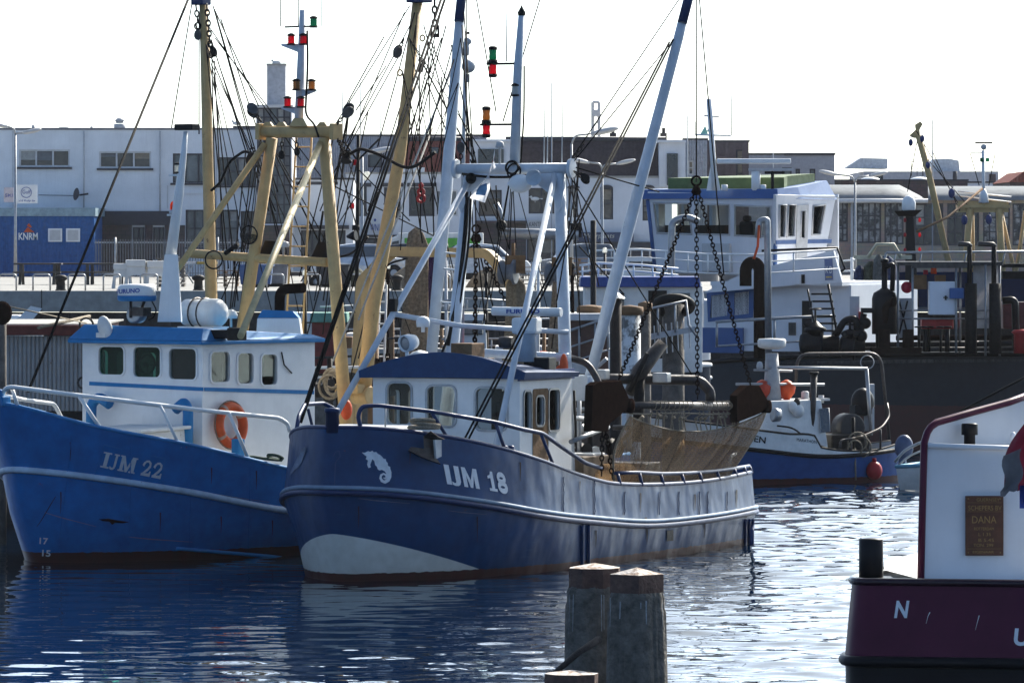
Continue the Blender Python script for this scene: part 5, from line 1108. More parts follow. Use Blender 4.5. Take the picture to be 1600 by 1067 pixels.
# name plate
npl = part(barge, 'name_plate', MB().box(ww(1538, 821, DW - .03), (.31, .02, .485)), M('varnished_oak', (.11, .04, .018), .35, var=.2, scale=14, bump=.05), bevel=.004)
GOLD = M('brass_lettering', (.34, .2, .07), .4, metal=.5, var=.1)
hp = lambda x, y: ww(x, y, DW - .044)
for txt, x0, x1, yb, yt in (('GUERNSEY', 1526, 1562, 783, 778), ('SCHEPERS BV', 1513, 1565, 797, 789.5), ('DANA', 1519, 1557, 817, 806), ('ROTTERDAM', 1522, 1553, 828, 823.5), ('L 1.35', 1529, 1548, 837, 832), ('B 5.45', 1529, 1553, 846, 841), ('TON. 299', 1521, 1552, 854, 849), ('EIGENAAR', 1520, 1553, 864, 860)):
    part(npl, 'plate_lettering', text_mb(txt, hp, (x0, yb), (x1, yb), (x0, yt)), GOLD)
part(npl, 'plate_border', MB().tube([hp(1511, 799), hp(1565, 799)], .0015, 4).tube([hp(1511, 785), hp(1565, 785)], .0015, 4).tube([hp(1511, 857), hp(1565, 857)], .0015, 4), GOLD)
for x, y in ((1513, 863), (1563, 863), (1513, 779), (1563, 779)): part(npl, 'brass_screw', MB().sphere(hp(x, y), .006, None, 8, 5), GOLD)
# ensign draped at the right edge
rows = []
for j in range(11):
    t = j / 10; xl = 1606 - 6 * t - 34 * math.sin(min(1, t * 1.3) * PI * .62); row = []
    for i in range(9):
        a = i / 8; row.append(W(xl + (1625 - xl) * a, 655 + 112 * t + 6 * math.sin(i * 2 + 1) * (t > .9) - 10 * a * t, 44.6 + .05 * math.sin(i * 1.7 + j * .5)))
    rows.append(row)
en = solo('ensign', 'tattered maroon flag with grey and blue folds hanging at barge corner', 'flag', MB().grid(rows), M('maroon_flag_cloth', (.11, .012, .03), .9, tr=.15, var=.2))
part(en, 'grey_fold', MB().grid([[W(1568 + 28 * a - (3 * math.sin(j) if j < 7 else 5), 700 + j * 8 + (1 - a) * 12 + 3 * math.sin(a * 9) * (j > 6), 44.45 + .03 * math.sin(a * 5 + j)) for a in (0, .25, .5, .75, 1)] for j in range(9)]), M('grey_flag_cloth', (.16, .16, .17), .9, tr=.2))
part(en, 'blue_fold', MB().grid([[W(1593 + 14 * a, 758 + j * 9, 44.5 + .03 * math.sin(a * 5 + j)) for a in (0, .33, .66, 1)] for j in range(5)]), M('blue_flag_cloth', (.02, .04, .2), .9, tr=.2))

# ================================================================ little blue workboat
AM = math.radians(66)
K = Frame((8.0 - 5.6 * math.sin(AM), 121.2 - 5.6 * math.cos(AM), 0), math.atan2(-math.cos(AM), -math.sin(AM)))
mar = thing('workboat', 'small blue and white workboat with MARATHON on its bow bulwark', 'workboat', K)
zt = [(-.4, 1.45), (1.5, 1.2), (2.6, 1.06), (3.25, 1.0), (3.3, .78), (4.6, .68), (5.7, .82)]
zk = [(-.4, 1.0), (2, .72), (3.5, .58), (5.7, .68)]
hm = Hull(K, 5.7, [dict(s0=.3, B=.8, Lb=2.5, p=2, q=1.4, z=[(0, -.4), (9, -.4)]), dict(s0=.05, B=.98, Lb=2.4, p=2, q=1.5, z=[(0, .0), (9, .0)]), dict(s0=-.2, B=1.1, Lb=2.3, p=2, q=1.6, z=[(s, z - .06) for s, z in zk]), dict(s0=-.25, B=1.12, Lb=2.3, p=2, q=1.6, z=zk), dict(s0=-.35, B=1.1, Lb=2.3, p=2, q=1.7, z=zt)], stern=(3.6, .75))
mh = part(mar, 'hull', hm.shell([0, 1, 2, 3]), hull_mat('workboat_blue_plating', (.03, .1, .3), .13, None, .015, 2))
part(mh, 'white_bulwark', MB().grid([[p for p in hm.full(3)], [p for p in hm.full(4)]]), WHITE2)
part(mh, 'bulwark_lining', MB().grid([hm.full(3, .04), hm.full(4, .04)]), GREYP)
part(mh, 'rub_rail', MB().tube(hm.full(3, -.02), .045, 8), BLACK)
part(mh, 'cap_rail', MB().tube(hm.full(4, 0), .022, 8), DKIRON)
part(mh, 'deck', MB().grid([hm.curve(3, 1, .05, -.1), hm.curve(3, -1, .05, -.1)]), STEEL)
hk_ = hm.shell(); thm = BVHTree.FromPolygons(hk_.v, hk_.f)
def hitm(x, y):
    d = rayd(x, y).normalized(); l, n, i, q = thm.ray_cast(CAM, d); return (l - d * .012) if l else W(x, y, 119)
part(mh, 'bow_lettering', text_mb('EN', hitm, (1178, 690), (1196, 693), (1179, 680), offset=.02), BLKP)
part(mh, 'name_lettering', text_mb('MARATHON', hitm, (1245, 689), (1276, 693), (1245, 684)), BLKP)
kz = lambda x, y, v: K.pv(x, y, v)
f_, r_ = -2.15, -3.75
wb = [K(f_ + .1, -.62, .6), K(f_ + .1, .62, .6), K(r_, .72, .6), K(r_, -.72, .6)]; wt = [K(f_ - .28, -.5, 1.72), K(f_ - .28, .5, 1.72), K(r_ + .1, .55, 1.74), K(r_ + .1, -.55, 1.74)]
mw = part(mar, 'wheelhouse', MB().hexa(wb, wt), WHITE2, bevel=.03)
fc = V((0, 0, 0)); nrm = (wb[1] - wb[0]).cross(wt[0] - wb[0]).normalized()
sc = wb[0].lerp(wt[0], .62).lerp(wb[1].lerp(wt[1], .62), .5) - (K.R @ V((0, -.1, 0)))
part(mw, 'headlamp', MB().lathe(K.pu(1211, 648, f_ - .02), K.R @ V((1, 0, .1)), [(.13, -.1), (.15, .04), (.12, .06), (.02, .02)], 18), GALV)
def side_hit(x, y):
    P = K.pv(x, y, .62); n = (wb[2] - wb[1]).cross(wt[1] - wb[1]).normalized(); d = rayd(x, y); t = (wb[1] - CAM).dot(n) / d.dot(n); return CAM + d * (t * .9997)
part(mw, 'window', poly_mb([[(1280, 639), (1295, 637), (1297, 674), (1282, 676)]], side_hit), DGLASS)
part(mw, 'window_frame', MB().tube([side_hit(*p) for p in ((1280, 639), (1295, 637), (1297, 674), (1282, 676))], .012, 6, closed=True), GALV)
part(mw, 'roof_gear', MB().lathe(K.pv(1258, 620, 0), (0, 0, 1), [(.08, -.1), (.08, .1), (.05, .12)], 12).lathe(K.pv(1283, 622, 0), (0, 0, 1), [(.06, -.1), (.06, .06)], 12).box(K.pv(1270, 624, 0), (.6, .4, .05), K.R), GREYP)
ms = part(mar, 'mast', MB().tube([K.pv(1207, 640, 0), K.pv(1206, 552, 0)], [.2, .13], 12), M('grey_mast_paint', (.42, .42, .42), .5, var=.15))
part(ms, 'radar_dome', MB().lathe(K.pv(1206, 536, 0), (0, 0, 1), [(.12, -.13), (.25, -.1), (.29, -.07), (.3, .05), (.27, .09), (.02, .1)], 24), WHITE2)
part(ms, 'yard', MB().tube([K.pv(1150, 600, .1), K.pv(1288, 601, .1)], .03, 8), GALV)
part(ms, 'yard', MB().tube([K.pv(1178, 578, .05), K.pv(1238, 580, .05)], .025, 8), GALV)
part(ms, 'deck_lamp', MB().lathe(K.pv(1187, 572, 0), (0, 0, 1), [(.06, -.06), (.07, 0), (.05, .08), (.01, .1)], 12), GREYP)
part(mar, 'exhaust', MB().tube([K.pv(1268, 670, .55), K.pv(1272, 585, .5)], .07, 12), STEEL)
part(mar, 'exhaust_cap', MB().lathe(K.pv(1272, 583, .5), (0, 0, 1), [(.1, -.03), (.1, .03)], 14), DKIRON)
part(mar, 'stern_arch', MB().tube(arc_pts([K.pv(1243, 600, -.7), K.pv(1246, 553, -.7), K.pv(1376, 552, -.7), K.pv(1390, 690, -.6)], 6, .3), .036, 10), STEEL)
part(mar, 'boom', MB().tube([K.pv(1200, 574, .1), K.pv(1355, 576, .1)], .035, 8).tube([K.pv(1354, 576, .1), K.pv(1361, 680, .1)], .04, 8), GALV)
part(mar, 'hanging_ring', MB().torus(K.pv(1355, 566, -.1), (0, 1, 0), .14, .012, 20, 5), GALV)
part(mar, 'stern_rail', MB().tube(arc_pts([hm.at(1312)[1] + V((0, 0, .05)), K.pv(1313, 688, 1.0), K.pv(1345, 683, .9), K.pv(1378, 668, .6), K.pv(1390, 650, .2), K.pv(1386, 630, 0)], 4, .2), .025, 8), STEEL)
for x in (1330, 1352, 1376): part(mar, 'rail_stanchion', MB().tube([K.pv(x, 685 - max(0, x - 1340) * .4, .9), hm.at(x)[1]], .022, 8), STEEL)
part(mar, 'tank', MB().lathe(K.pv(1325, 668, -.1), K.R @ V((0, 1, 0)), [(.3, -.2), (.3, .2), (.26, .22)], 20), M('dark_tank_grey', (.03, .03, .032), .5, var=.2))
part(mar, 'samson_post', MB().tube([K.pv(1333, 700, .85), K.pv(1333, 652, .85)], .04, 8), BLACK)
part(mar, 'engine_box', MB().box(K(-4.4, 0, .75), (.9, .9, .5), K.R), DKIRON, bevel=.04)
ob = thing('outboard_motor', 'black outboard motor with grey leg standing upright on workboat stern', 'outboard motor', Frame(K.pv(1348, 670, -.2), K.ang))
part(ob, 'cowling', MB().sphere(K.pv(1348, 628, -.2), (.26, .2, .3), K.R, 14, 9).box(K.pv(1345, 640, -.2), (.4, .3, .22), K.R), BLKP, bevel=.03)
part(ob, 'leg', MB().box(K.pv(1358, 655, -.2), (.16, .2, .5), K.R).box(K.pv(1361, 618, -.3), (.12, .12, .5), K.R), GREYP, bevel=.02)
for px, lab in ((1229, 'red-orange buoy hung right of the workboat mast'), (1191, 'red-orange buoy hung left of the workboat mast')):
    c = K.pv(px, 608, 0); solo('buoy', lab, 'buoy', MB().lathe(c, (0, 0, 1), [(.02, .2), (.1, .16), (.19, .05), (.17, -.08), (.08, -.2), (.03, -.24)], 18), ORANGE if px > 1200 else M('red_orange_plastic', (.6, .07, .03), .5, tr=.2))
bf = solo('fender', 'dirty white ball fender tied on the workboat roof edge', 'fender', MB().sphere(K.pv(1247, 642, .62), (.13, .13, .14)).sphere(K.pv(1239, 636, .62), (.1, .1, .12)), WHITE2)
part(bf, 'lashing', MB().sphere(K.pv(1245, 629, .62), (.07, .06, .1), None, 10, 7), ROPED)
solo('fender', 'red ball fender hanging at the workboat stern, just above water', 'fender', MB().sphere(K.pv(1366, 735, .95), (.17, .17, .2)).lathe(K.pv(1366, 719, .95), (0, 0, 1), [(.05, -.03), (.04, .05)], 10), M('red_fender', (.45, .02, .03), .45, tr=.1))
solo('rope_tangle', 'tangle of pale rope hung over the workboat bulwark', 'rope', MB().torus(K.pv(1340, 690, 1.0), (0, 1, .2), .2, .018, 18, 6).torus(K.pv(1345, 698, 1.0), (.3, 1, .2), .22, .016, 18, 6).torus(K.pv(1336, 700, 1.0), (-.3, 1, 0), .16, .016, 18, 6).tube(arc_pts([K.pv(1336, 700, 1.0), K.pv(1337, 750, 1.05)], 3), .018, 6), ROPE)
cable(mar, [K.pv(1214, 665, .7), K.pv(1240, 668, .9), K.pv(1262, 688, 1.0), K.pv(1290, 700, 1.02), K.pv(1312, 703, 1.0)], .018)

# ================================================================ dinghy
DY = Frame((9.2 , 116.5, 0), -.35)
dg = thing('dinghy', 'small open white dinghy with a blue rim behind the barge', 'dinghy', DY)
dv = lambda x, y, d=116: W(x, y, d)
rows = []
for k, (z, b) in enumerate(((.02, .72), (.2, .85), (.42, .95), (.5, .97))):
    row = []
    for i in range(17):
        a = PI * (i / 16); row.append(DY(-1.2 + 3.0 * math.sin(a) ** .8 * (1 + .03 * k) if 0 < i < 16 else -1.2, -b * math.cos(a), z + (.25 * math.sin(a) if k == 3 else .12 * math.sin(a) * (k / 3))))
    rows.append(row)
mbd = MB().grid(rows); mbd.add([r[0] for r in rows] + [r[-1] for r in reversed(rows)], [tuple(range(8))])
dh = part(dg, 'hull', mbd, WHITE2)
part(dh, 'rubbing_band', MB().tube([p + V((0, 0, 0)) for p in rows[3]] , .04, 8, closed=True), M('light_blue_paint', (.12, .35, .5), .5, var=.2))
part(dh, 'thwart', MB().box(DY(-.2, 0, .45), (.3, 1.6, .05), DY.R), WOODB)
part(dg, 'outboard_engine', MB().sphere(DY(-1.35, .1, .85), (.2, .16, .26), DY.R).box(DY(-1.38, .1, .35), (.14, .14, .7), DY.R), M('blue_engine_cover', (.05, .08, .16), .4), bevel=.02)
part(dg, 'canopy_frame', MB().tube(arc_pts([dv(1398, 722), dv(1412, 704), dv(1440, 690), dv(1470, 683)], 5, .3), .03, 8).tube(arc_pts([dv(1402, 728), dv(1420, 712), dv(1450, 700)], 5, .2), .02, 8), GALV)
# ================================================================ helpers for the far shore (pixel rectangle at a distance -> real box there)
def pb(mb, x0, y0, x1, y1, D, dep, R=None):
    a, b = W(x0, y1, D), W(x1, y0, D)
    return mb.box(V(((a.x + b.x) / 2, D + dep / 2, (a.z + b.z) / 2)), (abs(b.x - a.x), dep, abs(b.z - a.z)), R)
def pc(mb, xc, y0, y1, D, rpx, n=14, top=1.0):
    s = D / FPX; a, b = W(xc, y1, D), W(xc, y0, D); h = b.z - a.z
    return mb.lathe(a, (0, 0, 1), [(rpx * s, 0), (rpx * s * top, h), (.001, h + .01)], n)
def pt(mb, pts, D, rpx, n=8, rad=0):
    P = [W(x, y, D if len(p) < 1 else p[0]) for x, y, *p in [(q + (D,)) if len(q) == 2 else q for q in pts]]
    return mb.tube(arc_pts(P, 5, rad) if rad else P, rpx * D / FPX, n)
def plane_px(P, n, x, y):
    d = rayd(x, y); return CAM + d * ((P - CAM).dot(n) / d.dot(n))
def pxwall(mb, P, n, outer, holes, th):
    n = V(n).normalized(); ex = V((0, 0, 1)).cross(n).normalized(); ey = n.cross(ex)
    f = lambda q: ((plane_px(P, n, *q) - P).dot(ex), (plane_px(P, n, *q) - P).dot(ey))
    return mb.wall([f(q) for q in outer], [[f(q) for q in h] for h in holes], P, ex, ey, n * -th)
rc4 = lambda x0, y0, x1, y1: [(x0, y0), (x1, y0), (x1, y1), (x0, y1)]
# ================================================================ bunker tanker
T = Frame(W(1040, 0, 141) * 1, math.radians(-25)); T.o.z = 0
tk = thing('tanker', 'large dark bunker tanker with white and blue wheelhouse at the right', 'tanker', T)
plan_t = [(0.25, 6), (0.05, 3), (.05, 1.6), (.25, .7), (.9, .12), (1.8, 0), (4, 0), (7, 0), (10, 0), (14, 0), (18, 0)]
tops = [(1040, 574), (1040, 574), (1042, 573), (1050, 571), (1072, 567), (1105, 562), (1200, 556), (1300, 552), (1400, 551), (1500, 550), (1650, 549)]
rowt = []
for (u, v), (x, y) in zip(plan_t, tops):
    z = T.pv(x, y, min(v, 1)).z; rowt.append(T(u, v, z))
zboot = T.pv(1400, 633, 0).z
rows = [rowt] + [[V((p.x, p.y, p.z * (1 - k) + -.4 * k)) for p in rowt] for k in (.3, .6, .85, 1)]
hmT = hull_mat('black_tanker_plating', (.022, .026, .034), zboot, None, .03, .8)
[n for n in hmT.node_tree.nodes if n.type == 'MIX'][-1].inputs['A'].default_value = (.085, .022, .022, 1)
th_ = part(tk, 'hull', MB().grid(rows), hmT)
part(th_, 'deck', MB().add([p - V((0, 0, .12)) for p in rowt] + [T(18, 6, rowt[-1].z - .12)], [tuple(range(len(rowt) + 1))]), MATS['grey_deck'])
part(th_, 'gunwale', MB().tube(rowt, .06, 8), BLKP)
tv = lambda x, y, v: T.pv(x, y, v)
def tbox(mb, x0, y0, x1, y1, v, dep):
    a, b = tv(x0, y1, v), tv(x1, y1, v); c = tv((x0 + x1) / 2, y0, v); u0, u1 = T.loc(a).x, T.loc(b).x; z0_, z1_ = a.z, c.z
    return mb.box(T((u0 + u1) / 2, v + dep / 2, (z0_ + z1_) / 2), (abs(u1 - u0), dep, z1_ - z0_), T.R)
TW = M('tanker_white_paint', (.72, .73, .76), .4, var=.05, streak=.15, scale=2)
TBL = M('tanker_blue_paint', (.045, .11, .28), .4, var=.1, scale=2)
house = part(tk, 'deck_house', tbox(tbox(MB(), 1112, 445, 1330, 548, 1.3, 4.5), 1100, 470, 1112, 548, 1.5, 4), TW)
part(house, 'blue_skirt', tbox(MB(), 1086, 512, 1160, 551, 1.18, .1), TBL)
Pp = T(0, 1.26, 2); nn = T.R @ V((0, -1, 0))
wf = part(house, 'window', (lambda m: pxwall(m, Pp, nn, [(1104, 456), (1178, 446), (1176, 496), (1106, 503)], [[(1111, 462), (1138, 459), (1136, 493), (1109, 497)], [(1147, 458), (1170, 455), (1170, 490), (1147, 493)]], .06))(MB()), TBL)
part(wf, 'pane', pxwall(MB(), T(0, 1.3, 2), nn, [(1106, 458), (1174, 450), (1174, 494), (1106, 500)], [], .02), DGLASS)
part(house, 'doorway', tbox(MB(), 1253, 470, 1268, 545, 1.27, .05), INT)
part(house, 'vent_grille', tbox(MB(), 1232, 504, 1243, 524, 1.27, .05), STEEL)
part(house, 'wing_bulwark', MB().prism([tv(x, y, .8) for x, y in [(1098, 458), (1165, 425), (1235, 408), (1302, 391), (1316, 442), (1240, 446), (1120, 456)]], T.R @ V((0, .1, 0))), TW)
part(house, 'wing_deck', tbox(MB(), 1110, 440, 1316, 446, .85, 4.5), TW)
sg = part(house, 'company_board', MB().prism([tv(x, y, .77) for x, y in [(1288, 405), (1300, 404), (1301, 437), (1289, 438)]], T.R @ V((0, .03, 0))), M('board_blue_grey', (.16, .2, .36), .5))
bh = lambda x, y: tv(x, y, .755)
part(sg, 'board_lettering', text_mb('K', bh, (1290, 427), (1294.3, 427), (1290, 416), offset=.01), WHITE); part(sg, 'board_lettering', text_mb('B', bh, (1296, 427), (1300, 427), (1296, 416), offset=.01), WHITE)
part(sg, 'board_lettering', text_mb('\u2022', bh, (1294.4, 423), (1295.8, 423), (1294.4, 420)), M('yellow_print', (.7, .5, .1), .5)); part(sg, 'board_stripe', poly_mb([rc4(1290.5, 432, 1299.5, 434)], bh), MATS['yellow_print'])
part(house, 'wing_hole', MB().prism([tv(x, y, .77) for x, y in rc4(1250, 429, 1257, 443)], T.R @ V((0, .02, 0))), BLKP); part(house, 'wing_lamp', tbox(MB(), 1238, 429, 1250, 444, .68, .14), TW)
# wheelhouse, walls leaning out
nf = (T.R @ V((0, -1, -.22))).normalized(); PF = tv(1120, 400, 1.15); nr = (T.R @ V((1, 0, -.22))).normalized(); PR = tv(1212, 400, 1.15)
wk = MB()
pxwall(wk, PF, nf, [(1012, 300), (1212, 305), (1213, 432), (1024, 425)], [[(1021, 317), (1078, 318), (1081, 366), (1027, 364)], [(1087, 319), (1140, 320), (1140, 367), (1088, 366)], [(1148, 321), (1204, 323), (1204, 370), (1148, 368)]], .08)
pxwall(wk, PR, nr, [(1213, 305), (1306, 306), (1283, 432), (1213, 432)], [[(1217, 320), (1228, 320), (1225, 370), (1217, 371)], [(1231, 320), (1243, 320), (1240, 369), (1229, 370)], [(1251, 330), (1259, 328), (1258, 372), (1250, 372)], [(1270, 322), (1289, 320), (1281, 366), (1268, 367)]], .08)
bkU = T.loc(tv(1018, 400, 1.15)).x; ckU = T.loc(tv(1213, 400, 1.15)).x
wkp = part(tk, 'wheelhouse', wk, TW)
part(wkp, 'far_wall', MB().wall(rect(bkU + .1, 4.0, ckU, 6.2), [rect(bkU + .4, 5.0, bkU + 1.4, 5.95), rect(bkU + 1.6, 5.0, ckU - .3, 5.95)], T.o + T.R @ V((0, 5.2, 0)), T.R @ V((1, 0, 0)), V((0, 0, 1)), T.R @ V((0, .08, 0))).wall(rect(1.4, 4.0, 5.2, 6.2), [rect(1.8, 5.0, 3.0, 5.95), rect(3.3, 5.0, 4.8, 5.95)], T.o + T.R @ V((bkU, 0, 0)), T.R @ V((0, 1, 0)), V((0, 0, 1)), T.R @ V((.08, 0, 0))), TW)
for fc_, nn_, hs in ((PF, nf, ([(1021, 317), (1078, 318), (1081, 366), (1027, 364)], [(1087, 319), (1140, 320), (1140, 367), (1088, 366)], [(1148, 321), (1204, 323), (1204, 370), (1148, 368)])), (PR, nr, ([(1217, 320), (1228, 320), (1225, 370), (1217, 371)], [(1231, 320), (1243, 320), (1240, 369), (1229, 370)], [(1251, 330), (1259, 328), (1258, 372), (1250, 372)], [(1270, 322), (1289, 320), (1281, 366), (1268, 367)]))):
    for h in hs:
        fr_ = part(wkp, 'window', MB().tube([plane_px(fc_, nn_, *q) + nn_ * .01 for q in h], .03, 6, closed=True), GREYP)
        part(fr_, 'pane', pxwall(MB(), fc_ - nn_ * .03, nn_, h, [], .01), GLASS)
part(wkp, 'corner_post', MB().tube([plane_px(PF, nf, 1212, 305), plane_px(PF, nf, 1211, 430)], .05, 8), TBL)
part(wkp, 'blue_edge', MB().tube([plane_px(PF, nf, 1012, 312), plane_px(PF, nf, 1024, 425)], .05, 8), TBL)
part(wkp, 'door', pxwall(MB(), PR + nr * .03, nr, [(1246, 321), (1264, 320), (1260, 430), (1244, 431)], [[(1251, 330), (1259, 328), (1258, 372), (1250, 372)]], .02), GREYP)
part(wkp, 'blue_band', pxwall(MB(), PR + nr * .015, nr, [(1213, 376), (1300, 374), (1299, 380), (1213, 382)], [], .02), TBL)
part(wkp, 'cabin_floor', MB().box(T((bkU + ckU) / 2, 3.2, 4.6), (ckU - bkU - .2, 3.6, .1), T.R), INT); part(wkp, 'console', tbox(MB(), 1030, 352, 1140, 372, 2.2, .8), INT)
part(wkp, 'helm_chair', tbox(tbox(MB(), 1154, 346, 1176, 372, 2.3, .5), 1159, 337, 1171, 346, 2.4, .2), BLACK, bevel=.06)
part(wkp, 'ceiling', MB().box(T((bkU + ckU) / 2, 3.2, 6.1), (ckU - bkU, 4.2, .05), T.R), GREYP)
zlo, zhi = tv(1100, 311, .8).z, tv(1100, 296, .8).z
uL, uR = bkU - .25, T.loc(tv(1214, 305, .7)).x
rb_ = [T(uL, .75, zlo), T(uR, .75, zlo), T(uR + .12, 2.0, zlo), T(uR + .1, 4.4, zlo), T(uL, 5.2, zlo)]
rt_ = [T(uL + .05, .85, zhi), T(uR - .05, .85, zhi), T(uR + .02, 2.0, zhi + .06), T(uR - .1, 4.2, zhi + .24), T(uL + .1, 5.0, zhi + .1)]
mbr = MB().add(rb_ + rt_, [(4, 3, 2, 1, 0), (5, 6, 7, 8, 9)] + [(i, (i + 1) % 5, 5 + (i + 1) % 5, 5 + i) for i in range(5)])
rfT = part(wkp, 'roof', mbr, TBL)
part(rfT, 'green_roof_deck', MB().prism([T(uL + .5, 1.6, zhi + .02), T(uR - .1, 1.4, zhi + .02), T(uR - .3, 2.1, zhi + .06), T(uR - .3, 3.9, zhi + .14), T(uL + .5, 4.8, zhi + .1)], (0, 0, .27)), GREENP)
# roof mast and scanners
D1 = 141
mT = part(tk, 'roof_mast', pt(pt(MB(), [(1117, 297), (1112, 215), (1108, 155)], D1, 4.5), [(1086, 211), (1142, 212)], D1, 1.5), WHITE)
part(mT, 'mast_gusset', MB().prism([W(x, y, D1) for x, y in [(1104, 298), (1126, 298), (1117, 250), (1112, 250)]], (0, .1, 0)), WHITE)
part(mT, 'yard', pt(MB(), [(1100, 181), (1124, 183)], D1, 1.2), GREYP)
for x, y0, y1 in ((1087, 211, 190), (1143, 212, 150), (1107, 158, 150)): part(mT, 'rod_antenna', pt(MB(), [(x, y0), (x, y1)], D1, .8, 6), GREYP)
part(mT, 'scanner_bar', pb(MB(), 1120, 248, 1236, 256, D1 - .1, .2), WHITE, bevel=.03)
part(mT, 'radar_pedestal', pc(MB(), 1181, 268, 298, D1, 7), WHITE); part(mT, 'scanner_bar', pb(MB(), 1170, 263, 1240, 267, D1 - .1, .2), GREYP)
part(mT, 'compass_post', pc(pb(MB(), 1195, 268, 1226, 272, D1, .1), 1207, 268, 298, D1, 2.5), DKIRON)
for x in (1132, 1192): part(mT, 'roof_vent', pc(MB(), x, 289, 298, D1, 5), WHITE)
for px in ((1094, 210), (1104, 206)): part(mT, 'teal_pennant', MB().add([W(px[0], px[1], D1), W(px[0] + 8, px[1] - 14, D1), W(px[0] + 13, px[1] + 2, D1 + .1)], [(0, 1, 2)]), M('teal_cloth', (.08, .2, .22), .9, tr=.4))
def railing(parent, top_pts, D, rows_px, posts, m, r=1.6, mb_only=False):
    """handrail with lower lines and posts, one part"""
    mb = MB(); P = top_pts
    for k in rows_px: pt(mb, [(x, y + k) for x, y in P], D, r if k == 0 else r * .7, 7)
    for x in posts:
        y = np.interp(x, [p[0] for p in P], [p[1] for p in P]); pt(mb, [(x, y), (x, y + rows_px[-1])], D, r * .8, 6)
    return part(parent, 'railing', mb, m) if not mb_only else mb
railing(tk, [(920, 392), (1000, 390), (1100, 397), (1180, 398), (1310, 390)], 139, (0, 12, 30), (920, 960, 1003, 1040, 1075, 1106, 1140, 1180, 1240), WHITE)
part(tk, 'wing_rail', pt(MB(), [(1190, 392), (1308, 387), (1320, 420), (1314, 425)], 138.2, 2), BLKP)
railing(tk, [(1118, 503), (1240, 496), (1300, 494)], 138, (0, 38), (1120, 1210, 1301), GALV, 2.4)
lads = part(tk, 'stairway', pt(pt(MB(), [(1294, 444), (1313, 550)], 137.8, 2), [(1262, 452), (1280, 550)], 137.8, 1.5), BLKP)
for k in range(8): part(lads, 'tread', pb(MB(), 1268 + k * 2, 458 + k * 11.5, 1300 + k * 2, 461 + k * 11.5, 137.8, .35), BLKP)
pipe = part(tk, 'gooseneck_vent', MB().tube([W(1187, 560, 138.5), W(1187, 430, 138.5)] + [W(1176 + 11 * math.cos(q), 424 - 14 * math.sin(q), 138.5) for q in [PI * i / 12 for i in range(13)]] + [W(1165, 447, 138.5)], .145, 16), RUST)
part(tk, 'davit_pipe', MB().tube(arc_pts([W(1046, 560, 137), W(1050, 345, 137), W(1075, 339, 137), W(1092, 347, 137)], 8, .5), .085, 10), GALV)
part(tk, 'davit_pipe', MB().tube(arc_pts([W(1201, 560, 136), W(1199, 370, 136), W(1199, 343, 136), W(1187, 345, 136), W(1184, 372, 136)], 8, .3), .08, 10), GALV)
part(tk, 'orange_hose', MB().tube([W(1186, 352, 135.9), W(1184, 385, 135.9), W(1178, 405, 135.9)], .03, 8), ORANGE)
part(tk, 'air_conditioner', tbox(MB(), 1096, 380, 1140, 425, 1.0, .4), GREYP, bevel=.03)
def mach(name, f, m, bevel=0): return part(tk, name, f(MB()), m, bevel=bevel)
DK = 137.0
mach('valve_body', lambda b: b.lathe(W(1248, 537, DK), (1, 0, 0), [(.02, 0), (.2, .03), (.27, .12), (.27, .5), (.33, .5), (.33, .56), (.2, .57), (.2, .95)], 18).lathe(W(1274, 530, DK), (0, 0, 1), [(.2, 0), (.2, .2), (.26, .2), (.26, .26), (.16, .32), (.06, .42), (.025, .44), (.025, .7)], 16).torus(W(1274, 483, DK), (0, 0, 1), .13, .02, 16, 6).tube([W(1265, 483, DK), W(1283, 483, DK)], .015, 5).lathe(W(1261, 505, DK - .2), (0, -1, .2), [(.1, 0), (.1, .06), (.02, .07)], 14), BLKP)
mach('valve_body', lambda b: b.lathe(W(1312, 542, DK), (1, 0, 0), [(.18, 0), (.26, .05), (.26, .3), (.32, .3), (.32, .36), (.18, .37), (.18, .6)], 18).lathe(W(1328, 535, DK), (0, 0, 1), [(.17, 0), (.17, .18), (.22, .18), (.22, .23), (.1, .3), (.03, .32), (.03, .5)], 16).torus(W(1328, 507, DK), (0, 0, 1), .1, .02, 14, 6).lathe(W(1320, 522, DK - .2), (0, -1, .2), [(.08, 0), (.08, .05), (.02, .06)], 14).lathe(W(1338, 522, DK - .2), (0, -1, .2), [(.08, 0), (.08, .05), (.02, .06)], 14), BLKP)
mach('pipe_bend', lambda b: b.tube(arc_pts([W(1305, 525, DK), W(1320, 500, DK), W(1338, 497, DK), W(1340, 520, DK)], 6, .3), .085, 10), BLKP)
mach('pressure_tank', lambda b: b.lathe(W(1382, 522, DK), (0, 0, 1), [(.3, 0), (.3, .85), (.26, .98), (.12, 1.06), (.07, 1.1), (.07, 1.7), (.1, 1.7), (.1, 1.78), (.02, 1.8)], 20).tube(arc_pts([W(1383, 418, DK), W(1396, 412, DK), W(1394, 455, DK)], 5, .1), .06, 8), BLKP)
mach('pipe_bend', lambda b: b.tube(arc_pts([W(1383, 510, DK - .2), W(1384, 478, DK - .3), W(1394, 472, DK - .4)], 6, .2), .085, 10).lathe(W(1395, 471, DK - .4), (.8, -.5, 0), [(.13, 0), (.13, .04), (.1, .05)], 14), RUST)
mach('pipe_manifold', lambda b: b.box(W(1360, 485, DK), (.45, .3, .12)).tube([W(1370, 490, DK), W(1371, 545, DK)], .04, 8).tube([W(1350, 490, DK), W(1340, 545, DK)], .08, 10).sphere(W(1352, 505, DK), .14).sphere(W(1345, 525, DK), .16), BLKP)
for x in (1382, 1419): mach('bollard', lambda b: pc(b, x, 515, 552, 136.2, 9), RUST)
mach('bollard_base', lambda b: pb(b, 1362, 543, 1440, 553, 136.0, .5), RUST)
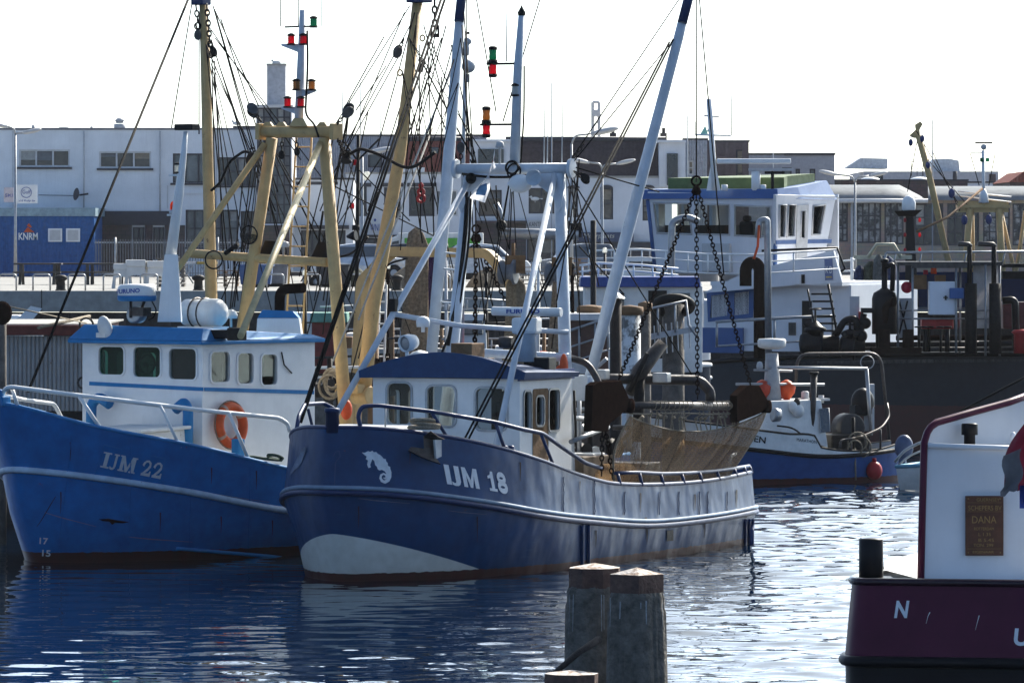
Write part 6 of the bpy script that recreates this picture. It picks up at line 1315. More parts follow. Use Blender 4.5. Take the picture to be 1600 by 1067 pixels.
mach('fire_box', lambda b: pb(b, 1342, 487, 1349, 522, DK, .3), REDP, .01)
mach('notice_board', lambda b: pb(b, 1328, 463, 1343, 520, DK + .3, .1), GREYP)
mach('pipe_line', lambda b: pt(b, [(1340, 540), (1620, 536)], DK + .4, 5), BLKP); mach('pipe_line', lambda b: pt(b, [(1400, 528), (1620, 527)], DK + .8, 4), RUST); mach('pipe_line', lambda b: pt(b, [(1300, 545), (1620, 545)], DK + .1, 3), STEEL)
# pipe shelter
sh = part(tk, 'pump_shelter', pb(pb(MB(), 1402, 409, 1566, 415, DK - .3, 2.2), 1425, 411, 1520, 419, DK - .35, .05), STEEL)
for x, y0, y1, d in ((1403, 412, 550, DK), (1426, 416, 550, DK - .2), (1494, 415, 552, DK - .3), (1500, 416, 552, DK + .4), (1540, 414, 556, DK - .3), (1562, 414, 556, DK)): part(sh, 'post', pt(MB(), [(x, y0), (x, y1)], d, 1.9, 6), GALV)
part(sh, 'side_sheet', pb(MB(), 1521, 415, 1560, 513, DK + .2, .04), M('frosted_sheet', (.6, .6, .62), .3, tr=.5))
for y in (485, 498): part(sh, 'crossrail', pt(MB(), [(1403, y), (1562, y)], DK + .1, 1.4, 6), GALV)
part(tk, 'control_cabinet', pb(MB(), 1452, 440, 1494, 492, DK - .25, .5), TW, bevel=.02); part(tk, 'cabinet_emblem', pb(pb(MB(), 1474, 464, 1481, 466, DK - .27, .02), 1476, 462, 1479, 469, DK - .275, .02), BLKP)
part(tk, 'blue_box', pb(MB(), 1484, 450, 1506, 467, DK - .5, .2), TBL, bevel=.02)
part(tk, 'red_housing', pb(MB(), 1440, 498, 1490, 514, DK + .3, .4), REDP, bevel=.03)
for xc, x1 in ((1517, 1497), (1555, 1528)):
    ex_ = part(tk, 'exhaust_stack', pc(pc(MB(), xc, 443, 553, DK - .35, 9.5), xc - 2, 385, 445, DK - .35, 4), DKIRON)
    part(ex_, 'exhaust_elbow', pt(MB(), [(xc, 386), (xc - 4, 382), (x1, 381)], DK - .35, 4, 12), STEEL)
part(tk, 'orange_beacon', MB().lathe(W(1459, 428, DK), (0, 0, 1), [(.07, 0), (.07, .14), (.04, .16)], 12), LORA); part(tk, 'red_beacon', pb(MB(), 1443, 422, 1450, 429, DK, .1), LRED)
part(tk, 'red_float', MB().lathe(W(1417, 449, DK + .5), (0, -1, 0), [(.14, 0), (.14, .05), (.02, .06)], 18), M('signal_red', (.6, .02, .06), .5))
part(tk, 'wooden_crate', pb(pb(MB(), 1429, 430, 1448, 452, DK + .2, .5), 1462, 430, 1478, 440, DK + .3, .4), WOODB, bevel=.01)
part(tk, 'cross_braced_panel', pb(MB(), 1404, 466, 1424, 528, DK + .5, .1), GREYP)
part(tk, 'panel_brace', pt(pt(MB(), [(1405, 470), (1418, 522)], DK + .45, 1.3, 6), [(1418, 470), (1405, 522)], DK + .45, 1.3, 6), BLKP)
part(tk, 'catwalk', pb(pb(MB(), 1566, 412, 1640, 418, DK + 1, .8), 1566, 424, 1640, 436, DK + 1, .8), DKIRON)
part(tk, 'top_rail', pt(pt(MB(), [(1385, 395), (1640, 393)], DK + .5, 2.0, 8), [(1385, 395), (1378, 420)], DK + .5, 2, 8), GALV)
for x in (1400, 1440, 1510, 1570): part(tk, 'top_rail_post', pt(MB(), [(x, 395), (x - 4, 414)], DK + .5, 1.3, 6), GALV)
part(tk, 'deck_tank', pb(MB(), 1567, 472, 1640, 514, DK + .6, 1), M('dark_red_tank', (.13, .03, .03), .5, var=.2), bevel=.05)
part(tk, 'pipe_bend', MB().tube(arc_pts([W(1566, 470, DK), W(1586, 468, DK), W(1588, 545, DK)], 5, .2), .09, 10), BLKP)
part(tk, 'capstan', MB().lathe(W(1597, 552, DK - .3), (0, 0, 1), [(.2, 0), (.2, .45), (.26, .5), (.2, .56), (.01, .57)], 16), REDP)
for x in (1436, 1446, 1452, 1470, 1480): mach('valve_stem', lambda b: pt(b, [(x, 550), (x, 514)], DK, 4 if x in (1446, 1480) else 2, 8).lathe(W(x, 512, DK), (0, 0, 1), [(.11, 0), (.11, .03), (.02, .04)], 10), BLKP if x != 1452 else RUST)
part(tk, 'mooring_wire', MB().tube([W(1490, 648, 136), W(1610, 585, 134)], .03, 6), BLKP)

# ================================================================ piles, nets and gear between the boats
def pile(label, xc, y0, y1, D, rpx, m, cap=None, group='timber piles between the boats'):
    t = thing('timber_pile', label, 'pile', V((W(xc, 0, D).x, D, -.5)), group)
    s = D / FPX; zt_ = W(0, y0, D).z
    part(t, 'timber', MB().lathe(V((W(xc, 0, D).x, D, -.5)), (0, 0, 1), [(rpx * s * 1.05, 0), (rpx * s, zt_ + .5), (.01, zt_ + .51)], 14), m)
    if cap == 'cone': part(t, 'cone_cap', MB().lathe(W(xc, y0, D), (0, 0, 1), [(rpx * s * 1.7, 0), (.02, .12)], 16, False), GALV)
    if cap == 'disc': part(t, 'cap', MB().lathe(W(xc, y0, D), (0, 0, 1), [(rpx * s * 1.25, -.1), (rpx * s * 1.25, .05), (.01, .09)], 16), WOODB)
    return t
pile('dark pile with pointed metal cap beside the hanging net gear', 962, 466, 0, 104, 9, M('tarred_timber', (.035, .025, .02), .8, var=.3), 'cone')
WPILE = M('flaking_white_pile', (.62, .63, .62), .8, var=.2, streak=.5, scale=4, col2=(.12, .12, .11), lo=.5, hi=.6)
pile('flaking white pile with a rusty brown cap, the wide one', 984, 484, 0, 108, 17, WPILE, 'disc')
pile('grey bare pile touching the flaking white one', 1008, 478, 0, 110, 9, WOOD, 'disc')
pile('dark pile wrapped in rope and an old tyre by the gangway', 1052, 470, 0, 118, 17, WOOD)
solo('tyre', 'old tyre hooped over the top of the rope-wrapped pile', 'tyre', MB().torus(W(1052, 478, 117.7), (0, .5, 1), .36, .1, 26, 10), BLACK)
pile('round brown timber pile left of the navy roof', 583, 482, 0, 100, 8.5, WOODB)
pile('thin dark pile behind the mustard pole foot', 612, 470, 0, 118, 4, WOODB)
pile('thin black pile before the white moored boats', 927, 345, 0, 122, 4.5, M('black_pile', (.02, .018, .018), .7))
pile('dark low pile at the far left frame edge', 4, 492, 0, 96, 6, WOOD)
solo('drum_float', 'rusty drum float on the far left pile', 'float', MB().sphere(W(3, 489, 95.6), (.17, .15, .2)), RUST)
def hung(label, spec, D, m, folds=9, dep=.6):
    """gathered net: tapering folded column. spec = [(y, x0, x1)]"""
    rows = []
    for y, x0, x1 in spec:
        row = []
        for i in range(33):
            a = 2 * PI * i / 32; k = 1 + .16 * math.sin(folds * a + y * .01) + .05 * math.sin(23 * a); w = (x1 - x0) / 2
            p = W((x0 + x1) / 2 + w * math.cos(a) * k, y, D); row.append(V((p.x, D + w * D / FPX * dep * math.sin(a) * k, p.z)))
        rows.append(row)
    return solo('hanging_net', label, 'fishing net', MB().grid(rows), m, 'nets hoisted to dry above the boats')
BNET = M('dry_brown_net', (.33, .25, .165), .9, var=.35, scale=20, streak=.8, bump=.3, tr=.15)
hung('tall brown gathered net hoisted left of the pale derrick', [(356, 648, 652), (364, 640, 660), (385, 637, 668), (450, 633, 668), (520, 629, 668), (600, 624, 670)], 103, BNET, 7)
hung('purple net strip hanging beside the tall brown net', [(385, 668, 672), (400, 666, 678), (450, 667, 681), (520, 668, 680), (575, 669, 678)], 103.6, M('purple_net', (.09, .05, .15), .9, var=.4, scale=30, bump=.3, tr=.15))
hung('pale brown net column inside the pale gantry', [(430, 798, 806), (445, 792, 820), (500, 790, 828), (570, 786, 826)], 96.5, M('pale_net', (.3, .24, .16), .9, var=.3, scale=25, streak=.7, bump=.3, tr=.15), 6)
hung('brown net column next to the right gantry leg', [(410, 868, 874), (430, 866, 880), (500, 860, 878), (570, 854, 876)], 103, BNET, 5)
hung('green net strip next to the right gantry leg', [(450, 876, 882), (470, 874, 888), (520, 872, 890), (560, 874, 886)], 103.4, M('green_net', (.03, .17, .12), .9, var=.4, scale=30, bump=.3, tr=.15), 5)
for x, y, lab in ((799, 425, 'grey roller block above the pale brown net'), (872, 428, 'grey roller block above the brown net column')):
    t = thing('roller_block', lab, 'roller block', W(x, y, 96.3))
    part(t, 'roller', MB().lathe(W(x - 8, y, 96.3), (1, -.3, 0), [(.2, -.1), (.21, -.05), (.13, 0), (.13, .08), (.21, .13), (.2, .17)], 20), M('grey_roller', (.13, .145, .17), .5, var=.2))
    part(t, 'hanger', MB().box(W(x + 6, y - 12, 96.3), (.34, .1, .3)).tube([W(x + 3, y - 20, 96.3), W(x + 3, y - 45, 96.3)], .03, 6), WOODB)
hp_ = solo('net_boom', 'horizontal steel boom hung inside the pale gantry', 'boom', MB().tube([W(780, 365, 101.5), W(904, 367, 101.5)], .095, 14).tube([W(785, 365, 101.5), W(781, 330, 101.5), W(775, 318, 101.5)], .05, 8), GALV)
part(hp_, 'end_fitting', MB().sphere(W(783, 352, 101.4), .1), DKIRON); part(hp_, 'end_plate', MB().box(W(900, 360, 101.5), (.2, .1, .25)), DKIRON)
part(hp_, 'sling_wire', MB().tube([W(905, 385, 101.5), W(975, 460, 101)], .014, 6).tube([W(781, 352, 101.5), W(735, 250, 98)], .012, 6).tube([W(898, 358, 101.5), W(905, 250, 98)], .012, 6), WIRE)
bs = thing('block_bridle', 'rusty chain bridle fanned out left of the gantry hung net', 'chain', W(744, 365, 101))
part(bs, 'swivel', MB().torus(W(744, 358, 101), (0, 1, 0), .07, .018, 16, 6).lathe(W(744, 370, 101), (0, 0, 1), [(.06, -.1), (.1, -.05), (.06, .05)], 12), RUST)
for x, y in ((716, 420), (742, 600), (741, 540), (790, 470)): part(bs, 'bridle_chain', MB().chain(W(744, 378, 101), W(x, y, 101), .1, 0, .012), RUST)
for x, y in ((778, 470), (760, 480)): part(bs, 'bridle_wire', MB().tube([W(745, 378, 101), W(x, y + 40, 101)], .014, 6), WIRE)
part(bs, 'hoist_wire', MB().tube([W(744, 355, 101), W(741, 270, 98)], .014, 6), WIRE)

# ================================================================ smaller moored boats
def small_boat(label, x0, x1, yw, ydeck, D, hm, cabin, cat='motor boat', trim=None, bow=-1):
    """side-on boat: pointed hull, cabin list [(x0,y0,x1,y1,mat,taper)]"""
    a, b = W(x0, yw, D), W(x1, yw, D); L = b.x - a.x; zd = W(0, ydeck, D).z
    t = thing('moored_boat', label, cat, V((a.x + L / 2, D, 0)), 'boats moored along the far quay'); rows = []
    for z, f in ((-.3, .7), (zd * .4, .92), (zd, 1.0)):
        row = []
        for i in range(25):
            q = PI * 2 * i / 24; c, s_ = math.cos(q), math.sin(q); k = .5 * L * (1 if bow * c < 0 else 1.0)
            px_ = a.x + L / 2 + math.copysign(abs(c) ** .8, c) * k * (f if bow * c > 0 else 1)
            row.append(V((px_, D + math.copysign(abs(s_) ** (.55 if bow * c < 0 else .9), s_) * L * .16 * f, z + (.22 * L * .12 if bow * c > 0 else 0) * abs(c) * (z > 0))))
        rows.append(row)
    h = part(t, 'hull', MB().grid(rows), hm)
    part(h, 'deck', MB().add(rows[-1][:-1], [tuple(range(24))]), WHITE2)
    part(h, 'gunwale', MB().tube(rows[-1][:-1], .05, 6, closed=True), trim or WHITE)
    for c in cabin:
        x0_, y0_, x1_, y1_, m = c[:5]; mb = MB(); p, q = W(x0_, y1_, D), W(x1_, y0_, D)
        mb.box(V(((p.x + q.x) / 2, D, (p.z + q.z) / 2)), (q.x - p.x, c[6] if len(c) > 6 else 1.6, q.z - p.z), None, c[5] if len(c) > 5 else .92)
        part(t, 'cabin' if m is not DGLASS else 'window', mb, m, bevel=.02)
    return t
bt = small_boat('white workboat with navy roof edge moored before the tanker', 880, 1110, 650, 570, 128, M('dark_boat_hull', (.05, .06, .08), .5, var=.2), [(912, 446, 1095, 580, WHITE2, 1, 2.2), (905, 432, 1092, 448, M('navy_roof', (.03, .07, .26), .5), .98, 2.6)])
part(bt, 'window', pb(MB(), 955, 458, 975, 482, 126.85, .06), DGLASS); part(bt, 'doorway', pb(MB(), 1013, 454, 1042, 560, 126.85, .06), INT)
part(bt, 'window', pb(MB(), 1050, 458, 1078, 480, 126.85, .06), DGLASS)
railing(bt, [(905, 415), (935, 411), (1000, 414), (1060, 420)], 127.5, (0, 10, 20), (910, 935, 960, 990, 1020, 1050), WHITE, 1.8)
bt = small_boat('white cabin cruiser behind the navy-roofed workboat', 955, 1110, 600, 470, 150, WHITE, [(965, 402, 1100, 475, WHITE, .8, 2.6), (980, 408, 1080, 418, DGLASS, .97, 2.66)])
railing(bt, [(920, 395), (990, 388), (1050, 392)], 149, (0, 14), (925, 955, 985, 1015, 1045), GALV, 1.2)
gw = solo('gangway', 'aluminium gangway with handrail sloping down beside the tyre pile', 'gangway', railing(None, [(1000, 486), (1072, 470), (1076, 508), (1092, 530)], 117, (0,), (), GALV, 2.2, True), GALV)
part(gw, 'deck_frame', MB().hexa([W(1000, 534, 117), W(1088, 518, 117), W(1088, 518, 117.8), W(1000, 534, 117.8)], [W(1000, 524, 117), W(1086, 510, 117), W(1086, 510, 117.8), W(1000, 524, 117.8)]), GALV)
for k in range(9): part(gw, 'baluster', pt(MB(), [(1004 + k * 9, 512 - k * 1.6), (1006 + k * 9, 560 - k * 2)], 117, 1.1, 5), GALV)
for x, y in ((1002, 487), (1028, 481), (1055, 475)): part(gw, 'rail_post', pt(MB(), [(x, y), (x, 528 - (x - 1000) * .15)], 117, 1.6, 6), GALV)
bt = small_boat('low wooden boat with red cabin and green awning behind the two cutters', 478, 640, 660, 580, 122, M('grey_boat_hull', (.14, .14, .13), .6, var=.3), [(488, 500, 536, 585, M('faded_red_cabin', (.2, .04, .035), .6, var=.2), .95, 1.6), (486, 488, 545, 503, M('faded_green_awning', (.12, .28, .22), .7, var=.2), .95, 1.8), (540, 520, 580, 585, WHITE2, .9, 1.4)])
railing(bt, [(480, 560), (560, 556), (640, 562)], 121, (0, 14, 26), (490, 520, 550, 585, 615), STEEL, 2)
bt = small_boat('white cabin boat between the tall brown net and the gantry leg', 640, 800, 660, 575, 118, WHITE2, [(700, 490, 762, 585, WHITE2, .9, 1.6), (708, 500, 755, 522, DGLASS, .97, 1.66), (770, 540, 850, 585, GREYP, .9, 1.4)])
railing(bt, [(690, 470), (740, 466), (790, 470)], 117.5, (0, 16), (700, 730, 760, 785), GALV, 1.6)
bt = small_boat('brown-decked boat with sunlit rails right of the navy wheelhouse', 820, 960, 680, 600, 112, M('brown_boat_hull', (.1, .07, .05), .6, var=.3), [(888, 500, 950, 600, M('brown_cabin', (.11, .06, .045), .55, var=.2), .96, 1.7), (884, 489, 956, 500, GREYP, .95, 1.9)])
part(bt, 'hatch_dome', MB().lathe(W(922, 486, 112), (0, 0, 1), [(.26, -.1), (.26, .06), (.22, .1), (.02, .12)], 16), WOODB)
railing(bt, [(880, 520), (925, 505), (958, 494)], 111, (0, 26, 50), (885, 905, 930, 950), GALV, 2.2)
railing(bt, [(545, 588), (640, 586)], 110, (0, 10), (560, 600, 630), GALV, 2) if False else None
bt = small_boat('white launch moored at the far left before the quay', -40, 68, 620, 512, 118, WHITE2, [(-30, 492, 40, 515, WHITE, .85, 1.4)], trim=WHITE)
part(bt, 'foredeck_plank', MB().hexa([W(12, 512, 117), W(40, 512, 117), W(40, 512, 117.4), W(12, 512, 117.4)], [W(48, 478, 117), W(66, 482, 117), W(66, 482, 117.4), W(48, 478, 117.4)]), WHITE)
# ribbed steel pontoon at the left
PON = wave_mat('ribbed_grey_sheet', (.27, .26, .25), 'X', 1.9, .6, .05, streak=.75, rust=.35)
po = thing('steel_pontoon', 'grey ribbed steel pontoon with a rusty red top beam at the left', 'pontoon', V((W(50, 0, 103).x, 103, 0)))
body = MB(); rows = []
xs_ = np.linspace(-60, 160, 133)
for y in (525, 900): rows.append([V((W(x, y, 103).x, 103 + .016 * (1 if math.sin((x + 60) / 220 * 33 * 2 * PI) > .2 else -1), W(x, y, 103).z)) for x in xs_])
part(po, 'ribbed_side', body.grid(rows, False), M('weathered_grey_sheet', (.36, .35, .335), .6, var=.15, streak=.5, rust=.35, scale=3))
part(po, 'painted_shade_band', pb(MB(), -60, 642, 162, 900, 102.93, .02), M('painted_shade_sheet', (.015, .014, .014), .8, var=.3))  # near-black sheet paints the shade over the lower ribbed side
part(po, 'top_beam', pb(MB(), -60, 508, 150, 524, 102.8, 6), M('rusty_red_beam', (.16, .04, .03), .7, var=.3, rust=.5), bevel=.02)
part(po, 'deck_plate', pb(MB(), -60, 506, 158, 508.5, 102.9, 6), CONC)
part(po, 'lashed_ropes', MB().torus(W(135, 507, 102.6), (0, 1, .3), .12, .02, 14, 6).tube([W(137, 512, 102.6), W(130, 620, 102.6)], .02, 6).torus(W(130, 598, 102.5), (.3, 1, 0), .1, .02, 12, 6), ROPED)
part(po, 'mooring_line', MB().tube([W(10, 478, 98), W(135, 505, 102.6)], .012, 6).tube([W(60, 512, 102), W(140, 494, 104)], .03, 6), ROPE)

# ================================================================ far cutters and masts at the right
fc_ = thing('fishing_cutter', 'far cutter with mustard gantry and leaning derrick behind the tanker', 'fishing boat', V((W(1530, 0, 172).x, 172, 0)))
part(fc_, 'hull', MB().hexa([W(1400, 480, 172), W(1660, 480, 172), W(1660, 480, 178), W(1400, 480, 178)], [W(1390, 425, 171), W(1670, 425, 171), W(1670, 425, 179), W(1390, 425, 179)]), NAVY)
part(fc_, 'derrick', pt(MB(), [(1482, 410), (1452, 275), (1435, 212)], 172, 5, 10), YEL)
part(fc_, 'derrick_head', MB().prism([W(x, y, 172) for x, y in [(1428, 216), (1438, 216), (1437, 203), (1442, 194), (1438, 190), (1430, 195), (1431, 203), (1421, 212)]], (0, .2, 0)), YEL)
part(fc_, 'gantry', pb(pb(MB(), 1496, 315, 1576, 332, 172, .5), 1496, 320, 1578, 325, 171.9, .7), YEL)
for x0, x1 in ((1515, 1509), (1561, 1566)): part(fc_, 'gantry_leg', pt(MB(), [(x0, 326), (x1, 425)], 172, 5.5, 8), YEL)
for x0, x1 in ((1564, 1585), (1602, 1588), (1519, 1521)): part(fc_, 'strut', pt(MB(), [(x0, 330), (x1, 425)], 172.4, 3, 8), YEL)
wm = part(fc_, 'light_mast', pt(MB(), [(1537, 318), (1536, 235)], 172, 2.6, 10), WHITE)
part(wm, 'cone_base', MB().lathe(W(1537, 317, 172), (0, 0, 1), [(.16, 0), (.12, .25), (.05, .42)], 14), WHITE); part(wm, 'scanner_bar', pb(MB(), 1524, 222, 1551, 224.5, 172, .15), DKIRON); part(wm, 'radar_ball', MB().sphere(W(1537, 230, 172), .09), GREYP)
part(wm, 'yard', pt(MB(), [(1516, 239), (1555, 239)], 172, .7, 6), GREYP)
for x in (1534, 1543): part(wm, 'green_lamp', MB().lathe(W(x, 250, 171.9), (0, 0, 1), [(.05, -.06), (.06, 0), (.05, .06)], 10), LGRN)
part(fc_, 'roof_rail', pt(pt(MB(), [(1497, 299), (1580, 308)], 172.5, 1.2, 6), [(1497, 306), (1580, 316)], 172.5, 1, 6), WHITE)
wires(fc_, [(W(1432, 205, 172), W(1497, 318, 172)), (W(1450, 250, 172), W(1520, 330, 172)), (W(1434, 215, 172), W(1418, 300, 172)), (W(1516, 240, 172), W(1530, 290, 172)), (W(1555, 240, 172), W(1545, 290, 172)), (W(1456, 235, 172), W(1500, 330, 172))], .014)
part(fc_, 'tow_rope', MB().tube([W(1535, 295, 171), W(1480, 340, 170), W(1432, 362, 168)], .04, 6), WOODB)
gp = 'blue floats hung on the far cutter'
for x, y, lab in ((1423, 223, 'leftmost blue float under the far leaning derrick head'), (1441, 217, 'blue float right of the far leaning derrick head'), (1450, 258, 'blue float halfway down the far leaning derrick'), (1487, 302, 'blue float just left of the far mustard gantry beam'), (1507, 344, 'blue float below the left end of the far gantry'), (1545, 343, 'blue float hung inside the far mustard gantry')):
    solo('net_float', lab, 'float', MB().sphere(W(x, y, 171.5), (.07 if x < 1480 else .1, .07, .11 if x < 1480 else .15)).tube([W(x, y, 171.5), W(x + 2, y - 11, 171.5)], .012, 5), M('blue_float', (.03, .045, .14), .5), gp)
dm = thing('radar_mast', 'black mast topped with a big white satellite dome', 'mast', V((W(1422, 0, 166).x, 166, 0)))
part(dm, 'post', MB().hexa([W(1414, 480, 166), W(1436, 480, 166), W(1436, 480, 166.5), W(1414, 480, 166.5)], [W(1415, 337, 166), W(1427, 337, 166), W(1427, 337, 166.4), W(1415, 337, 166.4)]), BLKP)
part(dm, 'platform', MB().hexa([W(1404, 338, 165.8), W(1430, 338, 165.8), W(1430, 338, 166.6), W(1404, 338, 166.6)], [W(1397, 330, 165.6), W(1441, 328, 165.6), W(1441, 328, 166.8), W(1397, 330, 166.8)]), BLKP)
part(dm, 'satellite_dome', MB().lathe(W(1420, 330, 166), (0, 0, 1), [(.17, 0), (.2, .06), (.2, .25), (.16, .37), (.08, .44), (.01, .46)], 20), WHITE)
for x, y in ((1414, 344), (1437, 344), (1437, 367), (1414, 367), (1437, 390), (1414, 391)): part(dm, 'red_lamp', MB().lathe(W(x, y, 165.8), (0, 0, 1), [(.03, -.06), (.045, 0), (.03, .06)], 10), LRED)
np_ = thing('net_pile', 'heap of dark blue and olive nets slung behind the tanker house', 'fishing net', V((W(1370, 0, 160).x, 160, W(0, 470, 160).z)))
for k, (x0, x1, yt, m) in enumerate(((1334, 1352, 415, M('dark_blue_net', (.03, .05, .12), .9, var=.4, scale=14, bump=.3)), (1348, 1372, 408, M('olive_net', (.07, .075, .045), .9, var=.4, scale=14, bump=.3)), (1366, 1400, 400, MATS['dark_blue_net']), (1362, 1380, 398, M('grey_net', (.12, .12, .11), .9, var=.3, scale=14, bump=.3)))):
    rows = [[V((W((x0 + x1) / 2 + (x1 - x0) / 2 * math.cos(q) * (1 + .08 * math.sin(7 * q)) * f, 0, 160).x, 160 + .3 * math.sin(q) - .2 * k, W(0, y, 160).z)) for q in [2 * PI * i / 28 for i in range(29)]] for y, f in ((470, 1), (430, 1), (yt + 8, .85), (yt, .3))]
    part(np_, 'net_hank', MB().grid(rows), m)
cf = thing('gantry', 'cream trapezoid frame and rail standing over the dark net heap', 'gantry', V((W(1385, 0, 162).x, 162, W(0, 410, 162).z)))
part(cf, 'frame', pt(MB(), [(1356, 402), (1370, 382), (1396, 382), (1408, 402)], 162, 3, 8), M('cream_paint', (.55, .5, .35), .5)); part(cf, 'beam', pb(MB(), 1334, 399, 1425, 405, 162, .3), MATS['cream_paint'])
rl = solo('boat_rail', 'white railing mast standing between tanker wing and net heap', 'railing', pt(pt(pt(pt(MB(), [(1331, 402), (1331, 460)], 150, 2.5), [(1315, 408), (1336, 406)], 150, 1.5), [(1315, 424), (1336, 423)], 150, 1.5), [(1312, 440), (1336, 439)], 150, 1.5), WHITE)

# ---------------------------------------------------------------- working-deck clutter of the two cutters and the boats behind
rnd = random.Random(21)
for x0, y0, x1, y1, u_, r_, m in ((905, 620, 905, 735, -7.2, .035, GALV), (900, 640, 960, 636, -7.4, .03, GALV), (922, 655, 922, 735, -7.8, .05, DKIRON), (958, 668, 985, 668, -8.4, .04, STEEL), (1000, 600, 1000, 640, -9.2, .06, STEEL), (948, 560, 905, 600, -7.6, .03, GALV), (970, 690, 1005, 650, -8.8, .03, ROPE)):
    part(ship, 'deck_pipe', MB().tube([B.pu(x0, y0, u_), B.pu(x1, y1, u_)], r_, 8), m)
for x, y, u_, r_ in ((912, 705, -7.3, .14), (930, 715, -7.9, .12), (960, 700, -8.6, .16), (915, 672, -7.5, .1)):
    part(ship, 'winch_wheel', MB().lathe(B.pu(x, y, u_), B.R @ V((.3, 1, 0)), [(r_, -.05), (r_ * .6, -.03), (r_ * .6, .05), (r_, .07)], 16), DKIRON if r_ > .11 else GALV)
solo('fish_crate', 'grey fish crate standing behind the navy wheelhouse', 'crate', MB().box(B.pu(905, 722, -7.0), (.5, .7, .3), B.R), GREYP, bevel=.02, ang=B.ang)
part(ship, 'hose', MB().tube(arc_pts([B.pu(897, 610, -6.1), B.pu(900, 690, -6.2), B.pu(893, 705, -6.3)], 5, .2), .02, 6), BLACK)
for x, y0, y1, u_ in ((515, 560, 660, -7.6), (528, 575, 660, -7.9), (590, 560, 640, -8.6), (603, 575, 640, -9)):
    part(shp2, 'deck_post', MB().tube([C.pu(x, y0, u_), C.pu(x + 2, y1, u_)], .045, 8), DKIRON if x % 2 else RUST)
for x, y, u_ in ((500, 610, -7.5), (535, 600, -8.2), (598, 600, -8.8)):
    part(shp2, 'winch_drum', MB().lathe(C.pu(x, y, u_), C.R @ V((0, 1, 0)), [(.2, -.22), (.2, -.18), (.12, -.16), (.12, .16), (.2, .18), (.2, .22)], 16), DKIRON)
part(shp2, 'hanging_chain', MB().chain(C.pu(597, 560, -8), C.pu(590, 650, -8), .11, 0, .014), RUST); part(shp2, 'hanging_chain', MB().chain(C.pu(606, 545, -8), C.pu(603, 650, -8), .11, 0, .014), RUST)
part(shp2, 'aft_rail', MB().tube([C.pu(480, 575, -9), C.pu(640, 572, -9)], .025, 6).tube([C.pu(480, 590, -9), C.pu(640, 587, -9)], .02, 6), WHITE2)
def jetty(label, x0, x1, y, D, posts, m, drop=60):
    t = thing('jetty', label, 'jetty', V((W((x0 + x1) / 2, 0, D).x, D, 0)), 'floating jetties between the boats')
    part(t, 'walkway', pb(MB(), x0, y, x1, y + 7, D, 1.4), m)
    for x in posts: part(t, 'jetty_pile', pt(MB(), [(x, y - rnd.uniform(20, 45)), (x, y + drop + 60)], D + .6, 3, 8), WOODB)
    railing(t, [(x0, y - 30), ((x0 + x1) / 2, y - 31), (x1, y - 30)], D + 1.2, (0, 11, 22, 30), list(np.arange(x0 + 6, x1, 24)), GALV, 1.5)
    return t
jetty('white-railed jetty crossing behind the two cutters, nearest the quay', 500, 700, 545, 135, (520, 570, 640, 690), CONC)
jetty('sunlit jetty behind the pale gantry, before the white boats', 690, 905, 560, 130, (705, 760, 850), WOODB)
for k, (x, y, w_, h_, D, m, lab) in enumerate(((668, 555, 26, 20, 126, M('teal_box', (.05, .2, .2), .6), 'teal box on the low boats behind the tall brown net'), (540, 535, 20, 18, 121, WOODB, 'small wooden crate before the red cabin boat'), (850, 560, 24, 22, 115, ORANGE, 'orange tub beside the right pale gantry leg'), (905, 575, 22, 18, 111, GREYP, 'grey tub on the brown-decked boat'), (735, 560, 22, 22, 112, REDP, 'red tub in front of the white cabin boat'))):
    mbx = MB(); a_, b_ = W(x - w_ / 2, y + h_ / 2, D), W(x + w_ / 2, y - h_ / 2, D)
    mbx.box((a_ + b_) / 2, (b_.x - a_.x, .4, b_.z - a_.z), None, 1.1)
    solo('deck_tub', lab, 'tub', mbx, m, bevel=.02)
bt = small_boat('grey launch with dark wheelhouse left of the tanker davits', 990, 1110, 660, 590, 131, M('slate_boat_hull', (.07, .08, .1), .5, var=.2), [(1000, 540, 1060, 595, M('slate_cabin', (.16, .17, .19), .5, var=.2), .92, 1.6), (1006, 548, 1054, 562, DGLASS, .97, 1.66)])
bt = small_boat('small white open boat below the far quay at centre left', 430, 520, 545, 505, 150, WHITE2, [(455, 488, 490, 508, WHITE2, .85, 1.2)])

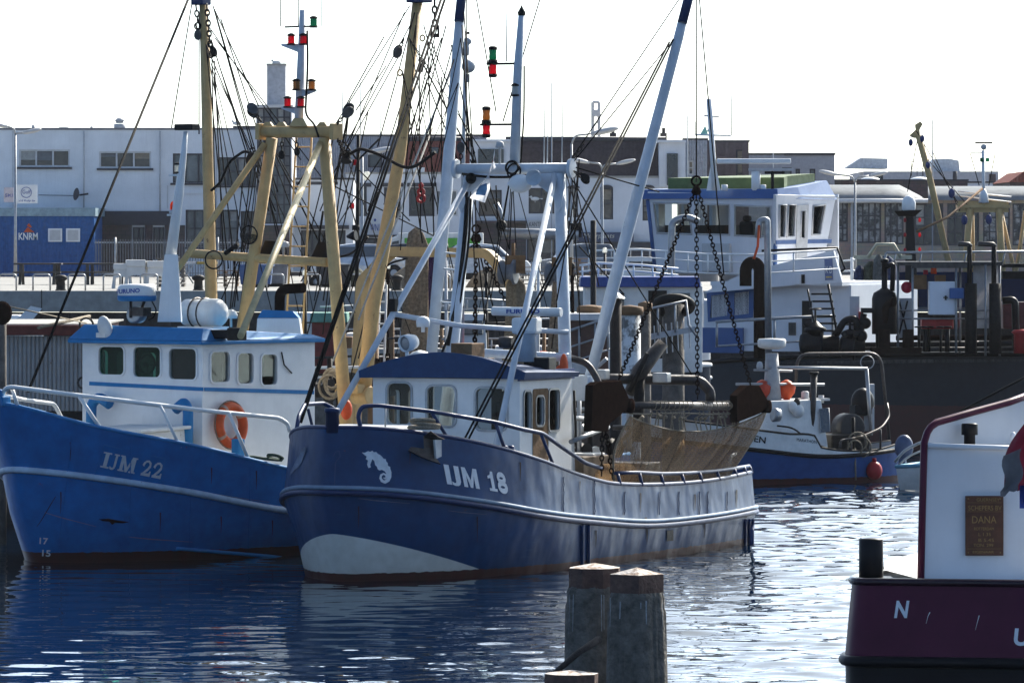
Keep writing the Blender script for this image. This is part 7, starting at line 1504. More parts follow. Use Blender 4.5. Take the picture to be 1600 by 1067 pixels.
# masts, poles and gear of the small craft behind
for k, (x, y0, y1, D, lab) in enumerate(((526, 600, 392, 122, 'thin white mast of the low wooden boat behind the two cutters'), (606, 600, 420, 123, 'rusty mast of the low wooden boat right of the mustard pole foot'), (648, 600, 455, 117, 'short steel mast left of the tall brown net'), (700, 560, 388, 119, 'grey mast of the white cabin boat beside the pale derrick'), (760, 560, 425, 118, 'short white mast of the white cabin boat inside the pale gantry'), (838, 600, 410, 113, 'dark mast of the brown-decked boat just inside the right gantry leg'), (898, 560, 420, 112, 'grey mast of the brown-decked boat beside the hanging net'), (945, 560, 395, 129, 'thin mast of the white workboat left of the white pile'), (1018, 560, 425, 128, 'iron post with flat plate on the white workboat'), (480, 600, 430, 124, 'thin dark mast just right of the blue cutter wheelhouse'))):
    b_ = V((W(x, 0, D).x, D, .6)); zt2 = W(x, y1, D).z
    t = thing('boat_mast', lab, 'mast', b_, 'short masts of the small boats'); m_ = (WHITE2, RUST, STEEL, GREYP, DKIRON)[k % 5]
    part(t, 'pole', MB().tube([b_, V((b_.x + .05 * (k % 3 - 1), D, zt2))], [.05, .03], 8), m_)
    zc = .6 + (zt2 - .6) * .72; w_ = .35 + .1 * (k % 3)
    part(t, 'crosstree', MB().tube([V((b_.x - w_, D, zc)), V((b_.x + w_, D, zc + .03))], .018, 6), m_)
    for sg_ in (-1, 1): part(t, 'shroud', MB().tube([V((b_.x + sg_ * w_ * 1.6, D, 1.2)), V((b_.x, D, zt2 - .1))], .009, 5), WIRE)
    part(t, 'top_lamp', MB().lathe(V((b_.x + .05 * (k % 3 - 1), D, zt2)), (0, 0, 1), [(.05, 0), (.055, .05), (.045, .1), (.01, .12)], 10), LCLR if k % 2 else DKIRON)
for k, (x0, y0, x1, y1, D) in enumerate(((905, 560, 960, 552, 112), (905, 575, 962, 566, 112), (840, 570, 905, 566, 112.5), (690, 585, 800, 582, 117), (560, 575, 640, 570, 121))):
    part(bt, 'deck_bar', MB().tube([W(x0, y0, D), W(x1, y1, D)], .03, 6), GALV) if False else None
# ================================================================ quay and ground
gx = 2400
solo('ground', None, None, MB().add([V((-gx, QY, QZ)), V((gx, QY, QZ)), V((gx, 2800, QZ)), V((-gx, 2800, QZ))], [(0, 1, 2, 3)]), M('quay_paving', (.3, .29, .27), .9, var=.2, scale=.8, bump=.05), kind='structure')
qw = thing('quay_wall', 'concrete quay edge above dark steel sheet piling', 'quay wall', V((0, QY, 0)))
part(qw, 'cap_beam', MB().box(V((0, QY - .1, QZ - .31)), (400, .5, .66)), CONC, bevel=.03)
xs_ = np.arange(-60, 60, .35); rows = [[V((x, QY - .02 + .14 * (1 if (i // 2) % 2 else -1), z)) for i, x in enumerate(xs_)] for z in (QZ - .66, -1)]
part(qw, 'sheet_piling', MB().grid(rows, False), M('dark_sheet_piling', (.05, .042, .04), .75, var=.3, rust=.5, streak=.5))
for x in (65, 275, 480, 690, 905): part(qw, 'joint', pb(MB(), x - .6, 453, x + .6, 486, QY - .37, .03), DKIRON)
# bent-pipe barriers along the edge
gr = 'bent pipe barriers along the quay edge'
first = None
for k, (x, lab) in enumerate(((12, 'pipe barrier hoop on the quay edge, furthest left of its row'), (65, 'pipe barrier hoop on the quay edge below the left end of the blue container'), (120, 'pipe barrier hoop on the quay edge below the container windows'), (175, 'pipe barrier hoop on the quay edge below the white plastic stacks'), (233, 'pipe barrier hoop on the quay edge just right of the white stacks'), (430, 'pipe barrier hoop right of the right mustard leg on the quay'), (487, 'pipe barrier hoop behind the left mustard pole on the quay'), (560, 'pipe barrier hoop left of the mustard aft gallows on the quay'), (690, 'pipe barrier hoop behind the pale derrick on the quay'), (850, 'pipe barrier hoop seen through the pale gantry on the quay'))):
    D = 181.2; b0 = V((W(x, 0, D).x, D, QZ))
    if k == 0:
        t = thing('pipe_barrier', lab, 'barrier', b0, gr); part(t, 'hoop', MB().tube(arc_pts([b0 + V((-.27, 0, 0)), b0 + V((-.27, 0, .52)), b0 + V((.27, 0, .52)), b0 + V((.27, 0, 0))], 6, .12), .028, 8), GALV); first = t
    else: place(first, b0, None, lab)
# picnic tables
pt0 = None
for k, (x, D, lab) in enumerate(((60, 205, 'dark picnic table standing before the blue container door'), (118, 206, 'dark picnic table standing before the blue container windows'), (163, 205, 'dark picnic table at the right end of the blue container'), (455, 205, 'dark picnic table seen between the mustard gantry legs'))):
    b0 = V((W(x, 0, D).x, D, QZ))
    if k == 0:
        pt0 = thing('picnic_table', lab, 'picnic table', b0, 'dark picnic tables on the quay')
        part(pt0, 'table_top', MB().box(b0 + V((0, 0, .74)), (1.7, .75, .06)), M('dark_table_plastic', (.06, .055, .05), .7))
        for s_ in (-1, 1):
            part(pt0, 'bench', MB().box(b0 + V((0, s_ * .72, .44)), (1.7, .28, .05)), MATS['dark_table_plastic'])
            part(pt0, 'leg_frame', MB().prism([b0 + V((s_ * .6 - .05, -.8, 0)), b0 + V((s_ * .6 - .05, -.68, 0)), b0 + V((s_ * .6 - .05, -.3, .7)), b0 + V((s_ * .6 - .05, .3, .7)), b0 + V((s_ * .6 - .05, .68, 0)), b0 + V((s_ * .6 - .05, .8, 0)), b0 + V((s_ * .6 - .05, .35, .72)), b0 + V((s_ * .6 - .05, -.35, .72))], (.1, 0, 0)), MATS['dark_table_plastic'])
    else: place(pt0, b0, (.05 * k), lab)
# white plastic stand stacks
st0 = None
for k, (x, sc_, lab) in enumerate(((191, .85, 'white plastic stand with arched legs, lowest and leftmost of three'), (212, 1.15, 'tall white plastic stand with arched legs, middle of three'), (243, 1.1, 'white plastic stand with arched legs, rightmost of three'))):
    b0 = V((W(x, 0, 190).x, 190, QZ))
    if k == 0:
        st0 = thing('plastic_stand', lab, 'plastic stand', b0, 'white plastic stands on the quay')
        arch = lambda w, h, t_: [(-w, 0), (-w + t_, 0), (-w + t_ * 1.2, h * .55), (-.04, h * .62), (.04, h * .62), (w - t_ * 1.2, h * .55), (w - t_, 0), (w, 0), (w * .75, h), (-w * .75, h)]
        for s_ in (-1, 1): part(st0, 'leg_panel', MB().prism([b0 + V((x_, s_ * .22, z_)) for x_, z_ in arch(.34, .62, .1)], (0, .05, 0)), M('white_plastic', (.6, .6, .58), .5, var=.08))
        part(st0, 'top', MB().box(b0 + V((0, 0, .72)), (.56, .5, .2)), MATS['white_plastic'], bevel=.03)
    else: place(st0, b0, .1 * k, lab, scale=sc_)
# site container
CB = wave_mat('container_blue', (.03, .11, .3), 'X', 1.6, .5, .03, streak=.25)
kc = thing('site_container', 'blue site container lettered KNRM with two small windows', 'container', V((W(60, 0, 249).x, 249, QZ)))
part(kc, 'body', pb(MB(), -60, 338, 147, 432, 249, 5), CB, bevel=.03); part(kc, 'roof_edge', pb(MB(), -60, 325, 149, 338, 248.95, 6), M('pale_teal_roof', (.25, .36, .42), .6, var=.2))
ch_ = lambda x, y: W(x, y, 248.97)
part(kc, 'lettering', text_mb('KNRM', ch_, (29, 375), (59, 375), (29, 364), offset=.02), WHITE)
part(kc, 'orange_emblem', poly_mb([[(37, 363), (43, 355), (54, 363)], [(42, 353), (45, 349), (50, 355), (47, 356)]], ch_), ORANGE)
for x in (75, 103):
    f = part(kc, 'window', pb(MB(), x, 357, x + 22, 378, 248.93, .12), WHITE, bevel=.02); part(f, 'pane', pb(MB(), x + 2.5, 359.5, x + 19.5, 375.5, 248.91, .03), GREYP)
part(kc, 'door', pb(MB(), -10, 357, 7, 431, 248.96, .06), MATS['container_blue'])
# signs beside it
for x0, y0, x1, y1, d, txt, lab, m in ((6, 293, 21, 316, 243, 'SKI', 'small pink-white sign reading SKI at the lamp post', M('pinkish_sign', (.62, .55, .57), .5)), (26, 289, 58, 318, 243, 'Gulf', 'white sign reading Gulf hung on the lamp post', WHITE)):
    sgn = solo('sign', lab, 'sign', pb(MB(), x0, y0, x1, y1, d, .06), m); hh = lambda x, y: W(x, y, d - .015)
    part(sgn, 'lettering', text_mb(txt, hh, (x0 + 2, y0 + 15) if txt == 'SKI' else (x0 + 9, y0 + 14), (x1 - .5, y0 + 15) if txt == 'SKI' else (x0 + 22, y0 + 14), (x0 + 2, y0 + 10) if txt == 'SKI' else (x0 + 9, y0 + 8)), MATS['blue_lettering'])
    if txt == 'Gulf':
        part(sgn, 'blue_ring', MB().torus(W(41, 301, d - .02), (0, 1, 0), .22, .012, 20, 5), MATS['blue_lettering']); part(sgn, 'lettering', text_mb('v/d Kuip bv', hh, (29, 316), (55, 316), (29, 312)), MATS['blue_lettering'])
# ================================================================ street lamps
def lamp(label, base, h, arms, head=1.0, r=.06):
    """column with one or two outreach arms: arms = [(dx, dz)] from the top"""
    t = thing('street_lamp', label, 'street lamp', base, 'street lamps on the quay')
    part(t, 'column', MB().tube([base, base + V((0, 0, h * .3)), base + V((0, 0, h))], [r * 1.3, r, r * .7], 10), GALV)
    for dx, dz in arms:
        e = base + V((dx, -.1, h + dz)); a = part(t, 'arm', MB().tube(arc_pts([base + V((0, 0, h - .02)), base + V((dx * .15, 0, h + dz * .8)), e], 6, abs(dx) * .4), r * .6, 8), GALV)
        d = V((math.copysign(1, dx), -.1, .22)).normalized(); Rm = d.to_track_quat('X', 'Z').to_matrix()
        part(a, 'lamp_head', MB().sphere(e + d * .34 * head, (.42 * head, .16 * head, .09 * head), Rm).box(e + d * .05, (.2 * head, .14 * head, .1 * head), Rm), GREYP)
    return t
def lamp_px(label, xc, ytop, D, arms, **k):
    b0 = V((W(xc, 0, D).x, D, QZ)); s = D / FPX; lamp(label, b0, W(0, ytop, D).z - QZ, [(dx * s, -dy * s) for dx, dy in arms], **k)
lamp_px('slim grey twin-arm lamp post beside the Gulf sign', 24, 210, 240, [(-14, -12), (14, -2)])
lamp_px('twin-arm lamp post in front of the white houses, right of the pale gantry', 941, 264, 236, [(-22, -10), (24, -8)])
lamp_px('tall single-arm lamp post by the right pale gantry leg', 893, 225, 215, [(34, -16)], head=1.3)
lamp_px('lamp post with wide head left of the slanting mustard pole', 566, 245, 225, [(12, -6)], head=1.2)
lamp_px('twin-arm lamp post in front of the glass hall', 1336, 285, 245, [(-30, -12), (24, -10)])
# antenna pole of a boat with red lamps in front of the WNL house
pa = thing('antenna_pole', 'dark lattice-armed pole with red lamps before the white WNL house', 'antenna pole', V((W(560, 0, 118).x, 118, 0)))
part(pa, 'pole', pt(MB(), [(556, 560), (558, 400), (560, 210)], 118, 3, 8), DKIRON)
part(pa, 'brace', pt(pt(MB(), [(557, 249), (538, 222)], 118, 1.5, 6), [(561, 249), (593, 217)], 118, 1.5, 6), DKIRON)
for x, y in ((554, 254), (550, 322)): part(pa, 'red_lamp', MB().lathe(W(x, y, 117.9), (0, 0, 1), [(.04, -.06), (.05, 0), (.04, .06)], 10), LRED)
part(pa, 'clear_lamp', MB().lathe(W(573, 275, 117.9), (0, 0, 1), [(.05, -.09), (.075, 0), (.06, .07), (.03, .09)], 12), LCLR)
part(pa, 'work_lamp', MB().lathe(W(549, 369, 117.9), (.9, -.4, .1), [(.03, -.1), (.12, .1), (.1, .11)], 12), BLKP)
part(pa, 'clamp', pc(MB(), 556, 352, 360, 118, 6), DKIRON)
for x, y0, y1 in ((563, 210, 130), (594, 217, 145), (535, 222, 140)): part(pa, 'rod_antenna', pt(MB(), [(x, y0), (x, y1)], 118, .8, 6), GREYP)
rp_ = thing('radar_reflector_pole', 'grey pole with round radar reflectors behind the pale derrick', 'mast', V((W(727, 0, 112).x, 112, 0)))
part(rp_, 'pole', pt(MB(), [(722, 600), (724, 230), (728, 60)], 112, 3, 8), GREYP)
part(rp_, 'dome', MB().sphere(W(732, 104, 112), .135).lathe(W(728, 76, 112), (0, 0, 1), [(.06, -.14), (.07, 0), (.06, .12)], 12).sphere(W(731, 65, 112), .075), GREYP)
part(rp_, 'box', pb(MB(), 725, 116, 734, 129, 112, .1), GREYP); part(rp_, 'vane', pb(MB(), 727, 50, 734, 54, 112, .05), DKIRON)
for x, y0, y1, d, lab in ((862, 258, 130, 130, 'thin whip antenna rising right of the pale mast'), (1208, 300, 178, 150, 'thin whip antenna above the tanker roof end'), (1074, 300, 180, 145, 'thin whip antenna left of the tanker roof mast'), (1457, 240, 188, 172, 'thin whip antenna right of the far leaning derrick')):
    solo('whip_antenna', lab, 'antenna', pt(MB(), [(x, 420), (x, y1)], d, .9, 6), GREYP)
# ================================================================ fence, cars, truck
fe = thing('metal_fence', 'grey bar fence in front of the dark lower shopfront at left', 'fence', V((W(230, 0, 238).x, 238, QZ)))
mbf = MB(); mbg = MB()
for x in np.arange(150, 400, 4.2): pt(mbf, [(x, 374), (x, 432)], 238, .75, 5)
part(fe, 'bars', mbf, M('dull_fence_grey', (.16, .16, .17), .6)); part(fe, 'rail', pb(pb(MB(), 148, 378, 400, 380, 238, .05), 148, 426, 400, 428, 238, .05), GALV)
for x in (180, 266, 340): part(fe, 'fence_post', pt(MB(), [(x, 371), (x, 434)], 238, 1.8, 6), GALV)
fe = thing('metal_fence', 'grey bar fence with pointed pales behind the parked vehicles', 'fence', V((W(660, 0, 236).x, 236, QZ)))
mbf = MB()
for x in np.arange(540, 900, 4.4): pt(mbf, [(x, 408), (x, 440)], 234, .8, 5)
part(fe, 'bars', mbf, MATS['dull_fence_grey']); part(fe, 'rail', pb(MB(), 540, 413, 900, 415, 234, .05), GALV)
def car(label, x, D, m, rz=0, L=4.2):
    b0 = V((W(x, 0, D).x, D, QZ)); fr = Frame(b0, rz); t = thing('parked_car', label, 'car', fr, 'cars parked on the quay')
    prof = [(-.5, .32), (-.5, .62), (-.47, .78), (-.33, .86), (-.2, 1.38), (-.05, 1.45), (.18, 1.42), (.33, .92), (.47, .82), (.5, .6), (.5, .3)]
    mb = MB(); rows = []
    for v, f in ((-.84, .94), (-.78, 1), (.78, 1), (.84, .94)): rows.append([fr(x_ * L * (.99 if abs(v) > .8 else 1), v * (.86 if z_ > 1 else 1), .3 + (z_ - .3) * f) for x_, z_ in prof])
    mb.grid(rows, False); mb.add(rows[0], [tuple(range(len(prof)))]); mb.add(rows[-1], [tuple(range(len(prof)))])
    part(t, 'body', mb, m, bevel=.03)
    for s_ in (-1, 1): part(t, 'side_window', MB().prism([fr(x_ * L, s_ * .82 * (.9 if z_ > 1.1 else .97), z_) for x_, z_ in ((-.29, .92), (-.18, 1.32), (.16, 1.34), (.28, .95))], fr.R @ V((0, s_ * .03, 0))), DGLASS)
    part(t, 'windscreen', MB().prism([fr(.335 * L, -.66, .96), fr(.335 * L, .66, .96), fr(.2 * L, .6, 1.36), fr(.2 * L, -.6, 1.36)], fr.R @ V((.03, 0, .02))), DGLASS)
    for u in (-.3, .31):
        for s_ in (-1, 1):
            w_ = part(t, 'wheel', MB().lathe(fr(u * L, s_ * .76, .32), fr.R @ V((0, s_, 0)), [(.2, -.1), (.32, -.1), (.33, 0), (.32, .1), (.22, .11)], 18), BLACK); part(w_, 'rim', MB().lathe(fr(u * L, s_ * .76, .32), fr.R @ V((0, s_, 0)), [(.21, .1), (.1, .115), (.02, .12)], 14), GALV)
    for s_ in (-1, 1): part(t, 'headlight', MB().sphere(fr(.485 * L, s_ * .6, .68), (.06, .16, .08), fr.R), LCLR)
    return t
car('silver car parked right of the right mustard gantry leg', 560, 222, M('silver_car_paint', (.5, .52, .55), .2, metal=.5, bump=0), .1)
car('dark car parked under the mustard aft gallows beam', 640, 226, M('dark_car_paint', (.05, .055, .07), .15, bump=0), 0)
car('white car parked left of the grey roller block', 745, 224, M('white_car_paint', (.7, .7, .7), .2, bump=0), PI)
car('grey car parked right of the pale gantry', 920, 226, M('grey_car_paint', (.2, .21, .23), .2, metal=.4, bump=0), .1)
tr_ = thing('box_truck', 'box truck with white cab and green side stripe parked behind the gantry', 'truck', V((W(690, 0, 231).x, 231, QZ)))
part(tr_, 'box_body', pb(MB(), 622, 364, 755, 420, 231, 2.3), WHITE2, bevel=.03); part(tr_, 'green_stripe', pb(MB(), 632, 372, 750, 390, 230.96, .06), M('truck_green', (.1, .4, .05), .5))
part(tr_, 'cab', MB().hexa([W(602, 432, 231), W(626, 432, 231), W(626, 432, 233), W(602, 432, 233)], [W(611, 372, 231), W(626, 366, 231), W(626, 366, 233), W(611, 372, 233)]), WHITE2, bevel=.05)
part(tr_, 'cab_window', MB().prism([W(x, y, 230.97) for x, y in ((607, 398), (613, 378), (623, 376), (623, 400))], (0, .02, 0)), DGLASS)
for x in (612, 650, 735): part(tr_, 'wheel', MB().lathe(W(x, 430, 230.9), (0, 1, 0), [(.2, -.02), (.42, 0), (.42, .25)], 18), BLACK)
# trailer and platform things on the quay by the left mustard gantry
tl = thing('flat_trailer', 'low flat trailer with black wheels right of the gantry ladder', 'trailer', V((W(465, 0, 200).x, 200, QZ)))
part(tl, 'bed', pb(MB(), 415, 425, 512, 431, 200, 1.8), STEEL)
for x in (430, 495): 
    w_ = part(tl, 'wheel', MB().lathe(W(x, 441, 199.9), (0, 1, 0), [(.15, -.02), (.26, 0), (.26, .2)], 16), BLACK); part(w_, 'rim', MB().lathe(W(x, 441, 199.86), (0, -1, 0), [(.13, 0), (.05, .02)], 12), GALV)
for x, lab in ((322, 'black and yellow umbrella base stand left of the mustard pole on the quay'), (292, 'folded grey lounge table beside the white stands on the quay')):
    t = thing('cafe_table', lab, 'table', V((W(x, 0, 203).x, 203, QZ)), 'cafe tables on the quay'); part(t, 'table_top', pb(MB(), x - 16, 409, x + 16, 413, 203, .7), GREYP if x < 300 else M('yellow_top', (.4, .28, .05), .5))
    for dx in (-10, 10): part(t, 'leg', pt(MB(), [(x - dx, 413), (x + dx, 443)], 203, 1.2, 6), GALV)

# ================================================================ goods and gear standing on the quay
q_items = [('pallet_stack', 'stack of wooden pallets on the quay below the left mustard strut', 'pallets', 268, 196, 1), ('pallet_stack', 'low stack of pallets on the quay right of the left mustard pole', 'pallets', 352, 198, .6),
    ('fish_bin', 'blue fish bin on the quay between the mustard gantry legs', 'bin', 400, 194, 1), ('fish_bin', 'grey fish bin on the quay beside the flat trailer', 'bin', 425, 197, 1), ('fish_bin', 'dark fish bin right of the flat trailer on the quay', 'bin', 520, 195, 1),
    ('net_heap', 'dark heap of netting on the quay left of the aft gallows', 'net heap', 545, 196, 1), ('net_heap', 'brown heap of netting on the quay under the gallows beam', 'net heap', 655, 190, 1.2), ('fish_bin', 'white fish bin on the quay beside the brown net heap', 'bin', 690, 192, 1),
    ('net_heap', 'low dark net heap on the quay seen through the pale gantry', 'net heap', 772, 193, 1), ('pallet_stack', 'pallets on the quay right of the pale gantry leg', 'pallets', 905, 196, 1), ('pallet_stack', 'pallets on the quay just left of the pale derrick foot', 'pallets', 835, 194, .8)]
BIN = [M('bin_blue', (.04, .1, .25), .5), M('bin_grey', (.2, .2, .21), .6), M('bin_dark', (.04, .04, .045), .6), WHITE2]
for k, (nm, lab, cat, x, D, sc_) in enumerate(q_items):
    b0 = V((W(x, 0, D).x, D, QZ))
    if nm == 'pallet_stack':
        mb = MB(); n_ = int(6 * sc_) + 1
        for i in range(n_):
            for q in (-.4, 0, .4): mb.box(b0 + V((q, 0, .05 + i * .14)), (.1, .8, .08))
            for q in range(5): mb.box(b0 + V((.02 * ((i * 7) % 3 - 1), -.36 + q * .18, .115 + i * .14)), (1.0, .12, .025))
        solo(nm, lab, cat, mb, WOODB if k % 2 else WOOD)
    elif nm == 'fish_bin':
        t = thing(nm, lab, cat, b0); part(t, 'tub', MB().hexa([b0 + V(p) for p in ((-.5, -.4, .1), (.5, -.4, .1), (.5, .4, .1), (-.5, .4, .1))], [b0 + V(p) for p in ((-.56, -.46, .72), (.56, -.46, .72), (.56, .46, .72), (-.56, .46, .72))]), BIN[{400: 0, 425: 1, 520: 2, 690: 3}[x]], bevel=.03)
        part(t, 'skid', MB().box(b0 + V((0, -.3, .05)), (.9, .12, .1)), BLACK); part(t, 'rim', MB().box(b0 + V((0, 0, .74)), (1.2, 1.0, .06)), BIN[{400: 0, 425: 1, 520: 2, 690: 3}[x]])
    else:
        rows = []
        for j in range(7):
            a_ = j / 6 * PI / 2; rows.append([b0 + V((.9 * sc_ * math.cos(a_) * math.cos(q) * (1 + .12 * math.sin(5 * q + j)), .5 * math.cos(a_) * math.sin(q), .62 * sc_ * math.sin(a_) * (1 + .12 * math.sin(3 * q)))) for q in [2 * PI * i / 26 for i in range(27)]])
        solo(nm, lab, cat, MB().grid(rows), MATS['olive_net'] if k % 2 else BNET)
for k, (x, lab) in enumerate(((95, 'iron mooring bollard on the quay edge under the blue container'), (310, 'iron mooring bollard on the quay edge near the white mast'), (620, 'iron mooring bollard on the quay edge behind the aft gallows'), (800, 'iron mooring bollard on the quay edge inside the pale gantry'))):
    b0 = V((W(x, 0, 180.6).x, 180.6, QZ))
    solo('quay_bollard', lab, 'bollard', MB().lathe(b0, (0, 0, 1), [(.2, 0), (.15, .06), (.13, .32), (.2, .36), (.21, .44), (.12, .5), (.01, .51)], 16), DKIRON, 'iron bollards along the quay edge')
# ================================================================ buildings
REND = M('white_render', (.78, .79, .80), .8, var=.1, scale=.7, streak=.5, bump=.05, bscale=6)
REND2 = M('bluish_white_render', (.68, .70, .73), .8, var=.1, scale=.6, streak=.35, bump=.05, bscale=6)
DKBR = brick_mat('dark_brown_brick', (.09, .06, .055), (.07, .05, .048), (.05, .045, .04), 1.4)
TAN = brick_mat('tan_brick', (.3, .22, .16), (.26, .19, .14), (.2, .18, .16), 1.4)
FRG = M('dark_window_frame', (.045, .045, .055), .5, var=.1)
FRW = M('white_window_frame', (.6, .6, .6), .5, var=.1)
SLATE = wave_mat('dark_roof_tiles', (.085, .066, .068), 'X', 5, .85, .02, streak=.3)
RTILE = wave_mat('red_roof_tiles', (.26, .085, .065), 'X', 4, .8, .03, streak=.4)
CLAD = wave_mat('grey_ribbed_cladding', (.46, .48, .53), 'X', 3, .5, .05, streak=.3)
ROOFG = M('flat_roof_grey', (.2, .2, .22), .8, var=.15)
PANE = []
for k in range(4): PANE.append(M('building_glass_%s' % ('dull', 'deep', 'pale', 'brown')[k], ((.05, .06, .07), (.025, .03, .035), (.14, .16, .17), (.07, .055, .045))[k], .07, var=.6, scale=.55 + .2 * k, bump=.03, bscale=.5, spec=.7))
brnd = random.Random(3)
BLIND = [M('pale_blind', (.42, .42, .4), .8), M('beige_curtain', (.3, .26, .2), .9), M('grey_blind', (.18, .19, .2), .8)]
def building(label, D, x0, x1, yt, dep, m, wins, cat='building', ybot=436, coping=FRG, name='building', holes_only=()):
    """flat-fronted block; wins = (x0,y0,x1,y1,cols,rows,frame,pane[,sill])"""
    a, b = W(x0, yt, D), W(x1, yt, D)
    t = thing(name, label, cat, V(((a.x + b.x) / 2, D, QZ)))
    zt_ = a.z; zb = QZ - .1; R_ = lambda x, y: ((x - 800) * D / FPX, HC - (y - YH) * D / FPX)
    holes = [[R_(*q) for q in rc4(*w[:4])] for w in wins]
    wl = MB().wall([(a.x, zb), (b.x, zb), (b.x, zt_), (a.x, zt_)], holes, V((0, D, 0)), V((1, 0, 0)), V((0, 0, 1)), V((0, .3, 0)))
    wl.box(V((a.x + .15, D + .305 + dep / 2, (zt_ + zb) / 2)), (.3, dep, zt_ - zb)).box(V((b.x - .15, D + .305 + dep / 2, (zt_ + zb) / 2)), (.3, dep, zt_ - zb))
    part(t, 'wall', wl, m)
    part(t, 'roof', MB().box(V(((a.x + b.x) / 2, D + .3 + dep / 2, zt_ - .15)), (b.x - a.x - .6, dep, .1)), ROOFG)
    if coping: part(t, 'coping', MB().box(V(((a.x + b.x) / 2, D + .15, zt_ + .04)), (b.x - a.x + .1, .42, .09)), coping)
    for i, w in enumerate(wins):
        c, r_, fm, pn = w[4:8]; (wx0, wz1), (wx1, wz0) = R_(w[0], w[1]), R_(w[2], w[3]); fw = .07; mb = MB()
        mb.box(V(((wx0 + wx1) / 2, D + .12, wz1 - fw / 2)), (wx1 - wx0, .12, fw)).box(V(((wx0 + wx1) / 2, D + .12, wz0 + fw / 2)), (wx1 - wx0, .12, fw))
        for k in range(c + 1): mb.box(V((wx0 + (wx1 - wx0) * k / c + (fw / 2 if k == 0 else -fw / 2 if k == c else 0), D + .12, (wz0 + wz1) / 2)), (fw, .115, wz1 - wz0 - 2 * fw))
        for k in range(1, r_): mb.box(V(((wx0 + wx1) / 2, D + .125, wz0 + (wz1 - wz0) * k / r_)), (wx1 - wx0 - 2 * fw, .1, fw * .8))
        f = part(t, 'window', mb, fm); part(f, 'pane', MB().box(V(((wx0 + wx1) / 2, D + .2, (wz0 + wz1) / 2)), (wx1 - wx0, .03, wz1 - wz0)), pn)
        for c_ in range(c):
            q_ = brnd.random()
            if q_ < .45 and pn in PANE:
                cw = (wx1 - wx0) / c; bl = (wz1 - wz0) * (.25 + .5 * brnd.random()); part(f, 'blind', MB().box(V((wx0 + cw * (c_ + .5), D + .178, wz1 - .05 - bl / 2)), (cw * .9, .01, bl)), BLIND[int(q_ * 40) % 3])
        if len(w) > 8: part(f, 'sill', MB().box(V(((wx0 + wx1) / 2, D - .03, wz0 - .05)), (wx1 - wx0 + .2, .22, .09)), w[8])
    return t
# left white block
A = building('long white two-storey block with strip windows at the left', 255, -160, 402, 203, 14, REND, [
    (30, 234, 109, 261, 3, 1, FRW, PANE[3], FRG), (155, 237, 236, 263, 3, 1, FRW, PANE[3], FRG), (270, 240, 330, 286, 3, 1, FRG, PANE[2], FRG), (341, 246, 402, 290, 4, 2, FRG, PANE[0], FRG),
    (290, 328, 372, 386, 6, 2, FRG, PANE[2], FRG), (376, 330, 400, 386, 2, 2, FRG, PANE[0], FRG), (207, 355, 226, 406, 2, 3, FRG, PANE[0]), (239, 355, 257, 406, 2, 3, FRG, PANE[0])], cat='building', coping=ROOFG)
part(A, 'dark_shopfront', pb(MB(), 150, 352, 206, 434, 254.9, .08), DKBR); part(A, 'dark_shopfront', pb(MB(), 226.5, 352, 238.5, 434, 254.9, .08), DKBR); part(A, 'dark_shopfront', pb(MB(), 257.5, 352, 289, 434, 254.9, .08), DKBR)
part(A, 'dark_fascia', pb(MB(), 150, 330, 268, 352, 254.8, .25), FRG)
for x in (131, 250): part(A, 'downpipe', pt(MB(), [(x, 205), (x, 330)], 254.85, 1.2, 6), GREYP)
rv = part(A, 'roof_vent', pc(pc(pc(MB(), 187, 194, 203, 257, 9), 187, 190, 193, 257, 6), 187, 185, 190, 257, 8.5, top=.5), GREYP)
part(A, 'roof_vent', pc(MB(), 52, 196, 203, 257, 2.5), GREYP); part(A, 'roof_vent', pc(MB(), 143, 198, 203, 257, 2), GREYP); part(A, 'roof_vent', pc(MB(), 310, 196, 203, 257, 3), GREYP); part(A, 'roof_box', pb(MB(), 92, 199, 106, 203, 258, .8), GREYP)
for x, y0, y1 in ((20, 205, 330), (338, 205, 326), (262, 290, 326)): part(A, 'wall_joint', pt(MB(), [(x, y0), (x, y1)], 254.97, .5, 5), GREYP)
part(A, 'wall_band', pb(MB(), 268, 300, 402, 303, 254.93, .08), REND); part(A, 'roof_box', pb(MB(), 364, 197, 400, 210, 258, 3), FRG)
part(A, 'rooftop_pipe', pb(MB(), 196, 201, 216, 203, 257, .5), GREYP)
sd_ = part(A, 'satellite_dish', MB().lathe(W(122, 304, 254.3), (-.85, -.5, .15), [(.28, .1), (.2, .04), (.05, 0), (.01, -.02)], 18), FRG); part(sd_, 'dish_arm', pt(MB(), [(124, 305), (138, 303)], 254.6, 1.5, 6), FRG)
part(A, 'wall_bracket', pt(MB(), [(60, 305), (118, 306)], 254.8, .6, 5), FRG)
# stair tower
tw = building('glazed stair tower with a pale chimney above the left block', 253.2, 400, 456, 167, 5, REND2, [(401.5, 168.5, 454.5, 350, 5, 12, FRG, PANE[2])], coping=FRW, name='stair_tower', cat='tower')
part(tw, 'chimney', pb(MB(), 417, 102, 446, 166, 254.5, .9), M('pale_chimney_render', (.46, .47, .5), .8, var=.15, streak=.5)); part(tw, 'chimney_cap', pb(MB(), 416, 99.5, 447, 102.5, 254.4, 1.1), CONC)
part(tw, 'brown_door', pb(MB(), 405, 352, 452, 434, 253.1, .06), DKBR)
for k, (x, y) in enumerate(((389, 190), (383, 197))): pass
B2 = building('white rendered annex between the stair tower and the mustard gantry leg', 256, 456, 552, 281, 10, REND2, [(462, 284, 528, 289, 3, 1, FRG, PANE[0]), (470, 360, 540, 420, 4, 2, FRG, PANE[0])])
part(B2, 'awning', pb(MB(), 470, 352, 545, 358, 255.5, .5), FRG)
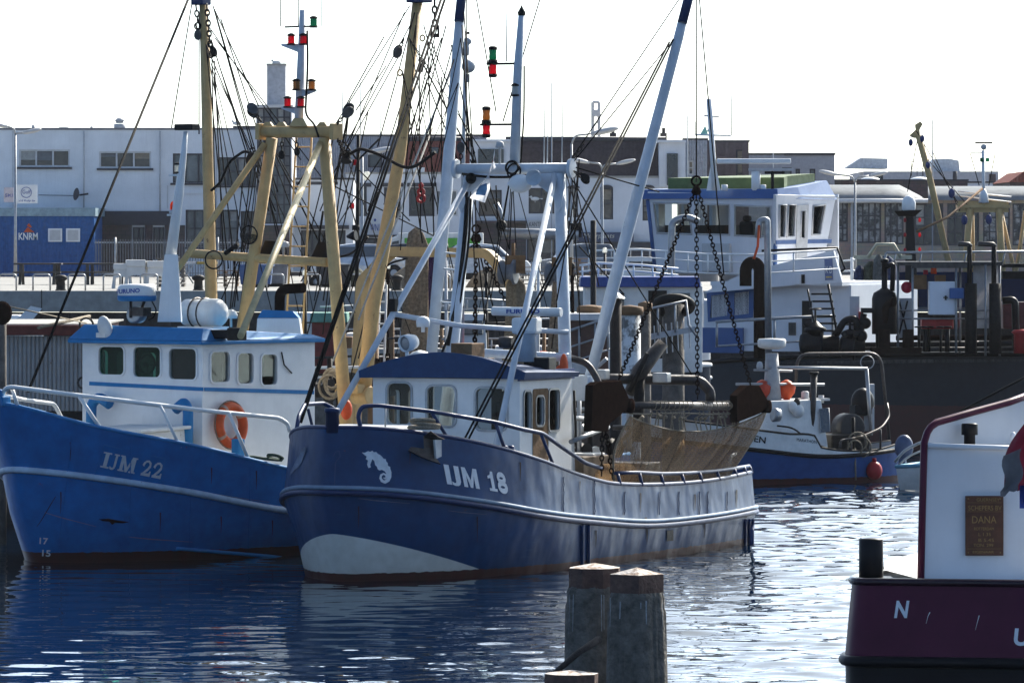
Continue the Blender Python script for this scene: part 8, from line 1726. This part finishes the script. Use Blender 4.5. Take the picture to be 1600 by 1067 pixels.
B3 = building('grey ribbed metal hall rising behind the white houses', 275, 455, 760, 213, 16, CLAD, [(575, 234, 597, 262, 1, 1, FRG, PANE[0])], name='metal_hall', cat='hall')
# WNL house with parapet steps
WN = building('white house lettered WNL with dark-framed upper windows', 262, 541, 742, 272, 12, REND2, [
    (548, 291, 573, 338, 2, 2, FRG, PANE[0]), (600, 293, 626, 340, 2, 2, FRG, PANE[0]), (639, 293, 679, 338, 2, 1, FRG, PANE[1]), (680, 297, 715, 338, 2, 1, FRW, PANE[2]), (570, 372, 600, 404, 2, 2, FRG, PANE[1])], name='house', cat='house', coping=CONC)
for x0, x1 in ((544, 580), (597, 630), (636, 682)): part(WN, 'lintel', pb(MB(), x0, 286, x1, 292, 261.85, .12), FRG)
part(WN, 'parapet', pb(MB(), 620, 262, 663, 272, 262.0, .35), REND2)
part(WN, 'lettering', text_mb('WNL', lambda x, y: W(x, y, 261.96), (578, 361), (595, 361), (578, 350)), MATS['blue_lettering'])
part(WN, 'blue_emblem', poly_mb([[(584, 344), (586, 341), (588, 344), (586, 347)]], lambda x, y: W(x, y, 261.96)), MATS['blue_lettering'])
part(WN, 'shop_fascia', pb(MB(), 565, 367, 620, 371, 261.8, .2), FRG)
rf = part(WN, 'tiled_roof', MB().add([W(627, 274, 264), W(742, 274, 264), W(737, 218, 265.5), W(636, 218, 265.5), W(742, 274, 276), W(627, 274, 276), W(737, 218, 274), W(636, 218, 274)], [(0, 1, 2, 3), (1, 4, 6, 2), (4, 5, 7, 6), (5, 0, 3, 7), (3, 2, 6, 7)]), RTILE)
part(rf, 'ridge', MB().tube([W(635, 218, 265.5), W(738, 218, 265.5)], .12, 8), FRG); part(rf, 'skylight', MB().prism([W(x, y, 264.7) for x, y in ((673, 240), (684, 240), (685, 232), (674, 232))], (0, .05, .05)), PANE[0])
part(rf, 'ball_vent', pc(MB(), 624, 244, 264, 265, 5, top=.6), WHITE)
# row of white houses with dark roof
HR = building('white house row with arched windows and a brown shopfront', 263, 738, 1050, 278, 12, REND2, [
    (748, 297, 784, 338, 1, 1, FRG, PANE[3]), (826, 294, 866, 334, 2, 2, FRG, PANE[3]), (888, 293, 903, 340, 1, 2, FRG, PANE[3]), (938, 294, 958, 343, 1, 2, FRG, PANE[3]), (1004, 300, 1022, 345, 1, 2, FRG, PANE[3]), (823, 372, 868, 410, 2, 1, FRG, PANE[1])], name='house', cat='house', coping=CONC)
for x in (896, 948, 1013): part(HR, 'arch_head', MB().prism([W(x + 10 * math.cos(q), 294 - 5 * math.sin(q), 262.9) for q in [PI * i / 10 for i in range(11)]], (0, .1, 0)), FRG)
part(HR, 'brown_shopfront', pb(pb(MB(), 740, 345, 822, 350, 262.6, .45), 742, 350, 822, 434, 262.9, .08), DKBR); part(HR, 'brown_shopfront', pb(MB(), 869, 345, 900, 434, 262.9, .08), DKBR)
kb = part(HR, 'sign_board', pb(MB(), 825, 344, 852, 356, 262.5, .12), GREYP); part(kb, 'lettering', text_mb('KANTIES', lambda x, y: W(x, y, 262.46), (827, 354), (850, 354), (827, 347)), FRG)
mb_ = part(HR, 'sign_board', pb(MB(), 902, 363, 990, 378, 262.5, .2), M('navy_fascia', (.06, .08, .14), .5)); part(mb_, 'lettering', text_mb('Meerplaats', lambda x, y: W(x, y, 262.46), (911, 374), (960, 374), (911.5, 365), shear=.2), M('cream_letters', (.6, .58, .5), .5))
part(HR, 'dark_shopfront', pb(MB(), 902, 378, 1050, 434, 262.7, .2), FRG)
rf = part(HR, 'tiled_roof', MB().add([W(800, 277, 263.5), W(1046, 277, 263.5), W(1040, 219, 265), W(790, 219, 265), W(1040, 219, 275), W(790, 219, 275)], [(0, 1, 2, 3), (3, 2, 4, 5)]).add([W(1046, 277, 263.5), W(1046, 277, 275), W(1040, 219, 275), W(1040, 219, 265)], [(0, 1, 2, 3)]), SLATE)
part(rf, 'ridge', MB().tube([W(790, 218, 265), W(1040, 218, 265)], .13, 8), FRG)
dm_ = part(HR, 'dormer', pb(pb(MB(), 734, 221, 803, 279, 263.2, 8), 733, 218, 804, 221.5, 263, 8.4), REND2); part(dm_, 'dormer_window', pb(MB(), 747, 233, 787, 262, 263.1, .12), PANE[1])
for x in (958, 1037): part(HR, 'chimney', pb(pb(MB(), x - 5, 208, x + 5, 220, 268, .8), x - 2.5, 200, x + 2.5, 208, 268.2, .3), M('dark_brick_chimney', (.09, .07, .065), .9))
d2_ = part(HR, 'dormer', pb(pb(MB(), 1030, 222, 1071, 292, 262.5, 8), 1020, 219, 1072, 223, 262.3, 8.4), REND2); part(d2_, 'dormer_door', pb(MB(), 1042, 240, 1059, 290, 262.4, .12), PANE[1])
GS = building('grey slatted gable beside the white dormer house', 266, 1068, 1105, 219, 10, CLAD, [(1075, 251, 1084, 274, 1, 2, FRW, PANE[0])], name='house', cat='house')
BR = building('brown flat-topped block behind the tanker wheelhouse', 272, 1100, 1170, 222, 10, M('brown_panels', (.13, .1, .1), .8, var=.12, streak=.3), [(1150, 234, 1162, 290, 1, 3, FRG, PANE[3])])
part(BR, 'pilaster', pb(pb(MB(), 1133, 223, 1139, 300, 271.9, .12), 1160, 223, 1168, 300, 271.9, .12), MATS['brown_panels'])
GB = building('pale grey flat block right of the brown one', 285, 1168, 1304, 242, 12, M('pale_grey_render', (.36, .37, .4), .8, var=.1, streak=.3), [(1243, 264, 1250, 292, 1, 1, FRG, PANE[2]), (1265, 264, 1274, 292, 1, 1, FRG, PANE[2]), (1222, 262, 1237, 290, 1, 1, FRG, PANE[2])])
part(GB, 'roof_edge', pb(MB(), 1225, 239, 1304, 243, 284.9, 1), FRG)
# glass hall with rounded zinc roof
HALLP = M('hall_pane_painted_reflections', (.42, .42, .42), .12, var=.5, scale=2.6, col2=(.03, .033, .038), lo=.38, hi=.56, bump=.02, bscale=.6, spec=.4)  # light and dark noise paints reflections and see-through into the pane colour
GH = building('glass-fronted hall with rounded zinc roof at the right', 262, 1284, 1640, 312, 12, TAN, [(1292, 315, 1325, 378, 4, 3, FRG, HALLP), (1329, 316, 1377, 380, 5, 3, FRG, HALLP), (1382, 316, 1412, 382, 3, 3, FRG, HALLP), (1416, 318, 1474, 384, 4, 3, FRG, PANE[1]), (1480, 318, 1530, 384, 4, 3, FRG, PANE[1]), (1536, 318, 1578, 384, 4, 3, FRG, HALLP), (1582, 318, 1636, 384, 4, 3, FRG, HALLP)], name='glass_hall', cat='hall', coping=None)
rows = []
for k in range(9):
    a = k / 8 * PI / 2; rows.append([W(x, 313 - 24 * math.sin(a), 261.6 + 3 * (1 - math.cos(a))) for x in (1280, 1292, 1380, 1405, 1436, 1450)])
    for i, f in ((4, .35), (5, 0)): rows[-1][i].z = W(0, 313, 261.6).z + (rows[-1][i].z - W(0, 313, 261.6).z) * f
part(GH, 'zinc_roof', MB().grid(rows), M('zinc_roof_sheet', (.17, .185, .2), .6, var=.15, scale=2, spec=.12))
part(GH, 'roof_rim', MB().tube([W(1280, 314, 261.5), W(1450, 314, 261.5)], .1, 8), FRW); part(GH, 'zinc_roof', MB().grid([[W(x, 313 - 22 * math.sin(k / 6 * PI / 2), 261.6 + 3 * (1 - math.cos(k / 6 * PI / 2))) for x in (1450, 1560, 1640)] for k in range(7)]), MATS['zinc_roof_sheet'])
part(GH, 'downpipe', pt(MB(), [(1331, 314), (1331, 430)], 261.8, 1.8, 8), GREYP)
for x, lab, w_ in ((0, 0, 0),): pass
# rooftops behind
F1 = building('long low flat roof with dark edge behind the glass hall', 300, 1300, 1512, 283, 10, DKBR, [(1392, 287, 1404, 294, 1, 1, FRG, PANE[0])], coping=FRG)
for x in (1360, 1437): part(F1, 'roof_dome', MB().sphere(W(x, 283, 301), (.55, .5, .22)), WHITE)
for x in (1297, 1318): pass
F2 = building('pale roof block with two slanted glass lanterns', 330, 1350, 1560, 268, 14, M('light_grey_render', (.4, .4, .43), .8, var=.1), [(1365, 272, 1380, 282, 1, 1, FRG, PANE[0])], coping=None)
for pts in ([(1320, 263), (1345, 247), (1387, 248), (1387, 264)], [(1455, 258), (1460, 249), (1482, 248), (1498, 251), (1500, 268), (1455, 268)]): part(F2, 'roof_lantern', MB().prism([W(x, y, 331) for x, y in pts], (0, 3, 0)), M('frosted_lantern', (.6, .62, .64), .4))
part(F2, 'roof_frame', pt(pt(pt(MB(), [(1424, 275), (1424, 253), (1442, 253), (1442, 275)], 328, .8, 6), [(1433, 253), (1433, 275)], 328, .5, 5), [(1424, 264), (1442, 264)], 328, .4, 5), FRG)
part(F2, 'flue', pc(MB(), 1492, 268, 284, 327, 3.5), FRG)
F3 = building('small white flat house at the far right skyline', 310, 1500, 1578, 286, 8, REND2, [(1558, 300, 1574, 316, 2, 1, FRG, PANE[0])]); part(F3, 'chimney', pb(MB(), 1546, 272, 1556, 287, 312, .5), DKBR)
F4 = building('reddish house with steep roof at the far right edge', 290, 1578, 1660, 284, 10, DKBR, [], coping=None); part(F4, 'tiled_roof', MB().prism([W(1576, 285, 289.8), W(1600, 268, 289.8), W(1664, 285, 289.8)], (0, 10, 0)), RTILE)
# far crane tower and gulls
ct = thing('crane_tower', 'distant lattice crane tower fading into the bright sky', 'crane', V((W(931, 0, 900).x, 900, QZ)))
part(ct, 'lattice', MB().tube([W(926, 240, 900), W(926, 160, 900)], .25, 4).tube([W(936, 240, 900), W(936, 160, 900)], .25, 4).tube([W(926, 160, 900), W(936, 160, 900)], .2, 4).tube([W(926, 185, 900), W(936, 170, 900)], .15, 4).tube([W(926, 170, 900), W(936, 185, 900)], .15, 4).tube([W(926, 200, 900), W(936, 186, 900)], .15, 4), GREYP)
part(ct, 'cabin', pb(MB(), 926, 172, 936, 182, 899, 1.5), GREYP)
def gull(label, x, y, D):
    c = W(x, y, D); t = solo('gull', label, 'gull', MB().sphere(c, (.2, .08, .09)).sphere(c + V((-.18, 0, .09)), .055).add([c + V((.16, 0, .02)), c + V((.36, 0, .03)), c + V((.34, 0, -.03))], [(0, 1, 2)]).tube([c, c - V((0, 0, .16))], .012, 5).lathe(c + V((-.22, 0, .085)), (-1, 0, -.1), [(.02, 0), (.004, .07)], 8), WHITE2, 'gulls perched on the roofs')
gull('gull perched on the pale chimney top', 432, 98, 255); gull('gull perched on the roof left of the stair tower', 370, 193, 257); gull('gull perched right of the mustard gantry, on the ribbed hall roof', 498, 186 + 24, 276); gull('gull perched on the brown shopfront ledge', 836, 311, 262.5)
print('objects', len(COL.objects))
